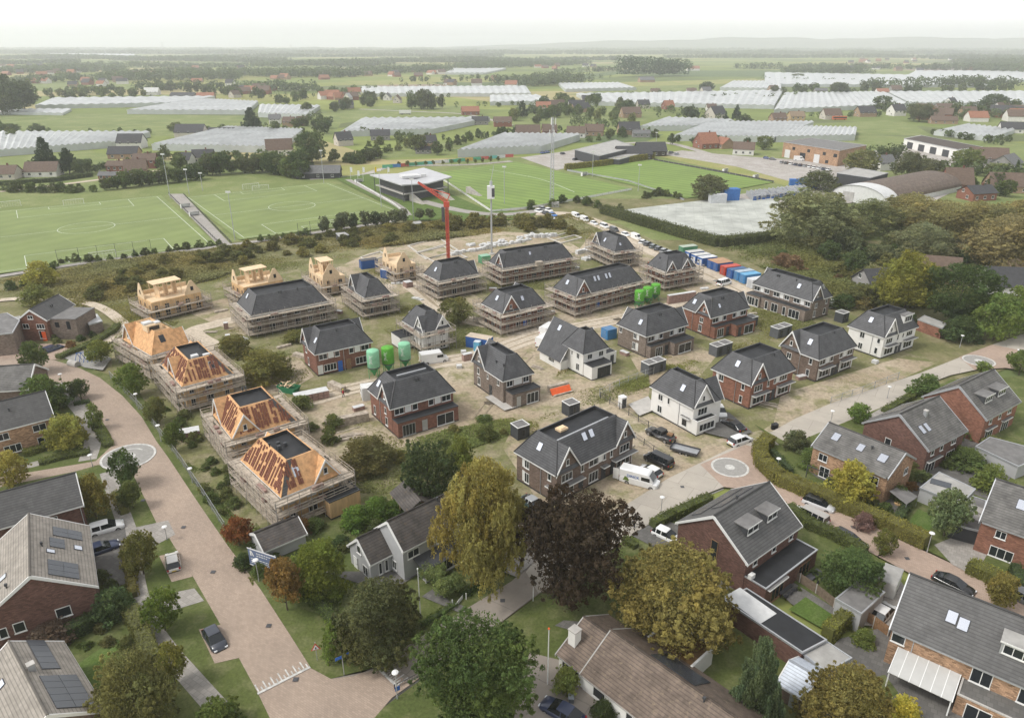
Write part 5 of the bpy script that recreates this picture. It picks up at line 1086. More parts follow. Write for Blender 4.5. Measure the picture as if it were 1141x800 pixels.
def shell(label,A,B,C,he,slabel,floor2=True,board=True,seed=1,hip=True):
 h=House('timber_house_shell',label,A,B,C,he=he,wall='timber_pale',group='roofless timber house shells',o=.25);L,W,o=h.L,h.W,h.o;R=random.Random(seed)
 MB().box(o,L-o,o,W-o,.02,he).build('wall','timber' if hip else 'timber_pale',h.root);MB().box(o+.3,L-o-.3,o+.3,W-o-.3,he+.002,he+.06).build('upper_floor','timber_pale',h.root,uv=False)
 def tri(sd,a,b,hh,th=.18):
  m=(a+b)/2;mb=MB();P=[(a,he),(b,he),(b-.05,he+.7),(m+.3,he+hh),(m-.3,he+hh),(a+.05,he+.7)]
  for y in(o,o+th):mb.v+=[(x,y,z) for x,z in P]
  mb.f+=[tuple(range(6)),tuple(reversed(range(6,12)))]+[(i,i+6,(i+1)%6+6,(i+1)%6) for i in range(6)];h.at(mb,'gable_frame','timber_pale',h.fr(sd));h.block(sd,m-.35,m+.35,he+.9,he+1.9,'glass','opening',o-.02,o-.003)
 tri('L',.4,min(4.6,W*.55),3.6);tri('F',L-4.2,L-.3,3.4) if hip else tri('F',.3,L*.75,3.6)
 if board:
  mb=MB().box(L*.18,L*.72,W*.30,W*.74,he+3.4,he+3.56);mb.build('roof_board','timber_pale',h.root,uv=False);st=MB()
  for i in range(7):
   x=L*(.2+.5*i/6)
   for y in(W*.34,W*.7):st.box(x-.06,x+.06,y-.06,y+.06,he+.06,he+3.398)
   if i%2:st.box(x-.05,x+.05,W*.36,W*.68,he+.06,he+2.6)
  st.build('stud_frame','timber_pale',h.root,uv=False)
 MB().box(o+.1,L-o-.1,W-o-.3,W-o-.12,he+.06,he+1.0).build('knee_wall','timber_pale',h.root,uv=False)
 for sd in 'FL':
  n=max(2,int(h.ln(sd)/2.4))
  for i in range(n):
   h.win(sd,h.ln(sd)*(i+.5)/n,he-2.0,1.1 if i%2 else .8,1.2,2,col='timber')
   if he>4:h.win(sd,h.ln(sd)*(i+.5)/n,.6,1.2,1.7,2,col='timber')
 if slabel:h.scaffold(slabel,(.9,2.7),top=4.4)
 return h
shell('roofless timber house shell with flat roof board at the far left',(151,329.5),(167.5,338.5),(225.5,325.5),4.6,'scaffolding round the timber shell at the far left',seed=2)
shell('roofless timber house shell half hidden behind the long dark roofed row',(255,314),(270.5,321.5),(317,312),4.6,'scaffolding round the timber shell behind the long dark roofed row',seed=3)
shell('small timber house shell with steep gable frames and raised roof board',(342.5,300),(358.8,311),(385.5,306.5),4.9,'low scaffolding below the small timber shell with raised roof board',seed=4,hip=False)
shell('small timber house shell with two gable peaks left of the red crane',(425.5,287.5),(441.5,297),(464,293),4.6,'low scaffolding below the timber shell left of the red crane',board=False,seed=5,hip=False)
mat('pale_sheet',(.46,.455,.435),.5,.06,1)
GO='older brick houses of the village'
def dirv(a):return Vector((cos(radians(a)),sin(radians(a)),0))
def rectL(q1,ang,yaw,L,W):
 """eave that faces lower left starts at q1 and runs along ang; W long"""
 b=Vector((q1[0],q1[1],0))+dirv(ang)*W;return(b.x,b.y,radians(yaw),L,W)
def merge(h2,h):
 Mx=h.Mw.inverted()@h2 .Mw
 for ch in list(h2 .root.children):mb=ch.matrix_basis.copy();ch.parent=h.root;ch.matrix_basis=Mx@mb
 bpy.data.objects.remove(h2 .root)
def flat(corners,h,wall,roof,label,name='flat_roof_shed',cat='shed',trim='galvanised',group=None,door=None,z0=0.0,px=True):
 P=[G(*c,h) if px else Vector((*c,h)) for c in corners]
 ar=sum(P[i].x*P[(i+1)%len(P)].y-P[(i+1)%len(P)].x*P[i].y for i in range(len(P)))
 if ar<0:P.reverse()
 c=sum(P,Vector())/len(P);o=thing(name,label,cat,(c.x,c.y,0),0,group);q=[(p.x-c.x,p.y-c.y) for p in P]
 MB().prism([(x*.985,y*.985) for x,y in q],z0,h-.02).build('wall',wall,o);MB().prism([(x*.96,y*.96) for x,y in q],h-.015,h+.04).build('flat_roof',roof,o,uv=False)
 for i in range(len(q)):
  a,b=Vector((*q[i],0)),Vector((*q[(i+1)%len(q)],0));d=b-a;l=d.length;Mx=Matrix.Translation(a)@Matrix.Rotation(atan2(d.y,d.x),4,'Z')
  MB().box(.0 if i%2 else-.05,l+(0 if i%2 else .05),-.05,.12,h-.16+.002*i,h+.09+.002*i,Mx).build('roof_trim',trim,o,uv=False)
 return o,q
h=House('terraced_house','tan brick house with long dark roof beside the leftmost junction',rect=((Vector((-74.7,106,0))-dirv(39)*14).x,(Vector((-74.7,106,0))-dirv(39)*14).y,radians(39),14,8.2),wall='brick_tan',roof='tile_slate',group=GO)
h.simple('x',3.3);h.wins('F',[(11.6,3.2,1.9,1.2,2),(11.8,.7,1.9,1.4,2),(6.6,3.2,1.6,1.2,2),(7.4,.7,2.4,1.4,3)],);h.vent('F',8.4,2.4,1);h.pipe('F',13.5)
p_=Vector((-56.6,81.2,0))-dirv(33.5)*15
h=House('terraced_house','dark roofed house with ridge running to the left edge below the ring marking',rect=(p_.x,p_.y,radians(33.5),15,7.6),wall='brick_dark',roof='tile_slate',group=GO);h.simple('x',3.05);h.wins('F',[(11,3.2,1.6,1.2,2)]);h.pipe('F',14.5)
p_=Vector((-46.5,65.4,0))-dirv(31.7)*11.4
h=House('brick_house','large beige roofed house with rooflights and brown panels on the left',rect=(p_.x,p_.y,radians(31.7),11.4,13.3),wall='brick_dark',roof='tile_beige',group=GO);h.simple('y',3.98)
h.win('F',7.6,2.4,1.5,1.3,1,y=.2);h.win('F',3.4,2.3,1.1,1.3,1,y=.2);h.win('F',1.9,2.2,.8,1.3,1,y=.2);h.win('F',10.6,.6,.9,1.1,1,y=.2);h.solar('R',.8,1.6,3,2,1.0,1.6);h.solar('R',6.6,2.6,2,1,1.0,1.65);h.solar('R',9.2,.9,2,2,1.0,1.65);h.skylight('R',7.4,1.4,.8,.8);h.skylight('R',5.6,3.9,.6,.8)
for x,d in((3.2,1.5),(3.0,2.6),(4.6,1.4),(6.6,1.2)):h.skylight('L',x+6,d,.7,1.2)
h.vent('R',6.4,4.6,1);h.vent('L',11.6,3.2,1);h.vent('L',10.4,2.2,1)
p_=Vector((-37.7,49.6,0))-dirv(45.7)*8.6
h=House('brick_house','beige roofed house with two blue grey solar fields in the bottom left corner',he=4.0,rect=(p_.x,p_.y,radians(45.7),8.6,12.4),wall='brick_brown',roof='tile_beige',group=GO);h.simple('y',3.02);h.solar('R',.8,.7,5,2,1.05,1.7);h.solar('R',7.2,.7+.9,5,1,1.05,1.7);h.skylight('L',4.0,2.2,.8,1.2);h.chimney('R',7.2,3.7,.55,.7,'galvanised')
h=House('corner_house','grey rendered house with mossy dark roof, low wing and glazed veranda',rect=(-13.1,71.4,radians(42),12.5,6.4),wall='render_grey',roof='tile_old',group=GO);h.simple('x',2.75)
h.wins('F',[(1.7,3.3,1.7,1.1,2),(6.4,3.4,2.6,1.1,3),(10.2,3.4,1.6,1.1,2)]);vm=MB();vm.slab((1.6,-2.0,2.45),(9.4,-2.0,2.45),(9.4,h.o,3.1),(1.6,h.o,3.1),.12);h.at(vm,'veranda_roof','anthracite',Matrix());h.at(MB().box(2.0,9.2,-1.7,h.o-.01,.02,.7),'veranda_wall','render_grey',Matrix());h.win('F',5.6,.7,7.0,1.7,7,y=-1.7)
h.at(MB().box(1.9,2.0,-1.75,-1.65,0,2.4),'veranda_post','white_paint',Matrix(),uv=False);h.wins('L',[(1.4,3.0,.6,1.0,1),(4.0,1.0,.9,1.3,2)],y=.2)
h.vent('F',7.4,2.9,1)
w2=House('wing','x',he=3.0,rect=(-17.2,71.4,radians(42.3),4.6,5.4),wall='render_grey',roof='tile_old');w2 .simple('x',2.5);w2 .wins('F',[(1.6,.7,.5,1.7,1),(2.5,.7,.5,1.7,1)]);w2 .win('L',2.7,3.2,.9,1.2,1,y=.2);w2 .win('L',3.9,.5,1.2,1.5,2,y=.2);w2 .door('L',1.6,.9,2.0,'white_paint',.1,.2);merge(w2,h)
h=House('open_barn','open brown timber shelter with old tiled roof behind the grey house',he=2.5,rect=(-14.4,82.9,radians(31.6),4.6,5.8),wall='wood_brown',roof='tile_old',group=None,cat='shelter',plinth=False);h.axis='y';h.t=1.3/2.3
F_=h
mb=MB()
for sd in 'LR':mb.slab((0,0,2.5),(5.8,0,2.5),(5.8,2.3,3.8),(0,2.3,3.8),.12,h.fr(sd))
mb.build('roof','tile_old',h.root)
for x in(.3,4.3):
 for y in(.4,2.9,5.4):MB().box(x-.08,x+.08,y-.08,y+.08,0,2.6).build('post','timber_pale',h.root,uv=False)
MB().box(4.2,4.28,.5,5.3,.05,2.4).build('back_wall','wood_brown',h.root)
h=House('small_shed','dark shed roof between the blue site sign and the yellow topped tree',he=2.3,rect=(*G(296,632)[:2],radians(40),6.0,5.0),wall='render_grey',roof='tile_old',cat='shed');h.simple('x',1.5)
h=House('brick_house','dark red brick house with solar panels, dormers and flat rear extension',rect=(27.6,69.1,radians(39.4),11.9,10.7),wall='brick_dark',roof='tile_slate',group=GO);h.simple('x',3.96);h.ext('F',.3,11.6,2.9,2.9,top='black_felt',trim='galvanised')
h.dormer('F',2.4,5.0,2.1,1.25,n=2);h.dormer('F',6.6,9.0,2.1,1.25,n=2);h.win('F',3.0,.2,2.6,2.2,3,y=h.o-2.904,col='wood_brown');h.win('F',8.8,.2,2.6,2.2,3,y=h.o-2.904,col='wood_brown');h.win('L',5.9,2.6,1.0,3.0,1,y=.2,col='wood_brown');h.door('L',6.0,1.1,2.3,'wood_brown',.1,.2);h.solar('B',1.0,1.0,9,1);h.solar('B',1.6,2.8,7,1);h.canopy('F',.6,4.6,2.6,3.3);h.block('F',.2,1.0,3.0,3.6,'white_paint','air_unit',-.6,-.1);h.wins('F',[(2.2,3.6,.9,.9,1),(6.2,3.6,.9,.9,1),(10,3.6,.9,.9,1)]);h.vent('B',6,4.6,1)
h=House('brick_house','tan brick house with three rooflights behind the curved yellow green hedge',rect=(52.8,87.6,radians(38.9),8.6,11.8),wall='brick_tan',roof='tile_grey',group=GO);h.simple('y',2.6,trim='galvanised');h.skylight('L',2.3,2.6,1.0,1.3);h.skylight('L',6.2,2.5,.9,1.2);h.skylight('L',9.6,2.3,1.1,1.3);h.vent('L',7.6,2.9,1);h.wins('L',[(9.6,3.0,1.8,1.3,3),(2.0,3.1,1.4,1.2,2),(9.2,.4,2.2,2.0,3),(2.6,.5,1.6,1.8,2)]);h.win('F',6.2,3.2,1.2,1.1,2,y=.2);h.at(MB().box(-1.6,-1.5,7.0,11.0,2.5,2.62).box(-1.6,-1.5,7.0,7.1,0,2.5).box(-1.6,-1.5,10.9,11,0,2.5),'pergola','anthracite',Matrix(),uv=False)
h=House('brick_house','brown brick house with two rooflights and white awning rail, middle of the right hand row',(960,471),(1035.3,502.8),(1079.8,480),wall='brick_dark',roof='tile_grey',group=GO);h.simple('x',3.9,trim='galvanised');h.skylight('F',2.0,2.6,.8,1.3);h.skylight('F',3.4,2.6,.8,1.3);h.chimney('F',5.0,4.0,.5,.8,'galvanised');h.solar('B',1.2,1.2,7,2);h.win('L',4.6,2.8,1.0,1.4,1,y=.2);h.wins('F',[(2.0,3.5,.9,.9,1),(4.6,3.5,.9,.9,1),(8.2,3.5,1.4,.9,2),(2.2,.3,2.8,2.1,3),(8.0,.3,2.4,2.1,3)]);h.canopy('F',.8,4.8,2.6,.5);h.pipe('L',6.6)
h=House('brick_house','orange red brick house with two flat dormers at the upper right',(1026.4,441.8),(1100,468.5),(1139.5,448),wall='brick_orange',roof='tile_grey',group=GO);h.simple('x',4.1,trim='galvanised');h.dormer('F',2.2,4.9,1.9,1.3,n=3);h.dormer('F',6.6,9.6,1.9,1.3,n=3);h.solar('B',1.2,1.2,8,2);h.wins('F',[(2.4,3.5,.9,.9,1),(5.6,3.5,.9,.9,1),(9.0,3.5,1.4,.9,2),(3.0,.3,2.6,2.1,3),(8.6,.3,2.6,2.1,3)]);h.canopy('F',1.2,4.6,2.6,.5);h.canopy('F',6.8,10.0,2.6,.5)
h=House('brick_house','orange brick house with carport and rooflights cut by the right edge',rect=rectL((59.7,77.7),-42,48,10,14),wall='brick_orange',roof='tile_grey',group=GO);h.simple('y',4.0,trim='galvanised');h.skylight('L',3.6,3.1,1.0,1.3);h.skylight('L',6.2,3.0,1.0,1.3);h.wins('L',[(2.6,3.4,1.2,1.1,2),(3.2,.6,2.6,1.5,3),(7.4,.6,2.0,1.5,2)])
o,q=flat([(1083.7,553),(1058.3,583),(1091.7,592),(1099,558)],2.7,'anthracite','grey_felt','dark carport with pale panels leaning on the orange brick house','carport','carport')
put('solar_panel',MB().box(-1.6,.1,-2.2,2.2,2.76,2.82).box(.5,2.0,-2.2,2.0,2.76,2.82).mesh('solar_panel','pale_felt',False),o,rot=radians(38))
h=House('brick_house','big tan brick house with white awning and roof terrace, bottom right',rect=rectL((39.3,58.9),-39.5,50.5,10.1,19),wall='brick_tan',roof='tile_slate',group=GO);h.simple('y',4.06,trim='galvanised');h.skylight('L',4.8,2.9,.9,1.2);h.skylight('L',5.9,2.7,.9,1.2)
h.dormer('L',9.3,12.2,1.7,1.5,'galvanised',3,'pale_felt');h.chimney('L',11.0,4.5,.6,1.1,'anthracite');h.wins('L',[(1.0,3.5,1.3,1.1,1),(8.6,2.9,1.8,1.8,2),(12.6,2.9,1.8,1.8,2),(16,2.9,1.6,1.8,2)]);h.pipe('L',2.4)
h.ext('L',7.2,18.6,2.6,2.75,top='dark_paving',trim='concrete');h.wins('L',[(9.2,.2,2.2,2.1,2),(13.4,.2,2.4,2.1,2)],y=h.o-2.604)
ca=h.at(MB().slab((1.2,-3.2,2.45),(7.0,-3.2,2.45),(7.0,h.o-.01,3.1),(1.2,h.o-.01,3.1),.06),'awning','pale_sheet',h.fr('L'));rb=MB()
for i in range(7):x=1.2+5.8*i/6;rb.slab((x-.04,-3.25,2.47),(x+.04,-3.25,2.47),(x+.04,h.o-.02,3.13),(x-.04,h.o-.02,3.13),.05)
put('awning_rib',rb.mesh('awning_rib','lamp_white',False),ca)
for x in(1.3,6.9):put('awning_post',MB().box(x-.06,x+.06,-3.1,-2.98,0,2.4).mesh('awning_post','lamp_white',False),ca)
h=House('bungalow','long brown tiled bungalow with white walls and white chimney',he=2.6,rect=rectL((6.8,55.3),-47.3,42.7,9.3,24),wall='render_white',roof='tile_brown',group=GO);h.simple('y',2.8,trim='pale_felt');h.wins('L',[(2.4,.8,1.6,1.4,1),(6.6,.5,1.6,1.7,2),(10,.8,2,1.4,2)]);h.vent('L',11.6,4.2,1)
bs=h.slope_m('R',14.0,1.3);h.at(MB().box(0,5.2,0,3.4,.04,.10),'solar_array','solar',bs,uv=False)
w2=House('wing','x',he=2.6,rect=rectL((4.5,57.9),-47,42.7,8.5,4.2),wall='render_white',roof='tile_brown');w2 .simple('y',2.36,trim='pale_felt');w2 .win('L',1.9,.5,2.4,1.8,2);w2 .chimney('L',.9,1.9,.95,1.6,'render_white');merge(w2,h)
fx=h.at(MB().box(h.L-1.2,h.L+3.6,16.7,22.2,.02,2.75),'garden_room','render_white',Matrix());put('flat_roof',MB().box(h.L-1.0,h.L+3.4,16.9,22.0,2.752,2.8).mesh('flat_roof','old_felt_moss',False),fx);put('roof_trim',MB().box(h.L-1.25,h.L+3.7,16.6,16.85,2.753,2.92).box(h.L-1.25,h.L+3.7,22.05,22.3,2.753,2.92).box(h.L+3.45,h.L+3.7,16.85,22.05,2.754,2.92).box(h.L-1.25,h.L-1.0,16.85,22.05,2.754,2.92).mesh('roof_trim','lamp_white',False),fx)
h=House('brick_house','red brown brick house with grey box extension by the footpath, far left',rect=(-102.5-6.8,151.6,radians(-2.1),6.8,10.8),wall='brick_red',roof='tile_slate',group=GO);h.simple('y',2.5);h.wins('F',[(1.6,3.0,1.4,1.1,2),(4.9,3.0,1.8,1.1,3),(3.1,5.2,1.2,.9,2),(4.8,.7,1.3,1.8,2)],y=.2);h.door('F',5.2,.9,2.2,'orange_plastic',.1,.19);h.vent('R',5,1.8,2)
h.at(MB().box(h.L-.3,h.L+5.6,1.2,8.8,.02,4.9),'extension','brick_grey',Matrix());h.at(MB().box(h.L-.0,h.L+5.7,1.1,8.9,4.903,5.05),'flat_roof','grey_felt',Matrix(),uv=False);h.at(MB().box(h.L+.8,h.L+1.7,1.14,1.195,3.0,4.2).box(h.L+3.4,h.L+4.2,1.14,1.195,2.6,4.4),'window','glass',Matrix(),uv=False)
flat([(-12,352),(8,349),(22,357),(14,371),(-12,374)],5.2,'brick_grey','grey_felt','modern grey box house cut by the left edge','modern_house','house');flat([(8,355),(22,352.5),(28,362),(20,371)],3.0,'brick_grey','pale_felt','low grey annex beside the modern box house','annex','house')
flat([(94,353),(108,350),(114,358),(99,362)],2.6,'brick_grey','wrap_white','small shed with white roof beside the footpath')
p_=G(34,433,5);h=House('brick_house','house end with pale edged roof peeping in at the left edge above the junction',rect=(p_.x-9.5,p_.y-2.0,radians(10),9.5,9),wall='brick_brown',roof='tile_grey',group=GO);h.simple('x',3.0)
o,q=flat([(806,668),(832,655.5),(921,713),(894,727)],3.0,'brick_dark','black_felt','long dark brick garage with white corrugated sheet on its near half','garage','garage')
c_=G(838.5,676,3.05);put('white_sheet',MB().box(-2.9,2.2,-1.35,1.35,3.045,3.1).mesh('white_sheet','wrap_white',False),o,loc=(c_.x-o.location.x,c_.y-o.location.y,0),rot=radians(-56))
flat([(921,714.5),(949,733),(921,749),(896,729)],2.6,'render_grey','pale_felt','pale flat shed at the lower end of the dark brick garage')
a_,b_,c_=G(863.9,760.7,2.3),G(897,781,2.3),G(892.3,733,2.3);d_=b_-a_;h=House('garden_house','garden house with pale blue tiled roof under the golden tree',he=2.3,rect=(b_.x,b_.y,atan2(d_.y,d_.x)+pi/2,5.0,d_.length),wall='brick_brown',roof='tile_pale',cat='shed',o=.2);h.simple('y',1.25);h.door('L',2.0,.9,2.0,'galvanised')
flat([(931,667),(959,644.5),(986,660),(960,684)],2.8,'render_grey','grey_felt','flat garden shed between the patio and the white trailer')
o,q=flat([(1046.5,526),(1025,543.5),(1071,562),(1087,545)],2.7,'render_grey','pale_felt','flat garage with dark roof panels behind the grey sun sail');put('roof_panel',MB().box(-2.4,.2,-.2,1.4,2.75,2.82).mesh('roof_panel','solar',False),o,rot=radians(-35))
flat([(1102.8,487),(1087,497.4),(1135,520),(1165,508),(1141,497)],2.7,'render_grey','grey_felt','wide flat garage roof at the right edge under the dormered house')
flat([(1022.6,356),(1050,366),(1055,361),(1030,351.5)],2.7,'brick_orange','pale_felt','orange brick shed behind the white house with dormer','brick_shed')
def fh(px,py,w,d,yaw,he,rise,wall,roof,label,name='farmhouse',cat='house',group=None,win=3,chim=False,hip=0.0,z=0):
 """house of the middle distance: px,py is the middle of its footprint on the ground"""
 g=G(px,py);o=thing(name,label,cat,(g.x,g.y,z),radians(yaw),group);w2,d2=w/2,d/2
 k=MB().box(-w2,w2,-d2,d2,0,he);n=len(k.v)
 for s in(-1,1):
  if not hip:a=len(k.v);k.v+=[(s*w2,-d2,he),(s*w2,d2,he),(s*w2,0,he+rise-.1)];k.f.append((a,a+1,a+2) if s>0 else(a+1,a,a+2))
 put('wall',k.mesh('wall','far_wall',False),o,col=wall);e=.4;t=rise/d2;r=MB();hx=hip*w2
 for s in(-1,1):
  P=[(-w2-e,s*(d2+e),he-e*t),(w2+e,s*(d2+e),he-e*t),(w2+e-hx*1.2,0,he+rise),(-w2-e+hx*1.2,0,he+rise)]
  r.slab(*(P if s<0 else[P[1],P[0],P[3],P[2]]),.16)
 if hip:
  for s in(-1,1):P=[(s*(w2+e),-d2-e,he-e*t),(s*(w2+e),d2+e,he-e*t),(s*(w2+e-hx*1.2),0,he+rise)];r.poly(P if s>0 else P[::-1])
 put('roof',r.mesh('roof','far_roof',False),o,col=roof)
 for i in range(win):
  f,p=win_mesh(1.3,1.3,2,'white_paint');fo=put('window',f,o,loc=(-w2+w*(i+.5)/win,-d2-.003,.9 if he<4 else 3.1));put('pane',p,fo)
  if not hip and i<2:fo=put('window',f,o,loc=(-w2-.003,-d2*.3+i*d2*.6,.9+2.2*(i%2)),rot=-pi/2);put('pane',p,fo)
 if chim:put('chimney',MB().box(w2*.3-.35,w2*.3+.35,-.3,.3,he+rise-.6,he+rise+.9).mesh('chimney','brick_red',False),o)
 return o
WB,WC_,WR,WT,WG=(.62,.60,.56),(.48,.44,.38),(.22,.10,.07),(.30,.21,.14),(.25,.24,.23);RD,RB,RR,RG,RT=(.055,.055,.058),(.12,.085,.065),(.26,.12,.075),(.13,.13,.13),(.20,.15,.10)
fh(985,322,14,9,10,2.6,3.4,WG,RD,'long dark roofed barn half hidden by the yellowing tree','barn','barn');fh(1040,312,11,9,-20,3,4,WT,RB,'brown roofed barn behind the dark green trees on the right','barn','barn');fh(1128,325,16,9,-8,2.8,4,WB,RD,'dark roofed white farmhouse at the right edge behind the trees',chim=True)
fh(1127,309,8,8,10,2.2,3.2,WT,RT,'thatched round topped hut among the willows','thatched_hut','hut',hip=.8)
mat('gh_roof',(.36,.37,.36),.35,.28,.08,kind='World');mat('gh_wall',(.42,.44,.42),.5,.12,.1,kind='World');mat('gh_dim',(.40,.43,.42),.4,.12,.05,kind='World')
GH='white glasshouses on the plain'
def greenhouse(q,label,n=12,h=3.6,rise=1.1,roof='gh_roof',name='greenhouse',posts=True):
 """q: near left, near right, far right, far left pixels on the ground; ridges run near to far"""
 P=[G(*p) for p in q];c=sum(P,Vector())/4;o=thing(name,label,'greenhouse',(c.x,c.y,0),0,GH);P=[p-c for p in P]
 A=lambda u,v:(P[0]*(1-u)+P[1]*u)*(1-v)+(P[3]*(1-u)+P[2]*u)*v
 r=MB();w=MB();gu=MB();U=lambda p,z:(p.x,p.y,z)
 for i in range(n):
  u0,um,u1=i/n,(i+.5)/n,(i+1)/n
  a0,a1,m0,m1,b0,b1=A(u0,0),A(u0,1),A(um,0),A(um,1),A(u1,0),A(u1,1)
  r.poly([U(a0,h),U(m0,h+rise),U(m1,h+rise),U(a1,h)][::-1]);r.poly([U(m0,h+rise),U(b0,h),U(b1,h),U(m1,h+rise)][::-1])
  w.poly([U(a0,0),U(b0,0),U(b0,h),U(m0,h+rise-.05),U(a0,h)]);w.poly([U(b1,0),U(a1,0),U(a1,h),U(m1,h+rise-.05),U(b1,h)])
  gu.tube(U(a0,h+.05),U(a1,h+.05),.22,n=4,cap=False)
 for s,t in(((0,0),(0,1)),((1,1),(1,0))):a,b=A(*s),A(*t);w.poly([U(a,0),U(a,h),U(b,h),U(b,0)][::1])
 r.build('roof',roof,o,uv=False);w.build('glass_wall','gh_wall',o,uv=False);gu.build('gutter','gh_wall',o,uv=False);return o
greenhouse([(-25,177),(126,165),(168,153),(-25,153)],'white greenhouse on the left behind the tall dark conifers',22)
greenhouse([(170,168),(312,171),(338,150),(254,147)],'white greenhouse behind the brown farm roofs, right of the big barn',20)
greenhouse([(40,122),(196,119),(240,111),(60,113)],'long flat white greenhouse at the upper left beyond the meadow',14)
greenhouse([(142,127.5),(276,128),(288,117),(222,114)],'white greenhouse right below the long flat one at the upper left',16)
greenhouse([(380,153),(480,150),(546,136),(404,137)],'striped white greenhouse in the middle of the far meadow',16)
greenhouse([(510,176),(602,171),(646,157),(560,156)],'white greenhouse directly behind the lattice mast',14,4.2)
greenhouse([(405,108),(592,108),(586,99),(402,100)],'wide white greenhouse above the striped one',24)
greenhouse([(546,118),(618,117),(600,109.5),(546,110)],'small white greenhouse right of the red roofed farm',8)
greenhouse([(496,83.5),(540,83.5),(564,78),(505,78)],'distant white greenhouse below the far tree belt',8)
greenhouse([(288,131),(341,133),(357,122),(290,121)],'low white greenhouse behind the pale brick farmhouses',10)
greenhouse([(630,103),(709,101),(690,95),(622,95.5)],'white greenhouse left of the far poplar wood',14)
greenhouse([(660,118),(862,122),(872,104),(642,108)],'very wide white greenhouse in the right middle distance',24)
greenhouse([(862,127),(1012,120),(985,105.5),(874,107)],'broad white greenhouse behind the orange bus depot roofs',18)
greenhouse([(1014,119),(1150,120),(1150,105),(988,105.5)],'broad white greenhouse behind the single round tree',16)
greenhouse([(852,97),(1102,98),(1082,87),(852,83)],'far white greenhouse strip on the right below the wooded farm',20)
greenhouse([(1000,92),(1150,92),(1150,81),(1020,81)],'farthest white greenhouse strip at the right edge',12)
greenhouse([(750,157.5),(862,159),(906,141),(790,141)],'striped white greenhouse left of the brick works',20)
greenhouse([(864,159),(952,157),(954,148),(880,146)],'pale greenhouse touching the meadow with the white animals',14)
greenhouse([(712,147),(770,146),(816,139),(742,136)],'low white greenhouse right of the cottage row',10)
greenhouse([(1040,151),(1103,158),(1130,149),(1076,143)],'white arched nursery tunnels near the right edge',9,2.6,1.4)
greenhouse([(802,101),(870,102),(870,93),(816,93)],'white greenhouse beside the dark round copse',12)
greenhouse([(56,62.2),(150,63.5),(150,61.6),(56,60.8)],'farthest white strip of glass near the left horizon',12,5,2)
greenhouse([(1090,69.5),(1150,69.5),(1150,67),(1092,67)],'blue grey distant hall at the right edge',5,7,2,'gh_dim')
greenhouse([(0,128),(70,129),(80,124),(0,124)],'low pale frame strip beside the left meadow',8,2,.8)
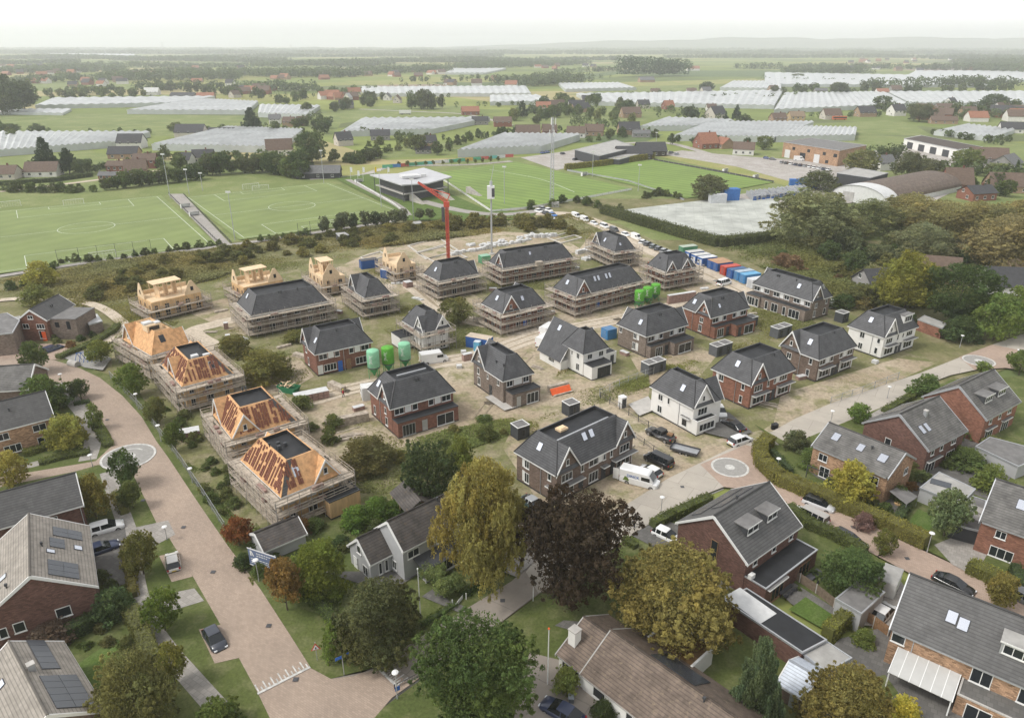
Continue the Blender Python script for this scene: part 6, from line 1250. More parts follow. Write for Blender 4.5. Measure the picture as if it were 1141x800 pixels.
for a in((50,196,15,9,8,3,4,WB,RB,'white house with brown roof below the two dark conifers'),(8,199,12,9,5,3,3.5,WC_,RB,'brown roofed house at the left edge beside the white caravan'),(148,165,15,11,4,4,4.8,WB,RD,'big dark roofed barn with white gable, tallest of the farmyard'),(140,176,16,10,8,3,3.6,WT,RD,'long grey roofed barn in front of the white gabled one'),(164,187,11,9,10,4.5,3,WR,RB,'red brick farmhouse with flat dark roof line in the farmyard'),(132,190,9,7,0,3,2,WR,RB,'low brown farm annex left of the red brick farmhouse'),(153,194,10,9,18,3,4.5,WT,RB,'tan brick gabled house nearest the tall hedge'),(122,200,8,5,5,2.4,1.4,WR,RG,'red shed with grey roof at the hedge end'),(156,201,18,5,8,2.4,.8,WG,(.45,.46,.46),'long pale roofed shed along the tall hedge'),(228,181,11,8,12,3.5,3.6,WC_,RD,'cream house with dark dormered roof left of the lamp mast'),(207,183,9,7,-10,3,3.4,WB,RD,'small cream gabled house beside the dormered one'),(214,153,20,11,0,4,5,WC_,RD,'dark barn in front of the tall dark spruce'),(248,150,18,7,0,3,2,WB,RD,'low white farmhouse with dark roof beside the spruce'),(312,172,15,10,18,3.5,5.5,WB,RB,'brown roofed house with white gable behind the round trees'),(307,138,9,8,10,4,3.5,WB,RG,'pale two storey house in front of the low glasshouse'),(323,141,9,9,0,4,3.4,WT,RB,'tan brick twin house beside the pale one'),(337,140,8,8,10,4,3.2,WT,RB,'tan brick end house beside the twin one'),(383,162,10,10,30,4,4.6,WC_,RD,'grey villa with dark steep roof left of the pond garden'),(424,156,13,9,10,3.5,3.4,WG,RD,'dark bungalow with pale garage in the pond garden'),(478,165,9,8,20,4,4,WT,RD,'dark gabled house left of the shelter belt'),(472,171,9,6,0,2.6,1.6,WG,RD,'small black barn below the dark gabled house'),(386,121,14,10,20,4,4.5,WG,RD,'dark roofed farm beside the clump of trees'),(388,113,9,8,80,4,5,WB,(.4,.4,.4),'white gabled farmhouse behind the dark roofed farm'),(432,112,9,8,80,4,4,WB,RG,'small white gabled house beside the poplars'),(443,115,8,8,80,4,4.4,WC_,RB,'tall brown gabled house beside the poplars'),(524,128,16,10,10,3.5,4,WR,RR,'red roofed farm on the far meadow road'),(560,141,14,10,5,4,3.5,WR,RB,'brown brick farm right of the striped greenhouse'),(535,139,13,8,5,3.5,3,WG,RD,'low dark barn at the end of the striped greenhouse'),(550,90,12,9,60,4,5,WT,RR,'orange farmhouse among the far hedges'),(230,110,20,12,5,3,4,WT,RR,'orange roofed farmhouse above the white greenhouse'),(220,92,18,10,5,3,3.5,WT,RR,'salmon roofed farmhouse beyond the orange one'),(170,106,18,12,5,4,5,WB,(.5,.5,.48),'pale gabled hall among the far trees'),(205,110,28,14,0,4,3,WG,RD,'long dark hall beside the orange roofed farmhouse'),(257,97,12,11,0,6,5,WB,RD,'tall white house in the far village'),(262,109,12,9,60,4,4.5,WC_,RB,'brown gabled house beside the far meadow'),(588,153,17,10,5,3.5,5,WT,RB,'brown thatched farmhouse behind the greenhouse roof'),(612,151,10,9,5,3.5,4.4,WR,RB,'brown gabled house right of the thatched farmhouse'),(642,153,13,9,-12,3.5,4,WB,RB,'brown roofed white house left of its twin'),(662,151,13,10,-12,3.5,4.4,WT,RB,'brown roofed tan house right of its twin'),(700,150,15,10,5,4,5,WT,RD,'dark roofed brick house with three roof lights beyond the clubhouse'),(714,153,12,7,0,3,2,WG,RG,'grey garage beside the dark roofed brick house'),(702,131,17,12,12,4,5,WT,RB,'brown roofed brick house in the middle orchard'),(655,114,14,9,5,3.5,4,WB,RD,'dark roofed cottage left of the orchard'),(716,121,12,10,10,4,4.5,WC_,RD,'steep dark roofed villa behind the orchard'),(744,122,10,9,20,4,4.6,WR,RR,'red roofed house with red walls in the orchard'),(797,132,14,13,30,4,6.5,WC_,RD,'pyramid roofed villa beside the dark poplars'),(792,124,9,8,0,3.5,3.4,WB,RB,'small house hidden behind the pyramid roofed villa'),(786,165,12,11,18,3.6,6,WR,RR,'orange roofed brick house at the bend of the road'),(806,165,10,9,-70,3,3.6,WT,RR,'orange gabled house right of the one at the bend'),(828,172,12,10,-18,3.6,3.6,WB,RB,'white house with brown roof beside the parked blue car'),(730,104,12,8,0,3,3,WT,RB,'distant brown farm before the white glass'),(786,105,13,10,20,4,5,WC_,RG,'grey villa below the dark round tree'),(770,105,12,9,0,4,3.6,WC_,RB,'low farm left of the grey villa'),(720,92,26,14,10,4,5,WT,RG,'far brown farm buildings in the fields'),(772,79,30,16,0,5,6,WB,RR,'orange roofed farm beside the poplar wood'),(886,136,12,11,0,5,3.6,(.42,.31,.17),RT,'tan square villa with tent roof'),(866,137,12,9,10,4,4,WT,RB,'brown roofed house left of the tan villa'),(925,133,15,11,5,4,5,WC_,RB,'brown barn roofed house beside the orange bus'),(963,130,16,12,8,4,5,WT,RD,'dark roofed farmhouse left of the single round tree'),(998,129,12,12,10,5,5,WB,RD,'white villa with dark tent roof right of the round tree'),(982,106,15,10,0,4,4,WB,RR,'red roofed white farmhouse on the glass plain'),(997,103,14,12,0,4,5,WG,RB,'brown roofed barn beside the red farmhouse'),(861,102,12,9,10,4,4,WT,RB,'brown gabled house with chimney on the glass plain'),(914,104,16,8,0,3.5,3,WG,RG,'grey barn behind the far glass'),(1050,125,15,11,0,4,4,WG,RB,'long brown barn right of the big willow'),(1058,119,10,9,30,5,4,WB,RD,'white gabled house behind the brown barn'),(1077,130,13,10,0,4,4.6,WT,RB,'brown roofed house among the trees near the right edge'),(1094,134,12,9,60,4,4,WR,RB,'red brown gabled house near the right edge'),(1115,125,15,10,20,4,5,WB,RB,'white farmhouse with brown roof below the tall trees'),(1130,128,14,11,10,4,4.5,WT,RB,'brown farmhouse at the very right edge'),(1050,138,20,9,-10,3,3,WT,RB,'low brown stable left of the arched tunnels'),(1125,148,15,10,-15,3.2,4.6,WB,RD,'dark roofed white house behind the small nursery'),(1064,210,11,11,-10,3,6.4,WR,RB,'steep red brick house with white bargeboards beside the hall'),(1087,222,12,9,14,3.4,2.6,WR,RD,'red brick cottage with grey roof behind the willows'),(1120,213,16,11,-12,3.2,5,WT,RB,'brown roofed house with white dormer at the right edge'),(982,189,10,8,20,4,3.6,WB,RG,'small white gabled house between the round willows'),(1098,183,18,14,-20,4,5,WG,RB,'brown shed roofs among the trees at the right'),(1120,188,15,11,40,3.5,4,WG,RG,'grey shed with sagging roof near the right edge'),(356,198,21,9,5,3,3,(.05,.05,.055),RG,'black club building behind the right hand pitch')):
 fh(*a,group='houses and farms of the plain',chim=a[2]<14,win=3 if a[1]>95 else 0)
flat([(640,167),(668,174),(710,164),(686,156)],5.5,'anthracite','pale_felt','long grey roofed club hall beside the far pitch','club_hall','hall');flat([(668,176),(690,178),(712,172),(690,168)],3.2,'anthracite','pale_felt','low glazed club annex in front of the grey hall','club_annex','hall')
fh(705,177,20,10,5,3.2,4,(.06,.05,.045),RD,'dark twin roofed canteen with roof lights beside the car park','canteen','hall',win=5);fh(724,173,17,12,5,3.2,4.4,(.06,.05,.045),RD,'dark roofed canteen wing on the right','canteen','hall',win=4)
o,q=flat([(872.6,158.4),(936,168),(966,162),(903,154)],8.5,'brick_tan','grey_felt','long brick works with white loading doors','brick_works','factory')
a_,b_=Vector((*q[0],0)),Vector((*q[1],0));d_=(b_-a_);l_=d_.length
Mx=Matrix.Translation(a_*.985)@Matrix.Rotation(atan2(d_.y,d_.x),4,'Z')
for i,(x,w_,h_,z_) in enumerate(((.05,4,4.6,0),(.18,2,1.6,5),(.33,4,4.2,0),(.45,2,1.6,5),(.58,4,4.6,0),(.72,2,1.6,4.8),(.78,2,1.6,.8),(.9,2.4,1.8,4.6))):put('door' if z_==0 else 'window',MB().box(x*l_,x*l_+w_,-.1,-.0,z_,z_+h_,Mx).mesh('door','wrap_white' if i in(0,4) else 'glass',False),o)
flat([(932.3,193),(970.5,198.5),(990,193),(952.7,187)],6.0,'anthracite','pale_felt','charcoal office block with white rooftop units','office_block','office')
o,q=flat([(1007,154.5),(1068,167),(1095,164),(1026,151)],5.5,'render_white','tile_brown','white depot with open dark bays and brown roof','depot','hall')
a_,b_=Vector((*q[0],0)),Vector((*q[1],0));d_=b_-a_;Mx=Matrix.Translation(a_*.985)@Matrix.Rotation(atan2(d_.y,d_.x),4,'Z')
for x in(.08,.3,.52,.74):put('bay_opening',MB().box(x*d_.length,x*d_.length+6,-.1,-.0,0.05,4.0,Mx).mesh('bay_opening','anthracite',False),o)
a_,b_=G(955,227),G(1040,209);d_=b_-a_;o=thing('vaulted_hall','vaulted hall with white rounded front and long brown roof','hall',a_,atan2(d_.y,d_.x));L_=d_.length;W_=12.0;r_=MB();f_=MB();n=14
arc=[(W_*cos(pi*i/n),2.2+5.2*sin(pi*i/n)) for i in range(n+1)]
for i in range(n):(y0,z0),(y1,z1)=arc[i],arc[i+1];r_.poly([(-.3,y0,z0),(L_,y0,z0),(L_,y1,z1),(-.3,y1,z1)])
put('roof',r_.mesh('roof','tile_brown',True),o)
for x in(0,L_-.3):f_.poly([(x,-W_,0)]+[(x,y,z) for y,z in reversed(arc)]+[(x,W_,0)])
f_.box(0,L_,-W_+.1,-W_+.3,0,2.25).box(0,L_,W_-.3,W_-.1,0,2.25);put('end_wall',f_.mesh('end_wall','wrap_white',False),o)
r_=MB()
for i in range(n):(y0,z0),(y1,z1)=arc[i],arc[i+1];r_.poly([(-.5,y0*1.012,z0+.06),(9,y0*1.012,z0+.06),(9,y1*1.012,z1+.06),(-.5,y1*1.012,z1+.06)])
put('white_sheeting',r_.mesh('white_sheeting','wrap_white',False),o);put('door',MB().box(-.12,-.01,2,7,0,4.2).mesh('door','pale_felt',False),o)
P_=[G(412,194.5,8),G(447.7,206,8),G(503.5,197,8),G(472,187,8)];c_=sum(P_,Vector())/4;o=thing('grandstand','grandstand with kinked white roof and dark glazed bar between the pitches','grandstand',(c_.x,c_.y,0));P_=[p-Vector((c_.x,c_.y,0)) for p in P_]
m0,m1=(P_[0]+P_[3])/2,(P_[1]+P_[2])/2;lift=Vector((0,0,-1.1))
MB().slab(P_[0],P_[1],m1+lift,m0+lift,.5).slab(m0+lift,m1+lift,P_[2],P_[3],.5).build('roof','stand_roof',o,uv=False)
q_=[(p.x*.78,p.y*.78) for p in P_];MB().prism(q_,3.6,6.6).build('bar','anthracite',o,uv=False);MB().prism([(x*1.13,y*1.13) for x,y in q_],3.2,3.55).build('terrace_deck','concrete',o,uv=False);MB().prism([(x*1.0,y*1.0) for x,y in q_],0,3.19).build('base_wall','steel_dark',o,uv=False)
for p in P_:MB().tube((p.x*.9,p.y*.9,0),(p.x*.9,p.y*.9,7.4),.16,n=8).build('column','steel_dark',o,uv=False)
MB().box(-5,3,-3,3,7.4,8.4).box(4,6,-2,0,7.3,8.6).build('roof_plant','wrap_white',o,uv=False,rot=radians(20))
for sx in(-1.0,0.6,2.2):
 st=MB()
 for k in range(9):st.box(sx*9-1,sx*9+1,-15-k*1.1,-14-k*1.1,0,3.0-k*.32)
 st.build('stair','foundation',o,uv=False,rot=radians(38))
def hills():
 mb=MB();n=90;A=[];R=random.Random(5)
 for i in range(n+1):
  x=-1500+12500*i/n;f=min(1,max(0,(i-2)/26))**.8;h=118*f*(1+.06*sin(i*.45)+.05*sin(i*1.3+1))+2;y=9800-900*sin(i/n*2.2);A.append((x,y,h))
 for j,(dy,k) in enumerate(((-900,0),(-500,.45),(0,.97),(500,1.0),(1400,.4),(2400,0))):
  for x,y,h in A:mb.v.append((x,y+dy,h*k*(1+.04*sin(x*.004+j))-(1 if k==0 else 0)))
 for j in range(5):
  for i in range(n):a=j*(n+1)+i;mb.f.append((a,a+1,a+n+2,a+n+1))
 groundmat('hill_wood',((.05,.07,.038),(.065,.085,.045),(.09,.105,.055)),(.002,.008,.05));tag(mb.build('hills','hill_wood',uv=False,smooth=True),kind='structure')
hills()
def B_(x0,y0,x1,y1,dep,h0,h1,sp):a,b=G(x0,y0),G(x1,y1);return(a.x,a.y,b.x,b.y,dep,h0,h1,sp)
def LN(y):return 50+y
woodland('far_woodland',[(-6500,8200,7000,8600,700,14,26,34),(-5200,6300,-300,6600,350,12,22,24),(300,6800,6500,7000,500,14,26,32),(-4500,5200,3400,4900,220,12,22,20)],3,(.062,.080,.042),'hazy woods lying along the horizon',6.0,24)
woodland('far_treeline',[B_(-20,66,150,66,200,10,18,13),B_(150,67,300,69,260,9,17,13),B_(300,72,420,74,200,9,17,12),B_(420,69,600,70,260,9,17,13),B_(600,67,720,68,90,9,16,12),B_(640,58.5,1160,59.5,420,12,22,22),B_(700,61,1000,62,300,10,19,20),B_(-60,60,330,59,340,11,20,22),B_(340,60,620,58.5,340,11,20,22),B_(740,65,1160,64.5,130,10,17,15),B_(1050,66,1160,69,260,12,18,15),B_(230,64,560,63.5,160,9,16,16),B_(0,72,90,71,140,9,16,12)],4,(.062,.080,.042),'hazy belts of trees crossing the far plain',3.6,26)
woodland('village_trees',[B_(-20,82,140,80,150,8,15,9),B_(110,90,270,88,150,8,16,9),B_(-10,96,90,90,50,7,14,9),B_(280,84,400,86,180,8,15,9),B_(400,82,490,80,150,8,15,9),B_(270,100,350,103,30,8,14,8),B_(150,101,250,100,36,7,13,8),B_(500,78,640,72,140,9,18,11),B_(570,96,640,92,100,9,16,8),B_(870,82,970,83,90,10,17,9),B_(960,98,1160,97,30,9,15,8),B_(1040,78,1160,82,130,10,18,10),B_(880,76,1040,78,60,8,14,10),B_(1080,72,1160,74,240,12,20,11),B_(60,76,330,75,90,9,16,11),B_(120,84,290,83,70,8,14,10),B_(590,128,640,124,20,5,9,7),B_(445,92,560,90,14,6,10,9),B_(620,82,690,80,20,8,13,9),B_(815,77,870,78,40,10,16,10),B_(60,104,140,106,14,7,11,8)],6,(.062,.080,.042),'village trees and gardens half lost in haze',2.1,30)
woodland('hedgerow_trees',[B_(-20,112,60,108,12,5,10,8),B_(60,112,170,110,8,5,9,8),B_(280,110,400,108,10,5,11,8),B_(400,112,500,109,8,4,9,8),B_(590,120,660,122,14,5,10,7),B_(500,121,600,118,6,4,8,7),B_(345,133,380,138,12,4,9,6),B_(290,145,345,147,6,3,6,5),B_(190,146,255,147,6,3,7,5),B_(0,150,60,149,4,3,5,5),B_(100,150,170,150,4,3,6,5),B_(630,138,700,146,14,5,10,6),B_(700,125,790,128,12,5,9,6),B_(560,150,640,149,6,4,7,5),B_(730,131,800,135,6,4,7,5),B_(850,112,960,104,8,5,10,8),B_(860,134,980,130,6,4,8,5),B_(980,126,1090,120,16,5,11,6),B_(1060,134,1150,130,16,5,11,6),B_(1040,150,1150,168,4,3,6,4),B_(1090,160,1150,158,5,4,7,4),B_(960,178,1010,172,10,4,8,4),B_(1060,195,1150,205,16,4,9,4),B_(480,156,560,154,4,3,6,4),B_(400,150,480,158,5,3,7,4),B_(230,186,330,180,8,4,9,4),B_(100,192,175,182,5,3,6,4),B_(20,186,120,183,2,2,4,3),B_(330,104,420,101,14,6,11,8),B_(430,100,500,98,10,6,11,9),B_(690,108,760,106,8,4,9,8),B_(770,112,850,108,6,4,8,8),B_(600,90,680,88,10,6,10,9),B_(850,90,960,92,8,6,11,9)],16,(.060,.078,.038),'overgrown hedgerows and garden trees between the fields',1.0,34)
woodland('poplar_wood',[B_(690,86,764,85,34,26,34,7)],8,(.042,.066,.034),'dense tall poplar wood standing alone in the right fields',2.6,46)
R_=random.Random(21);k_=0
for cx,cy,sx,sy,n in((60,80,70,5,20),(200,83,75,6,24),(350,86,65,5,14),(465,82,45,4,9),(640,76,50,3,6),(970,79,60,1.6,12),(1095,78.5,50,1.6,12),(1000,69,70,2,12),(300,104,40,3,7),(90,94,60,3,10),(628,124,24,2,6),(1080,132,60,5,12),(372,109,26,3,6),(540,95,40,2,5)):
 for i in range(n):
  c=R_.random();fh(cx+R_.uniform(-sx,sx),cy+R_.uniform(-sy,sy),R_.uniform(12,20),R_.uniform(9,12),R_.uniform(-40,40),R_.uniform(3,5),R_.uniform(4,6),WB if c<.35 else WT if c<.7 else WR,RR if R_.random()<.35 else RB if R_.random()<.5 else RD,'small house among the trees of the distant villages and farms','distant_house',group='houses of the distant village',win=0)
T('round',641,672,546,116,BEECH,'huge copper beech with dark purple brown crown in the road junction',clear=.10)
T('dome',745,712,610,122,AU_GO,'broad golden brown tree overhanging the bungalow garden',clear=.10)
T('birch',541,655,498,92,(.185,.160,.055),'tall yellowing birch with drooping twigs beside the grey house',clear=.10,droop=1.0)
T('dome',426,727,645,88,(.070,.075,.036),'dense dark domed tree on the corner lawn by the street sign',clear=.05)
T('round',532,812,690,116,(.055,.078,.028),'large dark green tree at the bottom edge of the photo',clear=.10)
T('cone',838,806,700,56,(.075,.10,.055),'pale green drooping conifer beside the bungalow roof',clear=.02,droop=1.2)
T('dome',938,822,745,92,(.135,.115,.042),'golden olive tree in front of the garden house with pale blue tiles',clear=.08)
T('bush',1003,808,776,42,(.30,.27,.06),'bushy shrub with yellow flower heads below the white awning',clear=.03,name='shrub',cat='shrub')
T('dome',357,664,602,58,(.105,.125,.030),'yellow topped bushy tree beside the small dark shed roof',clear=.08)
T('oval',321,682,618,40,(.145,.095,.036),'reddish brown young tree on the verge behind the blue site sign',clear=.22)
T('oval',268,610,574,30,AU_RU,'rust red young tree at the foot of the scaffolding',clear=.12)
T('bush',375,735,690,30,(.10,.135,.035),'bright green bush at the left foot of the domed tree',clear=.02,name='shrub',cat='shrub')
for i,(x,y,t,w) in enumerate(((477,650,628,20),(487,656,634,20),(495,668,645,22),(508,663,639,20),(490,646,626,17))):T('round',x,y,t,w,(.135,.165,.07),'ball clipped small tree in the cluster before the glazed veranda',clear=.30,group='ball clipped trees before the veranda',lod=1)
for a in(('oval',42,417,377,26,GR_MID,'street tree in full leaf at the left plaza corner'),('oval',91,446,420,20,(.055,.075,.03),'small dark street tree standing in a clipped square hedge'),('oval',108,480,447,16,GR_LT,'slim light green street tree above the long hedge bed'),('round',143,543,500,27,(.06,.085,.032),'street tree standing over the big ring marking'),('oval',149,568,533,22,(.075,.09,.032),'leaning small tree on the verge below the ring marking'),('dome',108,580,526,38,(.13,.115,.035),'broad autumn tinted shrub tree beside the white car'),('oval',161,642,588,34,(.10,.10,.035),'brownish green street tree left of the white hatchback'),('round',185,705,656,36,(.09,.12,.03),'bright green street tree between two parking bays'),('oval',196,765,711,30,(.15,.15,.045),'thin yellowish street tree left of the dark parked car'),('bush',158,815,722,82,(.115,.115,.048),'big loose olive shrub beside the bright lawn, bottom left'),('bush',246,822,778,52,(.085,.11,.035),'green shrub cut by the bottom edge on the verge'),('oval',113,406,377,27,(.12,.135,.04),'yellow green tree beside the playground sand'),('oval',151,442,402,29,(.09,.12,.032),'green tree in front of the bare orange roof'),('oval',176,472,440,25,(.095,.10,.035),'brown tinged tree in front of the second orange roof'),('oval',197,503,468,21,(.075,.10,.03),'slim tree beside the stacked brick pallets'),('dome',77,500,461,40,(.17,.17,.05),'thin crowned yellow tree beside the tan brick house'),('dome',17,543,500,32,(.20,.18,.055),'sparse yellow tree at the left edge'),('bush',47,318,288,32,(.20,.19,.05),'yellow bush at the near corner of the left pitch'),('bush',42,341,315,32,(.12,.13,.045),'olive bush above the footpath at the left'),('bush',52,460,415,50,(.075,.105,.036),'large dark green garden bush behind the tan brick house'),('bush',20,430,410,30,GR_DK,'dark shrub under the pale edged roof end'),('bush',410,522,485,56,(.105,.10,.045),'brown green thicket beside the timber piles'),('round',478,560,488,54,(.05,.065,.03),'dark willow thicket behind the yellow birch'),('bush',514,528,482,32,(.11,.125,.035),'yellow green bush behind the top of the birch'),('bush',398,590,562,34,(.09,.14,.035),'bright leafy bush left in the garden of the grey house'),('bush',420,582,552,34,(.085,.13,.035),'bright leafy bush in the middle of the garden behind the grey house'),('bush',440,575,556,28,(.08,.12,.035),'bright leafy bush beside the open timber shelter'),('round',508,361,331,34,(.105,.105,.042),'round willow bush in the middle of the building site'),('bush',297,425,388,56,(.13,.125,.045),'wide brown green bush right of the second orange roof'),('bush',262,395,372,38,(.12,.115,.042),'brown bush beside the pale cabin track'),('bush',330,380,368,30,(.12,.12,.045),'low bush left of the house with the blue door'),('oval',1006,350,276,62,(.140,.140,.036),'tall yellow green tree beside the white house with dormer'),('round',1062,364,290,68,(.045,.064,.026),'dark green broad tree right of the yellowing one'),('dome',1106,380,324,46,(.095,.13,.04),'light green roadside tree at the upper right'),('dome',1132,372,318,50,(.10,.13,.038),'light green tree cut by the right edge behind the roadside tree'),('bush',1068,380,350,40,GR_DK,'dark undergrowth beneath the broad tree'),('dome',903,271,209,92,(.135,.142,.075),'giant grey green willow beside the plant trays'),('dome',968,262,220,62,(.115,.125,.06),'darker willow right of the giant one'),('round',1012,258,214,62,(.165,.150,.070),'golden brown willow behind the dark one'),('round',1052,266,222,62,(.160,.146,.068),'golden brown willow in the middle of the row'),('round',1090,268,224,62,(.155,.145,.068),'golden brown willow near the vaulted hall'),('dome',1122,300,234,88,(.145,.128,.068),'large brownish willow at the right edge'),('bush',938,280,250,38,(.095,.11,.06),'small grey willow bush under the giant willow'),('dome',1022,292,246,60,(.13,.138,.078),'pale grey green willow in the thicket'),('oval',950,308,276,26,(.06,.082,.036),'young green tree alone in the thicket'),('bush',965,340,316,50,(.085,.09,.04),'dark scrubby bush before the dark barn'),('round',1140,262,222,60,(.155,.138,.062),'last golden willow at the right edge'),('dome',946,664,611,60,(.065,.095,.038),'green garden tree behind the white trailer'),('round',983,620,591,22,(.10,.105,.035),'small street tree beside the pink brick street'),('round',1110,680,638,31,(.15,.13,.045),'yellow brown street tree behind the big roof'),('oval',1050,600,541,44,(.10,.125,.062),'silvery green tree beside the grey sun sail'),('bush',945,560,512,48,(.22,.20,.05),'yellow climber bush against the tan brick house'),('round',955,472,449,23,(.10,.145,.04),'ball shaped bright tree beside the concrete road'),('bush',1030,442,415,34,(.085,.12,.045),'green shrub in front of the upper right houses'),('bush',886,502,478,30,(.085,.095,.05),'grey green shrub at the tip of the curved hedge'),('bush',1102,550,515,36,(.115,.14,.045),'light green bush behind the carport'),('oval',1135,418,388,28,(.09,.12,.04),'young street tree at the right edge beyond the ring'),('round',1094,416,402,15,(.10,.13,.04),'little round tree beside the upper right ring'),('bush',905,522,498,36,(.09,.12,.042),'pergola vine behind the curved hedge'),('bush',962,590,570,24,(.14,.09,.085),'purple brown bush at the end of the tan brick house'),('bush',1000,560,540,22,GR_MID,'clipped block of laurel beside the sun sail'),('bush',962,718,700,26,GR_LT,'round bright shrub by the garden fence'),('bush',1075,520,498,44,(.08,.105,.04),'garden greenery behind the flat garage'),('bush',630,772,742,30,(.12,.14,.045),'flowering border at the bungalow corner'),('bush',673,800,780,28,(.045,.06,.025),'dark round bush at the bungalow wall'),('bush',800,668,656,22,(.14,.15,.04),'yellow green bush beside the long garage'),('bush',128,690,655,42,(.07,.10,.045),'dark mixed shrubs beside the beige roofed house'),('bush',60,715,692,60,(.10,.075,.06),'brown shrubs in front of the beige gable'),('bush',540,470,462,20,(.085,.11,.04),'small bush by the white gate slab')):
 T(*a,clear=.02 if a[0]=='bush' or 'willow' in a[6] else .12,**(dict(name='shrub',cat='shrub') if a[0]=='bush' else{}))
for a in(('cone',53,191,149,26,(.035,.05,.03),'tall dark conifer behind the white house'),('cone',78,194,162,24,(.035,.048,.03),'second dark conifer, rounder and shorter than its neighbour'),('round',93,195,176,20,(.055,.07,.035),'dark bushy tree at the foot of the conifers'),('cone',281,147,117,22,(.035,.05,.032),'lone dark spruce beside the striped glasshouse'),('dome',4,128,78,40,(.055,.07,.036),'huge hazy tree at the left edge'),('round',28,124,87,32,(.06,.075,.038),'hazy round tree beside the huge one'),('round',348,182,144,34,(.065,.085,.04),'big round tree behind the club building'),('round',334,196,166,30,GR_DK,'dark tree left of the club building'),('round',467,171,149,17,(.07,.08,.04),'grey green tree beside the dark gabled house'),('oval',487,173,156,12,(.055,.07,.035),'narrow tree right of the grey green one'),('dome',12,121+27,137,22,(.065,.085,.04),'round meadow tree at the left'),('dome',43,147,137,16,(.065,.085,.04),'smaller meadow tree beside the round one'),('dome',197,146,136,19,(.085,.10,.045),'light meadow tree before the big barn'),('round',1024,136,114,28,(.08,.09,.05),'big grey willow on the meadow edge'),('round',982,122,106,18,(.075,.095,.05),'single round tree before the glass plain'),('round',1106,123,104,25,(.055,.075,.04),'dark tree above the white farmhouse'),('dome',957,194,165,37,(.11,.115,.05),'yellow green willow in front of the brick works'),('dome',1011,199,167,36,(.08,.088,.048),'grey willow left of the vaulted hall'),('dome',1031,202,175,34,(.085,.09,.048),'brownish willow over the vaulted hall'),('round',1076,191,164,30,(.10,.12,.045),'green tree behind the steep red house'),('round',1111,196,181,25,(.11,.125,.05),'light tree beside the grey shed'),('cone',1131,196,177,9,(.045,.062,.034),'slim conifer at the right edge'),('dome',790,223,193,38,(.085,.09,.05),'broad grey willow beside the blue trucks'),('bush',912,212,188,42,(.075,.085,.045),'thick bush between the blue containers and the office'),('round',787,104,90,16,(.045,.06,.036),'dark round tree above the grey villa'),('round',769,133,117,17,(.045,.062,.034),'dark twin tree left of the pyramid roof'),('cone',820,135,115,10,(.04,.055,.032),'pointed spruce right of the pyramid roof'),('cone',808,136,123,6,(.04,.055,.032),'small spruce beside the pyramid roof'),('round',829,138,127,16,(.06,.075,.038),'dark bush tree behind the striped glasshouse'),('round',851,167,151,17,(.085,.105,.045),'green tree behind the white house at the bend'),('oval',748,162,148,8,(.05,.065,.034),'dark narrow tree beside the road bend'),('cone',582,131,111,13,(.05,.065,.04),'pointed tree in the orchard left'),('round',889,42+45,82,12,(.09,.11,.05),'pale round tree on the far glass plain'),('dome',935,106,91,20,(.06,.075,.042),'leafy clump beside the white gable on the glass plain')):
 T(*a,clear=.05)
def row(pts,n,h,w,cols,label,group,kind='round',jit=2.0,clear=.04,lod=None,seed=1,cat='tree',name='tree'):
 R=random.Random(seed);P=[G(*p) for p in pts];Ls=[(P[i+1]-P[i]).length for i in range(len(P)-1)];tot=sum(Ls)
 for k in range(n):
  s=tot*(k+.5)/n;i=0
  while i<len(Ls)-1 and s>Ls[i]:s-=Ls[i];i+=1
  p=P[i]+(P[i+1]-P[i])*(s/Ls[i]);x,y=p.x+R.uniform(-jit,jit),p.y+R.uniform(-jit,jit);H=R.uniform(*h);W=H*R.uniform(*w);c=sc(R.choice(cols),R.uniform(.85,1.15));d=hypot(x,y)
  tree_w(R.choice(kind.split()),x,y,H,W,c,label,group,clear,lod if lod is not None else(1 if W/d*815>22 else 2 if W/d*815>9 else 3),cat,name)
MIX=(GR_DK,GR_MID,(.07,.085,.038),(.06,.07,.034));LIT=(GR_MID,(.085,.105,.045),(.10,.11,.045))
row([(112,213),(195,203),(228,200)],17,(5.5,9),(.7,1.0),MIX,'dark tree in the tall belt behind the left pitch','tree belt behind the left pitch',seed=2)
row([(225,196),(300,192),(335,200)],15,(7,12),(.7,1.0),MIX,'leafy tree in the belt behind the second pitch','tree belt behind the second pitch',seed=3)
row([(-10,213),(40,214),(105,215)],12,(3.5,5.5),(.9,1.3),MIX,'low bush in the hedge behind the left goal','bushes behind the left goal','bush',seed=4,cat='bush',name='bush')
row([(4,325),(20,322),(75,292),(110,292),(250,273)],24,(1.8,3.2),(.8,1.1),MIX,'small bush in the line along the near side of the left pitch','bushes along the left pitch','bush',.6,seed=5,cat='bush',name='bush')
row([(285,270),(345,262)],7,(2,3),(.8,1.1),LIT,'small bush along the near side of the second pitch','bushes along the second pitch','bush',.5,seed=6,cat='bush',name='bush')
row([(358,261),(454,249)],9,(5,7.5),(.55,.8),((.075,.085,.05),(.05,.065,.035)),'pollard willow in the row at the corner of the second pitch','pollard willows at the second pitch','round',.8,.12,seed=7)
for x,l in((468,'pollard willow left of the pair on the grass slope'),(479.5,'pollard willow right of the pair on the grass slope')):T('round',x,247,232,11,(.075,.085,.05),l,clear=.25)
row([(440,187),(520,184),(560,181)],13,(3,4.5),(.5,.7),((.08,.085,.035),GR_MID),'small clipped tree in the row beside the sports park advertising boards','clipped trees beside the advertising boards','oval',.5,.25,seed=8)
row([(716,222),(735,217),(760,223)],8,(2.5,4),(.9,1.3),MIX,'dark bush in the hedge at the far pitch corner','bushes at the far pitch corner','bush',1,seed=10,cat='bush',name='bush')
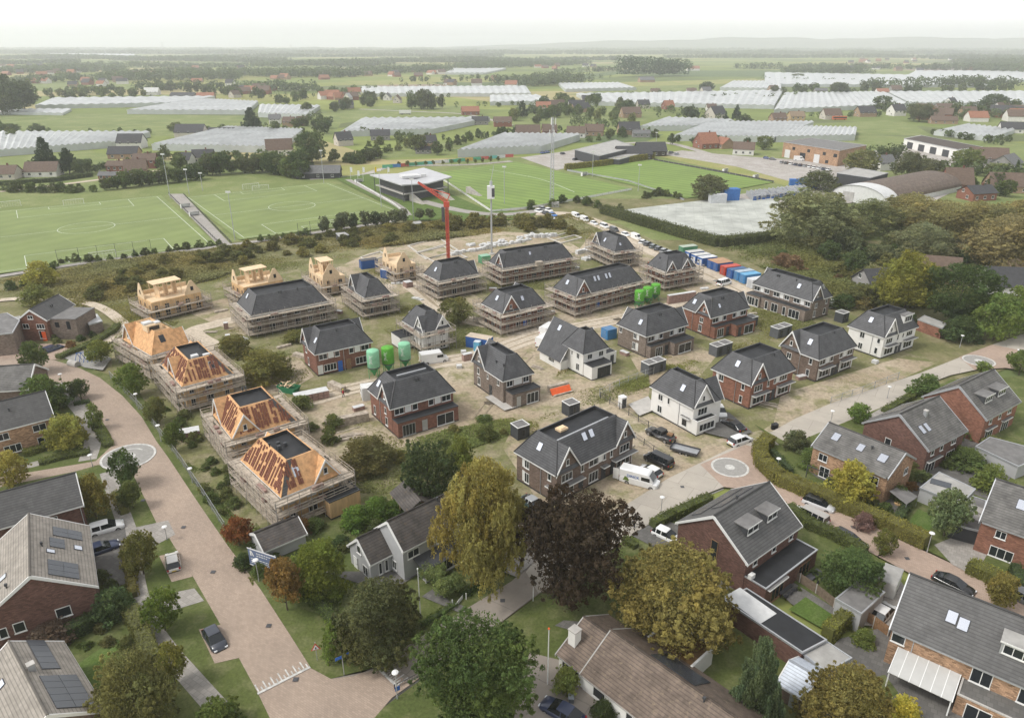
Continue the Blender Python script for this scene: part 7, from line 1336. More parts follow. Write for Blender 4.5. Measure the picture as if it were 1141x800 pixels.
row([(570,136),(640,128),(700,138)],18,(8,12),(.6,.8),LIT,'orchard tree on the far meadow','orchard trees on the far meadow','round oval',14,seed=11)
row([(600,122),(660,116),(720,127)],16,(9,14),(.6,.85),MIX,'garden tree around the far cottages','garden trees round the far cottages','round dome',14,seed=12)
row([(460,122),(488,122)],9,(14,22),(.45,.6),MIX,'tall poplar in the clump on the meadow road','poplar clump on the meadow road','oval',6,seed=13)
row([(345,128),(400,122),(420,110)],14,(8,13),(.7,1),MIX,'tree around the dark roofed farm','trees round the dark roofed farm','round dome',12,seed=14)
row([(290,150),(345,140),(372,152)],7,(7,11),(.7,1),MIX,'garden tree beside the pale farmhouses','garden trees beside the pale farmhouses','round',8,seed=15)
row([(500,170),(515,158),(575,150)],11,(5,8),(.6,.9),MIX,'small tree in the shelter belt before the mast glasshouse','shelter belt before the mast glasshouse','oval cone',4,seed=16)
row([(170,100),(215,104),(260,108),(285,112)],14,(10,16),(.7,1),MIX,'tree in the gardens above the long glasshouse','garden trees above the long glasshouse','round dome',14,seed=17)
row([(50,108),(90,107),(165,109)],13,(9,14),(.7,1),LIT,'tree in the light row above the left glasshouse','light row above the left glasshouse','round',8,seed=18)
row([(855,106),(930,102),(1000,104),(1090,103),(1141,100)],24,(9,15),(.7,1),MIX,'tree in the belt across the glass plain','tree belt across the glass plain','round dome',14,seed=19)
row([(1000,128),(1060,130),(1120,122),(1141,126)],15,(7,12),(.7,1),MIX,'garden tree among the farms near the right edge','garden trees among the right hand farms','round dome',10,seed=20)
row([(1085,205),(1110,220),(1141,210)],9,(5,9),(.7,1),MIX,'garden tree around the red cottages at the right','garden trees round the red cottages','round dome',5,seed=21)
row([(640,158),(720,150),(775,163),(830,165)],15,(4,8),(.7,1),MIX,'garden tree around the road bend houses','garden trees round the road bend houses','round bush',6,seed=22)
row([(170,178),(200,190),(232,188),(262,178)],10,(5,9),(.7,1),MIX,'garden tree between the farmyard and the cream houses','garden trees near the cream houses','round dome',5,seed=23)
row([(400,165),(440,160),(470,162),(410,175)],12,(3,7),(.7,1.1),LIT,'shrub in the pond garden of the grey villa','pond garden shrubs','bush round',5,seed=24,cat='shrub',name='shrub')
row([(370,182),(400,182),(420,176)],12,(5,8),(.8,1.1),MIX,'dense bush in the thicket beyond the grandstand flags','thicket beyond the grandstand flags','bush round',5,seed=25,cat='bush',name='bush')
row([(580,234),(640,226),(690,236)],9,(2.5,4),(.9,1.3),MIX,'low bush behind the parked vans','low bushes behind the parked vans','bush',3,seed=26,cat='bush',name='bush')
row([(585,262),(600,250),(650,262)],9,(2.5,4.2),(1.0,1.4),((.12,.11,.04),(.095,.09,.04)),'brown shrub in the wild strip before the parked vans','wild strip before the parked vans','bush',4,seed=27,cat='shrub',name='shrub')
row([(640,250),(560,252),(510,252),(460,260),(540,248)],30,(2.5,5),(1.0,1.5),((.105,.10,.04),(.13,.12,.045)),'brown green shrub in the wild strip behind the red crane','wild strip behind the red crane','bush',5,seed=28,cat='shrub',name='shrub')
row([(440,268),(380,276),(300,285),(200,305),(120,330),(150,310),(300,275),(440,256)],60,(1.8,4),(1.1,1.6),((.105,.10,.04),(.13,.12,.045),(.08,.085,.036)),'low brown shrub on the rough land behind the timber shells','shrubs behind the timber shells','bush',6,seed=29,cat='shrub',name='shrub')
row([(870,300),(960,310),(1000,300),(1090,312)],16,(2,4.5),(1.1,1.6),((.10,.10,.04),(.13,.115,.045),(.12,.08,.05)),'bramble bush on the rough land below the willows','brambles below the willows','bush',7,seed=30,cat='bush',name='bush')
row([(885,285),(960,285),(1070,290)],14,(2.5,6),(1.0,1.4),(GR_DK,(.075,.085,.042),(.09,.10,.055)),'willow scrub at the foot of the big willows','willow scrub under the big willows','bush round',8,seed=31,cat='bush',name='bush')
row([(930,340),(1000,355),(1040,368)],8,(2.5,4.5),(1.0,1.4),((.12,.105,.05),GR_DK),'undergrowth bush between the barn and the yellowing tree','undergrowth by the yellowing tree','bush',3,seed=32,cat='bush',name='bush')
row([(220,545),(255,580),(240,520)],7,(1.0,2.0),(1.0,1.4),LIT,'weedy bush between the road fence and the scaffolds','weedy bushes inside the road fence','bush',1.5,seed=33,cat='bush',name='bush')
row([(410,600),(450,560),(380,600)],8,(1.2,2.4),(1.0,1.3),LIT,'garden bush at the back of the grey corner house','bushes behind the grey corner house','bush',2,seed=34,cat='bush',name='bush')
row([(1000,545),(1050,510),(1110,505),(1085,525)],9,(1.5,3),(.9,1.3),LIT+(GR_DK,),'garden shrub among the right hand gardens','shrubs of the right hand gardens','bush',2,seed=35,cat='shrub',name='shrub')
row([(330,460),(420,520),(470,500),(540,480),(560,500)],12,(1.2,3),(1.1,1.5),((.12,.115,.045),(.09,.105,.04)),'weedy bush on the rough ground below the finished red house','weeds below the finished red house','bush',3,seed=36,cat='bush',name='bush')
row([(1010,545),(1040,520),(1060,500),(1080,490)],10,(1.2,2.6),(.9,1.4),LIT+(GR_DK,AU_BR),'garden shrub behind the brown brick house of the right row','shrubs behind the brown brick house','bush round',2,seed=41,cat='shrub',name='shrub')
row([(878,655),(905,640),(940,640),(960,690),(935,700)],14,(.6,1.6),(.9,1.4),LIT+(GR_DK,),'potted or border plant on the patios of the dark red house','patio plants of the dark red house','bush',1.2,seed=42,cat='plant',name='garden_plant')
row([(925,500),(935,545),(985,570)],9,(.8,1.8),(.9,1.4),LIT+(GR_DK,),'border shrub between the tan brick house and its curved hedge','border shrubs inside the curved hedge','bush',1.2,seed=43,cat='shrub',name='shrub')
row([(110,650),(140,640),(130,670),(118,690)],9,(.8,2.0),(.9,1.4),LIT+(GR_DK,),'front garden shrub beside the dark paved drive','front garden shrubs by the dark drive','bush',1.2,seed=44,cat='shrub',name='shrub')
row([(90,725),(120,710),(150,715),(165,740)],10,(.8,1.8),(.9,1.4),LIT+(GR_OL,),'border shrub round the bright lawn','border shrubs round the bright lawn','bush',1.2,seed=45,cat='shrub',name='shrub')
row([(700,735),(770,790),(800,770)],8,(.6,1.5),(1,1.4),LIT+(GR_DK,),'border plant behind the bungalow','border plants behind the bungalow','bush',1.5,seed=46,cat='plant',name='garden_plant')
row([(20,445),(50,470),(70,485)],7,(1.0,2.4),(1,1.4),LIT+(GR_DK,),'garden bush between the two left houses','bushes between the two left houses','bush',1.5,seed=47,cat='bush',name='bush')
row([(0,378),(30,372),(50,380),(75,392),(105,375)],12,(.8,2.0),(1,1.4),LIT+(GR_DK,AU_BR),'front garden bush at the left plaza','front garden bushes at the left plaza','bush',1.5,seed=48,cat='bush',name='bush')
row([(380,600),(360,640),(410,590),(450,575)],10,(1.0,2.2),(1,1.4),LIT+(GR_DK,),'leafy bush in the back garden of the corner house','back garden bushes of the corner house','bush',2,seed=49,cat='bush',name='bush')
row([(300,640),(285,625),(330,600),(360,590)],8,(1.4,3.0),(1,1.4),(GR_DK,GR_MID,AU_BR),'wild bush behind the blue site sign','wild bushes behind the site sign','bush',2,seed=50,cat='bush',name='bush')
row([(190,455),(215,500),(250,560)],12,(.8,2.0),(1,1.4),LIT,'wild bush on the verge below the scaffolds','wild bushes on the left road verge','bush',2,seed=51,cat='bush',name='bush')
row([(20,112),(120,112)],9,(8,13),(.7,1),MIX,'hazy tree left of the long flat glasshouse','hazy trees left of the long flat glasshouse','round dome',16,seed=52)
row([(300,118),(350,110),(400,104)],12,(8,13),(.7,1),MIX,'hazy tree before the wide glasshouse','hazy trees before the wide glasshouse','round dome',14,seed=53)
row([(620,112),(640,122),(600,140)],10,(7,12),(.7,1),MIX,'tree beside the small far glasshouse','trees beside the small far glasshouse','round oval',9,seed=54)
row([(0,165),(20,160),(5,140)],6,(4,8),(.7,1),LIT,'small tree at the left edge by the greenhouse','small trees at the left edge','round bush',6,seed=55)
row([(960,172),(1000,178),(1050,190),(1100,200)],10,(4,8),(.7,1.1),MIX,'tree among the yards beside the depot','trees among the depot yards','round bush',8,seed=56)
HG=(.075,.090,.030);HY=(.115,.118,.034)
hedge([(856,497),(845,507),(848,522),(866,540),(930,567),(985,590),(1030,612)],2.2,2.3,(.125,.118,.034),'long curved yellow green hedge round the tan brick house garden',dens=30)
hedge([(878,572),(900,590),(935,606),(962,622)],1.5,1.8,HG,'green hedge behind the dark red brick house along the pink street');hedge([(727,590),(750,578),(790,560)],1.5,1.5,HG,'clipped hedge beside the concrete road and the small white car');hedge([(695,604),(708,613)],1.2,1.1,HG,'short low hedge at the drive of the small white car')
hedge([(1078,638),(1128,662)],2.0,2.0,HY,'yellow green hedge in front of the orange brick house');hedge([(1128,640),(1136,662)],1.3,1.8,GR_DK,'dark green hedge at the right edge')
hedge([(516,668),(562,638)],.8,.9,(.05,.075,.026),'low dark box hedge right of the white gate');hedge([(470,700),(508,677)],.8,.9,(.06,.085,.028),'low green box hedge left of the white gate');hedge([(562,638),(545,622)],.8,.9,(.05,.075,.026),'short box hedge at the drive corner under the birch')
hedge([(332,660),(352,675),(375,700)],1.3,1.4,(.06,.08,.028),'garden hedge behind the autumn tree on the corner');hedge([(920,715),(940,697),(955,690)],1.5,2.2,HY,'tall yellow hedge beside the small bright lawn')
hedge([(110,480),(122,500)],1.6,1.1,HG,'hedge bed narrowing along the left pavement');hedge([(45,519),(75,511),(100,507)],1.6,1.0,HG,'low hedge wedge in front of the tan brick house');hedge([(28,510),(62,500),(97,490)],1.3,1.4,(.095,.105,.032),'long hedge at the foot of the tan brick house');hedge([(84,453),(100,450)],1.2,.9,GR_DK,'small clipped square hedge round the dark street tree')
hedge([(141,616),(148,650),(150,668)],1.1,1.3,(.12,.11,.036),'autumn tinted hedge along the left footpath');hedge([(78,715),(112,698),(142,690)],1.4,2.2,GR_DK,'dark thick hedge between the two beige roofed houses');hedge([(148,690),(160,712),(172,745)],1.8,2.0,(.105,.11,.042),'flowering hedge beside the bright lawn, bottom left')
hedge([(66,402),(100,388),(127,372),(132,366)],1.6,1.4,(.08,.095,.034),'hedge along the footpath bend at the left');hedge([(85,370),(112,362)],1.3,1.6,GR_DK,'dark hedge behind the grey box extension')
hedge([(130,555),(140,575)],1.3,1.3,(.11,.11,.035),'short hedge beside the white parked car');hedge([(985,462),(1010,448),(1024,440)],1.4,1.3,HG,'low hedge along the concrete road at the upper right houses')
hedge([(1000,585),(1008,570)],1.2,1.6,GR_DK,'dark clipped hedge block beside the parasol');hedge([(860,508),(880,530)],1.0,1.4,GR_DK,'dark inner hedge under the pergola')
hedge([(672,238),(720,252),(760,264),(800,275),(835,272),(868,268)],3.4,3.0,(.062,.072,.032),'thick dark bramble hedge round the plant trays',dens=20,ls=.26,lump=.35)
hedge([(630,190),(668,186),(728,177)],1.6,3.2,(.15,.14,.038),'yellow topped hedge on the back line of the far pitch',dens=9,ls=.28);hedge([(0,207),(60,203),(103,197)],1.6,2.0,(.055,.07,.03),'clipped hedge of the white house below the conifers',dens=8,ls=.3)
cover('rough_growth',[[(-20,316),(150,290),(350,262),(440,250),(545,244),(650,240),(700,268),(640,268),(600,254),(440,275),(300,290),(240,312),(140,335),(110,345),(-20,332)]],150000,.36,(.138,.128,.058),3,1.3,label='olive brown rough growth behind the timber shells')
cover('bramble_cover',[[(868,270),(960,275),(1141,290),(1141,330),(1060,345),(960,345),(900,318),(850,300),(800,278)]],90000,.40,(.10,.108,.044),5,1.6,label='tangled brambles on the waste land below the willows')
W1=[[(230,405),(330,375),(345,420),(300,450),(250,440)],[(330,450),(420,480),(470,500),(600,490),(575,560),(480,560),(400,550),(340,490)],[(125,350),(200,360),(130,400)],[(625,440),(720,420),(722,436),(600,470)],[(720,400),(800,380),(870,400),(790,425),(725,420)],[(350,385),(420,400),(360,420)],[(560,470),(600,470),(600,540),(575,520)],[(400,340),(500,330),(510,370),(440,380)],[(840,345),(900,355),(940,380),(870,395),(800,385)],[(300,340),(380,350),(330,380),(255,370)],[(500,350),(560,365),(530,385),(480,395)],[(640,375),(690,365),(680,395),(620,420)],[(580,300),(640,300),(620,325),(540,320)],[(110,345),(140,335),(240,312),(300,290),(440,275),(400,290),(340,298),(240,325),(140,360)],[(300,330),(330,318),(420,300),(440,320),(390,350)],[(440,330),(480,340),(470,360),(430,350)],[(600,300),(660,290),(690,310),(640,320)]]
cover('site_weeds',W1,220000,.17,(.125,.128,.05),7,.5,label='weeds and rough grass on the building site',vary=.35)
cover('tall_grass',[[(625,442),(722,418),(724,432),(600,470)],[(800,380),(880,395),(830,400),(770,400)],[(455,490),(600,460),(600,475),(470,520)],[(345,392),(395,398),(330,430)],[(725,395),(790,405),(770,418),(722,410)]],60000,.16,(.14,.152,.055),17,.6,label='tall green grass strips between the house plots',vary=.3,clump=.16)
cover('verge_weeds',[[(120,425),(150,440),(200,500),(290,630),(282,655),(225,560),(180,490),(130,440)],[(215,520),(260,600),(300,600),(240,530)]],70000,.15,(.10,.12,.042),9,.6,label='tall weeds along the fence of the left road')
cover('dry_grass',[[(860,440),(1000,410),(1040,410),(890,460)],[(870,455),(930,440),(890,470)],[(700,530),(740,510),(790,500),(700,560)],[(760,440),(780,455),(770,470)],[(690,470),(760,490),(740,520),(690,500)],[(450,420),(540,400),(560,430),(520,470),(440,495)],[(600,420),(680,420),(600,450)]],60000,.11,(.15,.136,.066),11,.15,label='thin dry grass on the sandy plots',vary=.3)
cover('grass_blades',[[(290,600),(345,640),(380,740),(350,745),(300,680)],[(400,740),(500,690),(540,665),(420,715)],[(480,760),(600,690),(700,690),(800,700),(780,770),(640,690),(560,720),(470,800)],[(190,660),(230,690),(290,790),(250,790),(190,700)],[(160,590),(190,620),(215,655),(170,665)],[(990,620),(1010,600),(1040,605)],[(800,690),(850,720),(830,760)],[(850,470),(1000,420),(1020,425),(870,490)],[(880,510),(1000,590),(960,580),(880,535)]],110000,.08,(.075,.094,.030),13,.11,label='uneven lawn grass along the two roads',vary=.3)
cover('rubble',[[(270,470),(330,440),(420,420),(470,425),(520,395),(560,370),(610,385),(640,400),(600,470),(530,490),(440,500),(380,490),(330,480)],[(600,420),(680,415),(725,425),(720,460),(800,490),(850,480),(690,560),(600,560),(560,500),(580,460)],[(440,270),(620,262),(650,280),(560,300),(700,300),(720,340),(560,365),(440,330),(380,340),(350,310)],[(200,345),(390,300),(430,315),(380,345),(270,375)]],26000,.13,(.21,.18,.145),23,.06,label='stones, splinters and rubble strewn over the site soil',vary=.75,clump=.3)
V=vehicle
V('pickup',(749,495),(722,482),(.045,.043,.042),'dark grey pickup truck with loaded open bed in front of the white house')
pk=bpy.data.objects['pickup_truck'];MB().box(-2.45,-1.1,-.78,.78,1.12,1.20).build('load_bed','rubber',pk,uv=False);MB().box(-2.2,-1.3,-.5,.3,1.201,1.5).build('load','wood_brown',pk,uv=False,rot=.2)
V('mpv',(748,524),(719,510),BLACK,'black passenger van with red tail light beside the white delivery van')
va=V('van',(692,534),(733,545),WHITE,'white delivery van with open rear door and dark lettering before the brown row',detail=True)
le=text_mesh('DINCK',.62,'blue_sign');put('lettering',le,va,loc=(-.75,-1.035,1.62),rot=(pi/2,0,0));put('logo',MB().poly([(-2.3,-1.032,.75),(-1.3,-1.032,.75),(-1.5,-1.032,1.25),(-2.0,-1.032,1.45)]).mesh('logo','pitch_grass',False),va)
put('rear_door',MB().box(-3.9,-2.98,-1.02,-.96,.55,2.35).mesh('rear_door','white_paint',False),va);put('rear_door',MB().box(-3.05,-2.98,.3,1.0,1.2,2.5).mesh('rear_door','wood_brown',False),va)
V('hatch',(733,533),(715,524),WHITE,'white car half hidden behind the white delivery van');V('sedan',(826,483),(807,472),BLACK,'black car on the dark paved drive of the white house');V('suv',(812,499),(836,490.5),WHITE,'white suv driving on the concrete road above the ring');V('hatch',(800,458),(804,465),WHITE,'white car mostly hidden behind the white house')
V('hatch',(733,596),(752,605),WHITE,'small white hatchback on the drive of the dark red house');V('sedan',(586,560),(603,571),TEAL,'dark green car with silver roof beside the brown row',roofcol=SILVER);V('suv',(899,561),(925,571),(.5,.5,.5),'silver car with black roof beside the curved hedge',roofcol=(.012,.012,.013))
V('mpv',(916,587),(888,573),WHITE,'white van with grey roof parked behind the dark red house',roofcol=(.35,.33,.3));V('estate',(930,597),(960,613),(.02,.021,.024),'black estate car on the pink street beside the green hedge');V('hatch',(976,694),(990,679),WHITE,'white car between the flat shed and the big roof');V('suv',(1146,675),(1122,662),(.12,.125,.13),'grey suv at the right edge on the pink street');V('sedan',(1048,649),(1075,662),BLACK,'black car peeping over the ridge of the big roof')
V('suv',(103,597),(135,588),WHITE,'white suv with dark windows in the left driveway');V('estate',(104,619),(121,613),NAVY,'dark blue car beside the beige roofed house');V('hatch',(195,640),(192,620),(.6,.58,.54),'white hatchback in the upper parking bay of the left road');V('hatch',(234,706),(247,727),(.03,.035,.05),'dark blue hatchback in the lower parking bay of the left road');V('hatch',(-4,393),(16,385),BLACK,'black car at the left edge of the plaza');V('estate',(48,396),(70,388),NAVY,'dark car before the red brown brick house');V('sedan',(98,702),(130,690),(.03,.03,.033),'dark car half under the hedge of the beige roofed house');V('sedan',(640,806),(612,790),(.02,.03,.07),'navy blue car on the bungalow drive at the bottom edge')
V('van',(470,406),(497,402),WHITE,'white van with red corner mark on the sand track');V('van',(604,377),(619,368),WHITE,'white van parked higher of the two beside the white house');V('van',(600,389),(617,380),WHITE,'white van parked lower of the two beside the white house');V('mpv',(800,320),(813,316),WHITE,'white minivan beside the container row')
GV='vehicles parked along the sand track'
for k,(x,y,c,kd,l) in enumerate(((641.7,242.6,WHITE,'van','white van, first of the file behind the wild strip'),(651.3,246.6,WHITE,'van','white van, second of the file and the longest'),(662,250.5,WHITE,'estate','white car, third of the file'),(673.5,254,WHITE,'mpv','white van right before the dark car of the file'),(684.4,258.2,DGREY,'mpv','dark van alone among white ones in the file'),(697,263,WHITE,'estate','white car behind the small hipped house'),(708.5,266.5,WHITE,'van','white van at the end of the file before the dark cars'))):
 V(kd,(x-6,y-2.2),(x+6,y+2.2),c,l,group=GV,detail=False).scale=(.74 if kd=='van' else .86,)*3
for k,(x,y,c,l) in enumerate(((716.5,271.4,WHITE,'white car first in the slanted row'),(722,273.6,DGREY,'dark grey car next to the white one in the slanted row'),(728,276.4,(.10,.12,.12),'grey green car in the slanted row'),(734,278.8,(.06,.065,.08),'blue grey car in the slanted row'),(740,281.2,SILVER,'silver car in the slanted row'),(746.5,283.6,(.35,.36,.36),'pale car last in the slanted row'))):
 V('estate',(x-5.5,y+2.6),(x+5.5,y-2.4),c,l,group=GV,detail=False).scale=(.92,)*3
for x,y,c,l in((600.5,237,WHITE,'white car leftmost of the cluster at the track head'),(605,234.5,(.2,.2,.2),'grey car behind the cluster at the track head'),(609,239.5,BLACK,'black car in the cluster at the track head'),(611.5,236,WHITE,'white car at the back of the cluster'),(616,241.2,(.05,.18,.48),'bright blue car in the cluster'),(613.5,244.4,WHITE,'white car lowest of the cluster')):V('hatch',(x-5,y-1.2),(x+5,y+1.4),c,l,group=GV,detail=False)
R_=random.Random(4)
for i in range(11):x=871+i*5.2;y=182.2+i*.82;V('hatch',(x-3,y+1.1),(x+3,y-.9),R_.choice((WHITE,SILVER,DGREY,NAVY,WHITE)),'small parked car in the row before the brick works',group='cars before the brick works',detail=False)
V('van',(884,179),(896,179.5),WHITE,'white van parked before the brick works');V('hatch',(851,177),(857,178),(.05,.08,.2),'blue car beside the road bend');V('hatch',(858,178.5),(864,179),(.08,.08,.085),'dark car beside the blue one at the road bend')
for x,y,c,l in((605,171.6,(.05,.1,.3),'blue car on the clubhouse car park'),(610,170.8,(.08,.12,.3),'second blue car on the clubhouse car park'),(627,172.4,DGREY,'dark car alone on the clubhouse car park'),(641,179,BLACK,'black car at the clubhouse hedge'),(647,178,WHITE,'white car at the clubhouse hedge'),(654,177,WHITE,'white car closest to the club annex'),(735,171,SILVER,'silver car right of the canteen'),(742,170,WHITE,'white car right of the silver one by the canteen'),(748,171.5,DGREY,'dark car right of the canteen'),(754,173,SILVER,'silver car nearest the pitch by the canteen')):V('hatch',(x-3.4,y+.6),(x+3.4,y-.6),c,l,group='cars at the clubhouse',detail=False)
V('van',(365,198.5),(376,197.2),WHITE,'white van beside the black club building');V('van',(21,196.5),(33,198),WHITE,'white van at the white house on the left')
o=thing('box_trailer','long white box trailer standing on the far meadow','trailer',G(451.5,128),radians(5));MB().box(-5.5,5.5,-1.25,1.25,1.1,3.9).build('box','white_paint',o,uv=False);MB().box(-5.4,5.4,-.5,.5,.75,1.095).build('chassis','steel_dark',o,uv=False)
for x in(-3.6,-2.4,4):put('wheel',wheel_mesh(.45)[0],o,loc=(x,-1.05,.45));put('wheel',wheel_mesh(.45)[0],o,loc=(x,1.05,.45))
o=thing('flatbed_trailer','black flatbed trailer with pale load floor beside the black van','trailer',G(763,505),radians(-30));MB().box(-2.2,2.2,-1.0,1.0,.62,.72).build('load_floor','galvanised',o,uv=False);MB().box(-2.25,2.25,-1.06,-1.003,.6,1.0).box(-2.25,2.25,1.003,1.06,.6,1.0).box(-2.25,-2.2,-1.0,1.0,.6,1.25).box(2.2,2.25,-1.0,1.0,.6,1.0).build('side_board','steel_dark',o,uv=False);MB().box(-3.4,-2.26,-.06,.06,.5,.6).build('drawbar','steel_dark',o,uv=False)
for x in(-.5,.5):
 for s in(-1,1):t_,r_=wheel_mesh(.31);w_=put('wheel',t_,o,loc=(x,s*.9,.31));put('rim',r_,w_)
o=thing('box_trailer','closed white box trailer beside the flat garden shed','trailer',G(988,658),radians(52));MB().box(-1.9,1.9,-1.05,1.05,.5,2.5).build('box','wrap_white',o,uv=False);MB().box(-1.85,1.85,-1.0,1.0,2.503,2.56).build('roof','pale_felt',o,uv=False);MB().box(-3.0,-1.905,-.06,.06,.42,.52).build('drawbar','steel_dark',o,uv=False)
for s in(-1,1):put('wheel',wheel_mesh(.31)[0],o,loc=(0,s*.98,.31))
for x,y,t,l in((1032,618,594,'street lamp in front of the yellow hedge on the pink street'),(865,528,511,'street lamp at the tip of the curved hedge'),(443,781,749,'street lamp beside the small sharks teeth marking'),(289,650,624,'street lamp beside the blue site sign'),(187,604,587,'street lamp on the left road above the white hatchback'),(104,522,507,'street lamp at the side road mouth by the ring'),(155,458,439,'street lamp at the road bend fence'),(180,494,474,'street lamp beside the ring on the right verge'),(215,540,522,'street lamp by the fence below the brick pallets'),(72,437,417,'street lamp at the left plaza bend'),(925,473,458,'street lamp on the concrete road before the tan brick house'),(988,446,431,'street lamp on the concrete road before the upper houses'),(736,575,554,'street lamp on the road edge beside the ring'),(1069,388,374,'street lamp at the upper right grass verge'),(1131,406,390,'street lamp beside the upper right ring')):lamp(x,y,l,ty=t,head=.36)
def pole(px,py,ty,label,name='pole',r=.09,mt='galvanised',cat='pole',group=None):
 g=G(px,py);h=HT(px,py,ty);o=thing(name,label,cat,(g.x,g.y,0),0,group);MB().lathe([(r,0),(r*.95,h*.5),(r*.6,h)],8).build('pole',mt,o,uv=False);MB().lathe([(r*1.4,-.0),(r*1.4,.3)],8).build('foot','concrete',o,uv=False);return o,h
o,h_=pole(610,765,701,'tall white flagpole with red top in the bungalow border','flagpole',.07,'lamp_white','flagpole');MB().lathe([(.07,h_),(.12,h_+.1),(.03,h_+.25)],8).build('finial','orange_plastic',o,uv=False)
o,h_=pole(469,692,634,'white flagpole before the glazed veranda','flagpole',.06,'lamp_white','flagpole');MB().lathe([(.06,h_),(.1,h_+.08),(.02,h_+.2)],8).build('finial','lamp_white',o,uv=False)
pole(594,672,648,'thin white post on the verge under the copper beech','marker_post',.05,'lamp_white','post')
for x,y,t,l in((190,222,172,'tall floodlight mast between the two turf pitches'),(211,217,189,'floodlight mast at the far end of the pitch path'),(226,213,193,'floodlight mast behind the second pitch'),(262,268,214,'floodlight mast at the near end of the pitch path'),(425,232,190,'floodlight mast left of the grandstand stairs'),(461,246,200,'floodlight mast before the grandstand'),(562,228,186,'floodlight mast at the corner of the grass pitch'),(660,197,169,'floodlight mast at the far pitch hedge'),(711,213,184,'floodlight mast between the two grass pitches'),(361,205,168,'floodlight mast beside the club building'),(731,160,128+20,'lamp mast at the road bend')):
 o,h_=pole(x,y,t,l,'floodlight_mast',.14,cat='mast',group='floodlight masts round the pitches');MB().box(-.8,.8,-.12,.12,h_-.3,h_+.25).build('lamp_bank','lamp_white',o,uv=False)
g=G(614,230);H_=HT(614,230,131,120);o=thing('radio_mast','tall grey lattice radio mast with white antennas at the grass pitch','mast',g);la=MB();n=26
for k in range(n):
 z0,z1=H_*k/n,H_*(k+1)/n;w0,w1=1.1-.7*k/n,1.1-.7*(k+1)/n
 for i in range(3):
  a,b=2*pi*i/3,2*pi*(i+1)/3;la.tube((w0*cos(a),w0*sin(a),z0),(w1*cos(a),w1*sin(a),z1),.15,n=4,cap=False);la.tube((w0*cos(a),w0*sin(a),z0),(w1*cos(b),w1*sin(b),z1),.10,n=4,cap=False)
la.build('lattice','galvanised',o,uv=False)
for i in range(6):a=i*pi/3;MB().box(-.16,.16,-.1,.1,0,2.6).build('antenna','lamp_white',o,uv=False,loc=(1.1*cos(a),1.1*sin(a),H_-2.8-4.5*(i%2)),rot=a)
MB().box(-1.5,1.5,-1,1,0,2.2).build('cabinet','pale_felt',o,uv=False,loc=(1.6,-2.2,0))
g=G(548,284);H_=HT(548,284,208,120);o=thing('camera_mast','grey steel mast with white equipment box rising from the building site','mast',g);MB().lathe([(.30,0),(.27,H_*.5),(.22,H_)],12).build('pole','galvanised',o,uv=False)
MB().box(-1.2,1.0,-.9,.9,H_-3.6,H_+.2).build('equipment_box','lamp_white',o,uv=False);MB().box(.2,1.06,-.95,.6,H_-3.0,H_-.4).build('dark_panel','steel_dark',o,uv=False);MB().tube((0,0,H_),(0,0,H_+1.6),.5,.4,n=8).tube((0,0,H_+1.6),(.9,0,H_+6.5),.1,.05,n=5).build('aerial','galvanised',o,uv=False);MB().lathe([(1.0,0),(1.0,.5)],12).build('footing','concrete',o,uv=False)
g=G(500,296);H_=HT(500,296,226,120);o=thing('pump_crane','red building crane with lattice boom folding over the grandstand','crane',g)
tw=MB();s_=.42;n=18
for k in range(n):
 z0,z1=H_*k/n,H_*(k+1)/n;c4=[(-s_,-s_),(s_,-s_),(s_,s_),(-s_,s_)]
 for i in range(4):a,b=c4[i],c4[(i+1)%4];tw.tube((*a,z0),(*a,z1),.12,n=4,cap=False);tw.tube((*a,z0),(*b,z1),.08,n=4,cap=False)
tw.box(-.22,.22,-.22,.22,0,H_*.98);tw.build('tower','red_paint',o,uv=False)
tip=G(466,201,0);hz=HT(500,296,201,160);J1=Vector((0,0,H_));dd=(Vector((-8.4,3.0,H_+5.2))-J1);jb=MB();L_=dd.length;dn=dd.normalized();up=Vector((0,0,1));sd=dn.cross(up).normalized();u2=sd.cross(dn)
for k in range(12):
 a,b=J1+dn*(L_*k/12),J1+dn*(L_*(k+1)/12);w0=.5-.3*k/12
 for v in(sd*w0,-sd*w0,u2*w0*1.6):jb.tube(a+v,b+v,.13,n=4,cap=False)
 jb.tube(a+sd*w0,b+u2*w0*1.6,.08,n=4,cap=False);jb.tube(a-sd*w0,b+u2*w0*1.6,.08,n=4,cap=False)
jb.build('jib','red_paint',o,uv=False);MB().tube(J1,J1+Vector((1.0,0,2.4)),.14,n=6).tube(J1+Vector((1.0,0,2.4)),J1+dn*L_*.6+Vector((0,0,.6)),.14,n=5).build('back_strut','red_paint',o,uv=False);MB().box(-1.5,-.7,-.5,.5,H_-5.5,H_-1.3).build('counterweight','steel_dark',o,uv=False);MB().box(-.8,.8,-.8,.8,H_-1.2,H_+.3).build('slewing_platform','red_paint',o,uv=False);MB().box(-2.4,2.4,-2.4,2.4,0,.9).build('base_frame','steel_dark',o,uv=False)
g=G(296,642);o=thing('site_sign','big blue grey building site sign on posts beside the left road','sign',g,radians(-24));MB().box(-2.2,2.2,-.06,.06,1.3,3.7).build('panel','blue_sign',o,uv=False);bpy.data.objects[o.children[0].name].data.materials[0]=mat('sign_blue',(.12,.16,.26),.4,.1)
MB().box(-2.26,2.26,-.09,-.061,3.66,3.8).box(-2.26,2.26,-.09,-.061,1.2,1.3).build('frame','lamp_white',o,uv=False)
for x in(-1.9,1.9):MB().box(x-.07,x+.07,.065,.2,0,3.7).build('post','galvanised',o,uv=False)
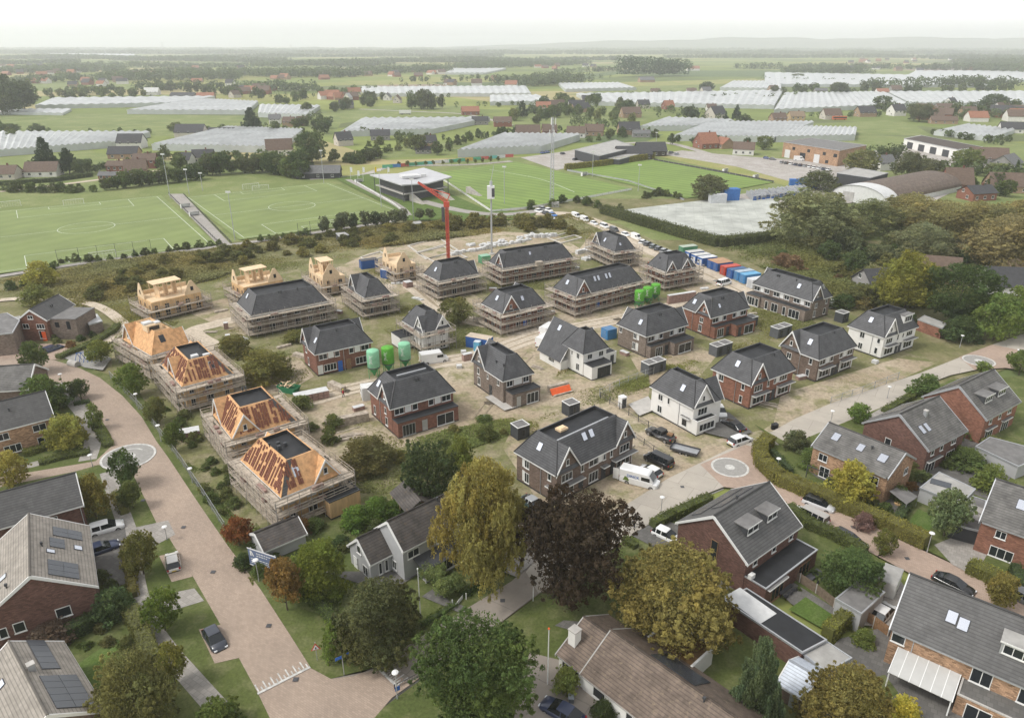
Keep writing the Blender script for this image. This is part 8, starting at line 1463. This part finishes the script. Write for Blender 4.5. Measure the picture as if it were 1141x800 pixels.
lg=MB();lg.slab((-1.9,-.066,2.7),(-1.68,-.066,2.7),(-1.68,-.066,3.45),(-1.9,-.066,3.45),.004);lg.slab((-1.5,-.066,2.7),(-1.3,-.066,2.7),(-1.62,-.066,3.45),(-1.68,-.066,3.3),.004);lg.build('emblem','lamp_white',o,uv=False)
ln_=MB()
for k,(w_,z_) in enumerate(((2.6,3.2),(1.9,2.85),(2.9,2.2),(2.4,1.9),(2.9,1.6))):
 x=-.9 if k<2 else-1.9
 while x<-.9+w_-.3:q_=rnd.uniform(.12,.4);ln_.slab((x,-.066,z_),(x+q_,-.066,z_),(x+q_,-.066,z_+.12),(x,-.066,z_+.12),.004);x+=q_+.1
ln_.build('small_print','lamp_white',o,uv=False)
g=G(354,738);o=thing('warning_sign','red edged triangular warning sign on the corner lawn','sign',g,radians(20));MB().tube((0,0,0),(0,0,2.9),.04,n=6).build('pole','galvanised',o,uv=False)
def tri(r,y,z,mt,nm):MB().prism([(r*cos(a),r*sin(a)) for a in(pi/2,pi*7/6,pi*11/6)],0,.02,Matrix.Translation((0,y,z))@Matrix.Rotation(pi/2,4,'X')).build(nm,mt,o,uv=False)
tri(.62,-.045,2.15,'red_paint','plate');tri(.40,-.07,2.13,'lamp_white','face');MB().box(-.07,.07,-.10,-.092,1.98,2.26).build('symbol','steel_dark',o,uv=False)
g=G(384,755);o=thing('street_name_sign','blue street name sign on a post under the domed tree','sign',g,radians(35));MB().tube((0,0,0),(0,0,3.0),.045,n=6).build('pole','galvanised',o,uv=False);MB().box(-.75,.75,-.03,.03,2.75,3.1).build('plate','blue_sign',o,uv=False)
g=G(443.5,777);o=thing('blue_plate_sign','small blue plate on the lamp at the sharks teeth','sign',(g.x+.05,g.y-.12,1.1),radians(30));MB().box(-.25,.25,-.02,.02,0,.55).build('plate','blue_sign',o,uv=False);MB().box(-.08,.08,.02,.1,.2,.3).build('bracket','galvanised',o,uv=False)
MINT,LIME=(.22,.48,.30),(.10,.33,.04)
silo(417.5,421,389.5,MINT,'mint green silo left of the lime one behind the red house',radians(0));silo(433.5,416,386,LIME,'lime green silo between two mint ones');silo(452,411,381.5,MINT,'mint green silo right of the lime one near the white van')
silo(711.5,343,323,LIME,'lime green silo first of three beside the long row');silo(720.5,339,319.5,LIME,'lime green silo middle of three beside the long row');silo(729.5,335,316,LIME,'lime green silo last of three nearest the two gabled house')
BL,BL2,RDC,WHC=(.03,.10,.30),(.06,.22,.45),(.42,.05,.03),(.55,.56,.57)
Y_=radians(22)
for x,y,c,t,l,d in((758,284,(.08,.25,.13),(.35,.4,.33),'green topped small container first in the track row',True),(765,290,BL,(.45,.45,.43),'blue container with grey white roof second in the row',False),(772,293.5,BL,(.5,.5,.48),'blue cabin with pale roof under the scaffold tower',False),(779,296.5,BL,WHC,'blue and white cabin with long white roof',False),(790,300,BL,(.40,.25,.15),'blue container with rusty brown roof',True),(796,302.5,BL,(.38,.22,.13),'dark blue container beside the rusty roofed one',True),(804.5,307,RDC,(.45,.09,.07),'red container in the middle of the row',True),(812,310.5,BL,(.07,.13,.24),'dark blue container right of the red one',True),(819,312.5,BL2,(.35,.42,.48),'narrow light blue container between two others',True),(826,316,BL2,(.14,.34,.52),'light blue container second from the row end',True),(834.5,321.5,WHC,WHC,'white and blue container last in the row',True)):
 container(x,y,Y_,c,l,top=t,door=d,L=5.4)
container(402,300,radians(28),BL,'blue container with dark roof beside the timber shell',top=(.08,.08,.085),L=5);container(428,311,radians(60),BL,'blue container with white roof beside the bricks',top=WHC,L=5);container(522,385,radians(-25),BL,'blue cabin with sand coloured roof beside the white walled house',top=(.5,.42,.33),L=5.5,door=False)
container(673,378,radians(30),BL2,'blue box container standing on grey blocks beside the skip',top=(.1,.2,.34),L=2.6,W=2.4,H=2.4);container(529,391,radians(-20),(.12,.35,.5),'light blue portable toilet beside the blue cabin',top=(.5,.55,.58),L=1.3,W=1.2,H=2.3);container(403.5,445,radians(20),(.6,.61,.6),'white site caravan with turquoise corner beside the red house',top=(.6,.6,.58),L=4.2,W=2.3,H=2.6,door=False)
container(535,294,radians(30),(.08,.35,.16),'green tank box beside the camera mast',top=(.3,.5,.36),L=3,W=2.4,H=2.4);container(690,370,radians(-10),(.05,.22,.11),'green skip container with white mark behind the grey brown house',top=(.05,.16,.09),L=4.5,W=2.2,H=2.0)
BLT=(.05,.16,.42)
container(879,207,radians(-10),BLT,'blue transport container left of its twin at the trolley yard',L=8,H=3);container(889,210,radians(-10),BLT,'blue transport container right of its twin at the trolley yard',L=8,H=3);container(804,224,radians(10),BLT,'large blue truck container beside the broad willow',L=7,W=4,H=5);container(790,227,radians(8),WHC,'white truck box with red stripe beside the blue one',L=7,W=2.6,H=3.8)
for x,y,yw,tw_,l in((577,492,34,False,'anthracite shed left of the brown row'),(634,466,34,False,'anthracite shed behind the brown row roof'),(722,419.5,34,True,'double anthracite shed behind the white house with bay'),(798,399,34,True,'double anthracite shed behind the orange red house'),(866,378.5,34,True,'pale topped double shed beside the brown house'),(836,366,34,False,'grey shed beside the orange brick house near the long row'),(938,361,34,False,'anthracite shed beside the white house with dormer')):shed(x,y,radians(yw),l,two=tw_,wall=(.10,.105,.11) if tw_ else(.052,.055,.058))
def skip(px,py,yaw,col,label):
 g=G(px,py);o=thing('skip',label,'skip',g,yaw,None);mb=MB();a=[(-1.5,-.9),(1.5,-.9),(1.5,.9),(-1.5,.9)];b=[(-2.1,-1.0),(2.1,-1.0),(2.1,1.0),(-2.1,1.0)];n=0
 for i in range(4):j=(i+1)%4;mb.poly([(*a[i],.1),(*a[j],.1),(*b[j],1.4),(*b[i],1.4)]);mb.poly([(b[j][0]*.96,b[j][1]*.94,1.4),(a[j][0],a[j][1],.3),(a[i][0],a[i][1],.3),(b[i][0]*.96,b[i][1]*.94,1.4)][::1]);mb.poly([(*b[i],1.4),(*b[j],1.4),(b[j][0]*.96,b[j][1]*.94,1.4),(b[i][0]*.96,b[i][1]*.94,1.4)])
 mb.poly([(*p,.1) for p in a][::-1]);put('body',mb.mesh('body','matt_paint',False),o,col=col);R=random.Random(3);w=MB()
 for k in range(26):w.box(0,R.uniform(.5,1.6),0,.15,0,.04,Matrix.Translation((R.uniform(-1.6,.6),R.uniform(-.7,.6),R.uniform(1.0,1.6)))@Matrix.Rotation(R.uniform(0,3),4,'Z')@Matrix.Rotation(R.uniform(-.4,.4),4,'Y'))
 w.build('waste_wood','timber_pale',o,uv=False);return o
skip(322.5,437,radians(-20),(.03,.17,.08),'green skip full of waste wood beside the bush')
for a in((326,398,'timber',-28,3.6,1.2,.9,'weathered plank stack beside the house with the blue door'),(365,432,'timber',-40,4.2,1.3,1.2,'plank stack before the house with the blue door'),(330,452,'brick',28,6.5,2.2,1.6,'long stack of grey brick pallets before the white caravan'),(364,480,'timber',26,7.5,1.2,1.6,'tall long stack of grey planks beside the red house'),(372,496,'plank',24,6,4.0,.5,'scattered scaffold planks below the tall plank stack'),(202,494,'brick',25,3.2,2.2,1.6,'shrink wrapped brick pallets beside the ring road tree'),(612,437,'timber',30,4.5,.9,1.1,'stack of boards behind the orange sheet'),(618,444,'plank',25,5,3.4,.4,'spread of old boards below the orange sheet'),(452,312,'brick',40,3.2,2.2,2.0,'pink brick pallets below the small timber shell'),(440,311,'wrap',40,1.4,1.4,2.2,'upright white wrapped pallet beside the pink bricks'),(436,318,'wrap',10,4,1.6,.5,'flat white wrapped panels on the track'),(453,322,'brick',35,2.2,2.2,1.4,'grey brick pallets before the hipped house'),(458,333,'wrap',-40,3.5,1.2,.4,'white bundle lying on the site track'),(517,404,'brick',30,2.2,1.1,1.5,'grey brick pallets at the narrow brown house'),(509,412,'wrap',10,1.5,1.3,.7,'white sack beside the grey brick pallets'),(514,396,'wrap',10,1.4,1.3,1.0,'white big bag behind the narrow brown house'),(565,456,'wrap',34,2,4.6,.1,'pale slab terrace stack at the narrow brown house'),(925,345,'wrap',30,4.0,2.6,1.5,'white wrapped pallets beside the long grey brown row'),(782,302+22,'wrap',20,3,1.8,.5,'white sacks at the track edge below the red container'),(700,363,'plank',30,4,2,.5,'dark plank heap behind the grey brown house'),(690,338,'brick',20,6,1.1,1.6,'grey panel stack between the silos and the orange house'),(745,340,'brick',24,8.5,1.1,2.2,'long grey formwork stack behind the orange brick house'),(250,368,'brick',20,1.1,1.1,1.6,'single grey pallet on the left site track'),(252,382,'brick',20,1.1,1.1,1.5,'single dark pallet beside the bushes'),(265,378,'wrap',-35,3,.8,.3,'white plank bundle in the weeds'),(345,357,'plank',20,4,2,.4,'boards lying below the dark long row'),(598,370,'plank',30,4.2,2.4,.5,'loose boards beside the two white vans'),(832,449,'plank',-30,6,1.2,.3,'pale boards lying along the brick house drive')):
 stack(a[0],a[1],radians(a[3]),a[7],a[2],a[4],a[5],a[6],seed=int(a[0]))
k_=0
for x0,y0,x1,y1,n in((520,277,575,272,6),(525,283,590,268,7),(500,286,530,280,3),(575,268,615,264,5),(640,285,655,280,3),(648,292,660,288,2)):
 for i in range(n):k_+=1;f_=(i+.5)/n;stack(x0+(x1-x0)*f_+rnd.uniform(-2,2),y0+(y1-y0)*f_+rnd.uniform(-1,1),radians(rnd.uniform(20,45)),'white wrapped building pallet in the store behind the rear row','wrap',rnd.uniform(2.2,4),rnd.uniform(1.3,2.6),rnd.uniform(.7,1.4),seed=k_,group='white pallets behind the rear row')
R_=random.Random(77);LT=(('plank',3,1.2,.4,'small heap of scaffold planks'),('brick',2.1,1.05,.8,'low brick pallet'),('wrap',1.3,1.2,.8,'white big bag'),('timber',3.2,.8,.5,'low stack of boards'))
for i,(x,y,w_) in enumerate(((395,345,'below the small dark roofed house'),(372,350,'right of the long dark row'),(455,350,'left of the white walled shell'),(430,345,'on the path behind the mint silos'),(520,318,'before the hipped house'),(545,325,'behind the gabled red shell'),(600,312,'between the two long rows'),(575,312,'before the rear long row'),(640,345,'below the long row with roof windows'),(610,352,'beside the gabled red shell'),(665,345,'left of the lime silos'),(650,352,'before the long row'),(735,318,'at the foot of the two gabled shell'),(700,300,'between the small hipped shell and the track'),(640,300,'behind the long row with roof windows'),(240,350,'left of the long dark row'),(228,372,'before the bare orange roof'),(245,432,'right of the half tiled roofs'),(275,445,'behind the third orange roof'),(345,510,'right of the nearest orange roof'),(395,520,'above the bright garden bushes'),(395,460,'left of the red house extension'),(535,470,'on the sand below the narrow brown house'),(545,420,'left of the narrow brown house'),(590,410,'behind the orange sheet'),(690,395,'right of the white garage'),(780,365,'before the orange brick house'),(830,352,'beside the grey shed'),(850,395,'left of the brown brick house'),(890,425,'before the brown brick house'),(970,405,'before the white dormered house'),(830,445,'right of the orange red house'),(700,505,'behind the black van'),(480,330,'on the muddy crossing'),(420,335,'under the mint silos path'),(310,390,'in the brown bushes'))):
 k_,l_,w2,h_,nm=LT[i%4];stack(x,y,radians(R_.uniform(-60,60)),nm+' '+w_,k_,l_,w2,h_,seed=i+100)
g=G(613,440);o=thing('orange_sheet','bright orange tarpaulin over a low stack beside the white house','tarpaulin',g,radians(30));MB().slab((-.2,-1.0,.3),(4.2,-1.0,.3),(4.2,-.2,1.35),(-.2,-.2,1.35),.06).build('sheet','orange_plastic',o,uv=False);MB().box(0,4,-.1,0,0,1.3).build('edge_board','plank',o,uv=False)
def found(a,b,c,label):
 A,B,C=G(*a),G(*b),G(*c);u=B-A;v=C-B;o=thing('foundation',label,'foundation',A,atan2(v.y,v.x)*0);mb=MB()
 def bar(p,q):d=q-p;l=d.length;mb.box(-.25,l+.25,-.25,.25,0,.45,Matrix.Translation(p-A)@Matrix.Rotation(atan2(d.y,d.x),4,'Z'))
 D=A+v;bar(A,B);bar(D,C);k=len(mb.v)
 for p,q in((B,C),(A,D),(A+u*.5,D+u*.5)):d=q-p;l=d.length;mb.box(.26,l-.26,-.25,.25,0,.46,Matrix.Translation(p-A)@Matrix.Rotation(atan2(d.y,d.x),4,'Z'))
 mb.build('footing','foundation',o,uv=False);MB().poly([tuple(p-A+Vector((0,0,.03))) for p in(A,B,C,D)][::1]).build('soil_infill','scrub_floor',o,uv=False);return o
found((455,275),(475,290),(510,280),'concrete footings beside the red crane');found((402,288),(418,297),(440,290),'concrete footings left of the two peaked shell');found((610,266),(625,272),(648,266),'concrete footings in the wild strip behind the rear row');found((465,283),(490,296),(520,288),'concrete footings behind the hipped house')
fence([(124,424),(140,440),(160,462),(180,488),(205,522),(230,560),(252,595)],2.0,'wire mesh site fence along the left road','galvanised','wire',name='site_fence',step=3.4);fence([(668,443),(690,432),(728,418)],1.8,'wire mesh fence before the tall grass strip','galvanised','wire',name='site_fence',step=2.6);fence([(669,445),(690,457),(722,478),(750,492)],1.5,'dark post fence across the sandy gardens','steel_dark','wire',name='site_fence',step=3.2);fence([(707,490),(728,505),(745,515)],1.4,'short dark fence beside the black van','steel_dark','wire',name='site_fence',step=2.6)
fence([(1000,424),(960,440),(925,452)],1.8,'wire fence along the concrete road before the white dormered house','galvanised','wire',name='site_fence',step=3.4)
fence([(870,640),(890,652),(908,664),(928,680)],1.8,'grey board fence between the two patios','fence_wood');fence([(957,691),(972,700),(988,712)],1.8,'brown board fence beside the white car','wood_brown');fence([(1000,790),(1015,800)],1.5,'short wooden fence under the white awning','wood_brown');fence([(440,770),(470,755),(520,725)],.9,'low wire fence behind the lamp by the road mouth','steel_dark','wire',step=2.4)
fence([(188,217),(214,243),(246,274)],1.1,'dark railing on the left side of the pitch path','steel_dark','wire',name='pitch_railing',step=3);fence([(205,218),(258,272)],1.1,'railing with boards on the right side of the pitch path','steel_dark','wire',name='pitch_railing',step=3);fence([(66,297),(90,294),(170,285)],5.0,'tall ball catch fence at the near end of the left pitch','steel_dark','wire',name='ball_fence',step=5.5);fence([(333,265),(360,261),(408,254)],5.0,'tall ball catch fence at the near end of the second pitch','steel_dark','wire',name='ball_fence',step=5.5)
fence([(484,195),(548,237),(590,233),(704,212)],1.0,'white advertising boards round the grass pitch','lamp_white','board',name='advertising_boards',cat='boards',step=4);fence([(632,191),(700,203),(762,224)],1.0,'grey boards on the near side of the far pitch','galvanised','board',name='pitch_boards',cat='boards',step=4);fence([(728,179),(800,192),(862,204)],1.0,'dark boards on the right side of the far pitch','steel_dark','board',name='pitch_boards',cat='boards',step=4);fence([(395,203),(440,229),(455,242)],1.0,'pale advertising boards along the second pitch','lamp_white','board',name='advertising_boards',cat='boards',step=4)
R_=random.Random(8)
for i in range(16):
 f_=i/15;x,y=432+135*f_,188-12*f_;g=G(x,y);o=thing('banner_board','coloured banner board in the long row behind the grass pitch','banner',g,radians(20),'coloured banner boards behind the grass pitch');put('panel',MB().box(-2.8,2.8,-.05,.05,.3,2.0).mesh('panel','matt_paint',False),o,col=R_.choice(((.6,.6,.6),(.1,.35,.22),(.08,.2,.45),(.5,.12,.1),(.55,.35,.1),(.15,.45,.42))));MB().box(-2.6,-2.5,-.04,.04,0,.3).box(2.5,2.6,-.04,.04,0,.3).build('post','galvanised',o,uv=False)
def goal(pt,d,label,w=7.32):
 c=Vector(pt);o=thing('football_goal',label,'goal',c,atan2(d.y,d.x));mb=MB();
 for s in(-1,1):mb.tube((0,s*w/2,0),(0,s*w/2,2.44),.07,n=6)
 mb.tube((0,-w/2,2.44),(0,w/2,2.44),.07,n=6);mb.build('goal_frame','lamp_white',o,uv=False);nt_=MB()
 for s in(-1,1):nt_.tube((0,s*w/2,2.44),(1.6,s*w/2,.05),.03,n=4)
 for k in range(9):y=-w/2+w*k/8;nt_.tube((0,y,2.44),(1.6,y,.05),.02,n=3,cap=False)
 for k in range(5):nt_.tube((1.6*k/4,-w/2,2.44*(1-k/4)+.03),(1.6*k/4,w/2,2.44*(1-k/4)+.03),.02,n=3,cap=False)
 nt_.build('net','lamp_white',o,uv=False)
def gpt(P,x,y):return Vector((*P(x,y)[:2],0))
d1=(gpt(P1,1,0)-gpt(P1,0,0));d2=(gpt(P2,1,0)-gpt(P2,0,0))
goal(gpt(P1,L1,31.5),d1,'white goal at the far end of the left pitch');goal(gpt(P1,0,31.5),-d1,'white goal at the near end of the left pitch');goal(gpt(P2,L2,31),d2,'white goal at the far end of the second pitch');goal(gpt(P2,0,31),-d2,'white goal at the near end of the second pitch');goal(G(12,231),d1,'spare goal standing behind the far line at the left');goal(G(678,183),Vector((.3,1,0)),'goal before the yellow topped hedge');goal(G(280,211),d2,'spare goal lying at the far edge of the second pitch')
for x,y,l in((207,232,'white dugout upper on the pitch path'),(217,241,'white dugout lower on the pitch path'),(651,196,'white dugout beside the far pitch boards'),(808,192,'white dugout left on the far pitch side'),(842,199,'white dugout right on the far pitch side'),(400,204,'white bench box at the grandstand stair')):
 g=G(x,y);o=thing('dugout',l,'dugout',g,radians(40));MB().slab((-1.8,-.6,2.0),(1.8,-.6,2.0),(1.8,.7,1.7),(-1.8,.7,1.7),.08).box(-1.8,1.8,.62,.7,0,1.6).box(-1.8,-1.74,-.5,.61,0,1.65).box(1.74,1.8,-.5,.61,0,1.65).build('shell','lamp_white',o,uv=False);MB().box(-1.6,1.6,.2,.55,.35,.45).build('bench','steel_dark',o,uv=False)
for i,(x,y,t) in enumerate(((391,200,186),(399,202,190),(405,203,186),(418,199,186),(432,194,186))):
 o,h_=pole(x,y,t,'flagpole with white club flag left of the grandstand','flagpole',.07,'lamp_white','flagpole','club flags left of the grandstand');MB().box(.05,1.0,-.01,.01,h_-2.6,h_-.2).build('flag','lamp_white' if i!=3 else 'plate_yellow',o,uv=False)
flat([(374,260),(384,259),(389,262),(378,264)],2.5,'steel_dark','pale_felt','small dark hut on the rough land behind the shells','hut','hut');flat([(455,248),(468,246.5),(470,249),(457,250.5)],2.2,'steel_dark','pale_felt','low dark store at the second pitch corner','hut','hut')
tr=MB();R_=random.Random(12)
me_t=(lambda m:(m.box(-.7,.7,-.3,.3,.15,.25),m.box(-.7,-.62,-.3,.3,.25,1.9),m.box(.62,.7,-.3,.3,.25,1.9),m.box(-.62,.62,-.28,.28,.9,.95),m.box(-.62,.62,-.28,.28,1.5,1.55),m)[-1])(MB()).mesh('frame','galvanised',False);me_b=MB().box(-.72,.72,-.32,.32,.02,.149).box(-.6,.6,-.3,-.27,.25,.8).mesh('base','blue_paint',False)
for i in range(13):
 for j in range(6):
  x=834+i*4.9+j*1.2;y=218.6-i*.55+j*1.1-(.4 if i%2 else 0);g=G(x,y);o=thing('plant_trolley','steel plant trolley with blue base in the crowded trolley yard','trolley',g,radians(R_.uniform(10,40)),'plant trolleys in the trolley yard');put('frame',me_t,o,scale=(1.5,1.8,1.3));put('base',me_b,o,scale=(1.5,1.8,1.3))
  if R_.random()<.85:put('load',MB().box(-.7,.7,-.3,.3,1.26,1.9).mesh('load','matt_paint',False),o,col=R_.choice(((.5,.14,.04),(.04,.12,.36),(.45,.45,.45),(.04,.08,.2),(.04,.08,.2),(.3,.32,.34))))
for x,y,l,a in((873,660,'dark garden table with flowers on the patio',38),(906,645,'long grey garden table on the neighbouring patio',38),(1005,745,'white garden table under the awning',-40)):
 g=G(x,y);o=thing('garden_table',l,'table',g,radians(a));mt='lamp_white' if 'white' in l else 'steel_dark';MB().box(-1.3,1.3,-.45,.45,.70,.76).build('tabletop',mt,o,uv=False)
 for sx in(-1.1,1.1):
  for sy in(-.35,.35):MB().box(sx-.04,sx+.04,sy-.04,sy+.04,0,.699).build('leg',mt,o,uv=False)
 for k in range(3):
  for s in(-1,1):
   c=o.matrix_basis.copy();p=Vector(g)+Matrix.Rotation(radians(a),3,'Z')@Vector((-.85+k*.85,s*.8,0));q=thing('garden_chair','garden chair at the '+l.replace(' on the patio','').replace(' on the neighbouring patio','').replace(' under the awning',''),'chair',p,radians(a)+(0 if s<0 else pi),'chairs at the '+l);MB().box(-.24,.24,-.24,.24,.42,.47).build('seat','steel_dark',q,uv=False);MB().box(-.24,.24,-.27,-.22,.471,.9).build('backrest','steel_dark',q,uv=False);lm=MB().box(-.02,.02,-.02,.02,0,.419).mesh('leg','steel_dark',False)
   for lx in(-.2,.2):
    for ly in(-.2,.2):put('leg',lm,q,loc=(lx,ly,0))
g=G(1003,561);o=thing('sun_sail','grey triangular sun sail stretched beside the tan brick house','sun sail',g);A_,B_2,C_2,D_2=(G(991,547,2.6)-g,G(1003,541,2.5)-g,G(1023,553,2.2)-g,G(1010,562,2.0)-g);MB().slab(A_,D_2,C_2,B_2,.03).build('sail','grey_felt',o,uv=False)
for p in(C_2,D_2):MB().tube((p.x,p.y,0),tuple(p),.05,n=5).build('post','galvanised',o,uv=False)
g=G(1002,564);o=thing('planter_table','orange wooden garden table under the sun sail','table',g,radians(40));MB().box(-.9,.9,-.5,.5,.7,.78).build('tabletop','timber',o,uv=False);MB().box(-.8,-.7,-.4,.4,0,.699).box(.7,.8,-.4,.4,0,.699).build('trestle','timber',o,uv=False)
g=G(1028,558);o=thing('parasol','folded purple parasol beside the sun sail','parasol',g);MB().tube((0,0,0),(0,0,2.4),.03,n=5).build('pole','galvanised',o,uv=False);put('canopy',MB().lathe([(.05,.9),(.2,1.1),(.16,1.9),(.03,2.45)],8).mesh('canopy','matt_paint',False),o,col=(.14,.09,.16))
bin_(636,784,'grey wheelie bin on the bungalow drive');bin_(1026,664,'dark wheelie bin beyond the ridge of the big roof',yaw=.6);bin_(861,479,'black wheelie bin on the verge above the white suv',(.02,.02,.02));bin_(864,478,'second black wheelie bin on the verge beside the first',(.03,.03,.03),.3)
o=thing('bicycle','bicycle with orange crate parked beside the pink street','bicycle',G(983,621),radians(20));
for x in(-.55,.55):put('wheel',MB().lathe([(.3,-.03),(.34,-.02),(.34,.02),(.3,.03)],16,Matrix.Rotation(pi/2,4,'X')).mesh('wheel','tyre',False),o,loc=(x,0,.34))
MB().tube((-.55,0,.34),(-.15,0,.8),.025,n=5).tube((-.15,0,.8),(.4,0,.85),.025,n=5).tube((-.05,0,.34),(.4,0,.85),.025,n=5).tube((.55,0,.34),(.4,0,1.0),.025,n=5).tube((-.05,0,.34),(-.2,0,.95),.025,n=5).build('frame','steel_dark',o,uv=False);MB().box(.35,.75,-.2,.2,.85,1.1).build('crate','orange_plastic',o,uv=False);MB().box(-.32,-.1,-.07,.07,.95,1.0).build('saddle','rubber',o,uv=False)
person(706,590,radians(60),'person in dark clothes and orange cap walking on the concrete road',cap=(.75,.15,.03))
person(383,443,radians(200),'worker in red jacket before the house with the blue door',top=(.5,.04,.05),cap=(.75,.72,.1))
person(722,297,radians(-60),'worker in orange vest at the track beside the two gabled house',vest=(.8,.2,.02),cap=(.8,.8,.75));person(803,296,radians(90),'worker in blue overalls before the blue cabins',vest=(.05,.1,.35),cap=(.8,.75,.1))
g=G(693,454);o=thing('portable_toilet','white and dark portable toilet in the sandy garden','toilet',g,radians(30));MB().box(-.55,.55,-.55,.55,.05,2.1).build('cabin','lamp_white',o,uv=False);MB().box(-.45,.45,-.6,-.555,.15,1.95).build('door','anthracite',o,uv=False);MB().box(-.6,.6,-.6,.6,2.103,2.3).build('roof','lamp_white',o,uv=False)
o=thing('garden_gate','white garden gate between the two box hedges','gate',G(512,674),radians(35));MB().box(-1.0,-.9,-.05,.05,0,1.3).box(.9,1.0,-.05,.05,0,1.3).build('post','lamp_white',o,uv=False);MB().box(-.85,.85,-.02,.02,.1,.9).build('gate_panel','lamp_white',o,uv=False,rot=.5)
o=thing('concrete_pipe','short concrete pipe lying in the playground sand','pipe',G(83,409),radians(-25));MB().lathe([(.55,-1.2),(.7,-1.2),(.7,1.2),(.55,1.2)],16,Matrix.Translation((0,0,.7))@Matrix.Rotation(pi/2,4,'Y')).build('pipe','concrete',o,uv=False);MB().box(-.8,.8,-.5,.5,0,.12).build('bedding','gravel_mat',o,uv=False)
o=thing('climbing_frame','blue steel climbing frame on the playground sand','play frame',G(97,405),radians(10))
for k in range(6):MB().tube((-2+k*.8,-1,0),(-1.6+k*.8,.2,2.4),.06,n=5).tube((-1.6+k*.8,.2,2.4),(-1.2+k*.8,1.4,0),.06,n=5).build('bar','blue_paint',o,uv=False)
MB().tube((-1.6,.2,2.4),(2.4,.2,2.4),.07,n=5).build('top_rail','blue_paint',o,uv=False)
for x,y,t in((183,62,41),(118,62,54),(325,61,50),(461,60,52),(745,60,55)):
 g=G(x,y);h_=min(70,HT(x,y,t,200));o=thing('pylon','faint electricity pylon standing on the hazy horizon','pylon',g,0,'pylons on the horizon');mb=MB()
 for s in(-1,1):mb.tube((s*h_*.09,0,0),(s*.6,0,h_),.45,.3,n=4)
 for k in range(6):z=h_*k/6;q_=h_*.09*(1-k/6);mb.tube((-q_,0,z),(q_*.85,0,z+h_/6),.25,n=4,cap=False)
 mb.build('tower','galvanised',o,uv=False)
 ar=MB()
 for k in(.7,.82,.94):ar.tube((-h_*.14,0,h_*k),(h_*.14,0,h_*k),.35,n=4)
 ar.build('cross_arm','galvanised',o,uv=False)
o=thing('coach','orange coach parked before the brown barn house','bus',G(935,134),radians(0));put('body',MB().box(-6,6,-1.25,1.25,.4,3.2).mesh('body','matt_paint',False),o,col=(.5,.14,.06));MB().box(-5.8,5.9,-1.28,1.28,1.6,2.6).build('windows','car_glass',o,uv=False)
for x in(-4,4):put('wheel',wheel_mesh(.5)[0],o,loc=(x,-1.15,.5))
SUN_EL,SUN_AZ=radians(52),radians(-105)
w=bpy.data.worlds.new('World');S.world=w;w.use_nodes=True;nt=w.node_tree;bg=nt.nodes['Background']
sky=nt.nodes.new('ShaderNodeTexSky');sky.sky_type='NISHITA';sky.sun_disc=False;sky.sun_elevation=SUN_EL;sky.sun_rotation=SUN_AZ;sky.altitude=0;sky.air_density=1.0;sky.dust_density=1.2;sky.ozone_density=1.0
hs=nt.nodes.new('ShaderNodeHueSaturation');hs.inputs['Saturation'].default_value=.10;hs.inputs['Value'].default_value=1.0
nt.links.new(sky.outputs[0],hs.inputs['Color']);nt.links.new(hs.outputs[0],bg.inputs['Color']);bg.inputs['Strength'].default_value=.15
sl=bpy.data.lights.new('sun','SUN');sl.energy=1.1;sl.angle=radians(12);sl.color=(1,.955,.89);so=bpy.data.objects.new('sun',sl);COL.objects.link(so)
sd=Vector((sin(SUN_AZ)*cos(SUN_EL),cos(SUN_AZ)*cos(SUN_EL),sin(SUN_EL)));so.rotation_euler=sd.to_track_quat('Z','Y').to_euler()
m=bpy.data.materials.new('haze_air');m.use_nodes=True;hn=m.node_tree;hn.nodes.remove(hn.nodes['Principled BSDF']);pv=hn.nodes.new('ShaderNodeVolumePrincipled')
pv.inputs['Color'].default_value=(.965,.98,1.0,1);pv.inputs['Density'].default_value=HAZE;pv.inputs['Anisotropy'].default_value=.15;hn.links.new(pv.outputs[0],hn.nodes['Material Output'].inputs['Volume']);M['haze_air']=m
tag(MB().box(-15500,15500,-450,17500,-1.0,190).build('haze','haze_air',uv=False),kind='stuff')['label']='pale autumn haze over the whole plain'
v=S.view_settings;S.display_settings.display_device='sRGB';v.view_transform='Standard';v.look='None';v.gamma=1;v.use_curve_mapping=False;v.exposure=EXPO
c=S.cycles;c.max_bounces=6;c.diffuse_bounces=4;c.glossy_bounces=2;c.transmission_bounces=2;c.transparent_max_bounces=4;c.volume_bounces=1;c.caustics_reflective=c.caustics_refractive=False
c.use_denoising=True;c.denoiser='OPENIMAGEDENOISE';c.denoising_input_passes='RGB_ALBEDO_NORMAL';c.sample_clamp_indirect=6;c.use_adaptive_sampling=True;c.adaptive_threshold=.012
S.render.use_persistent_data=False
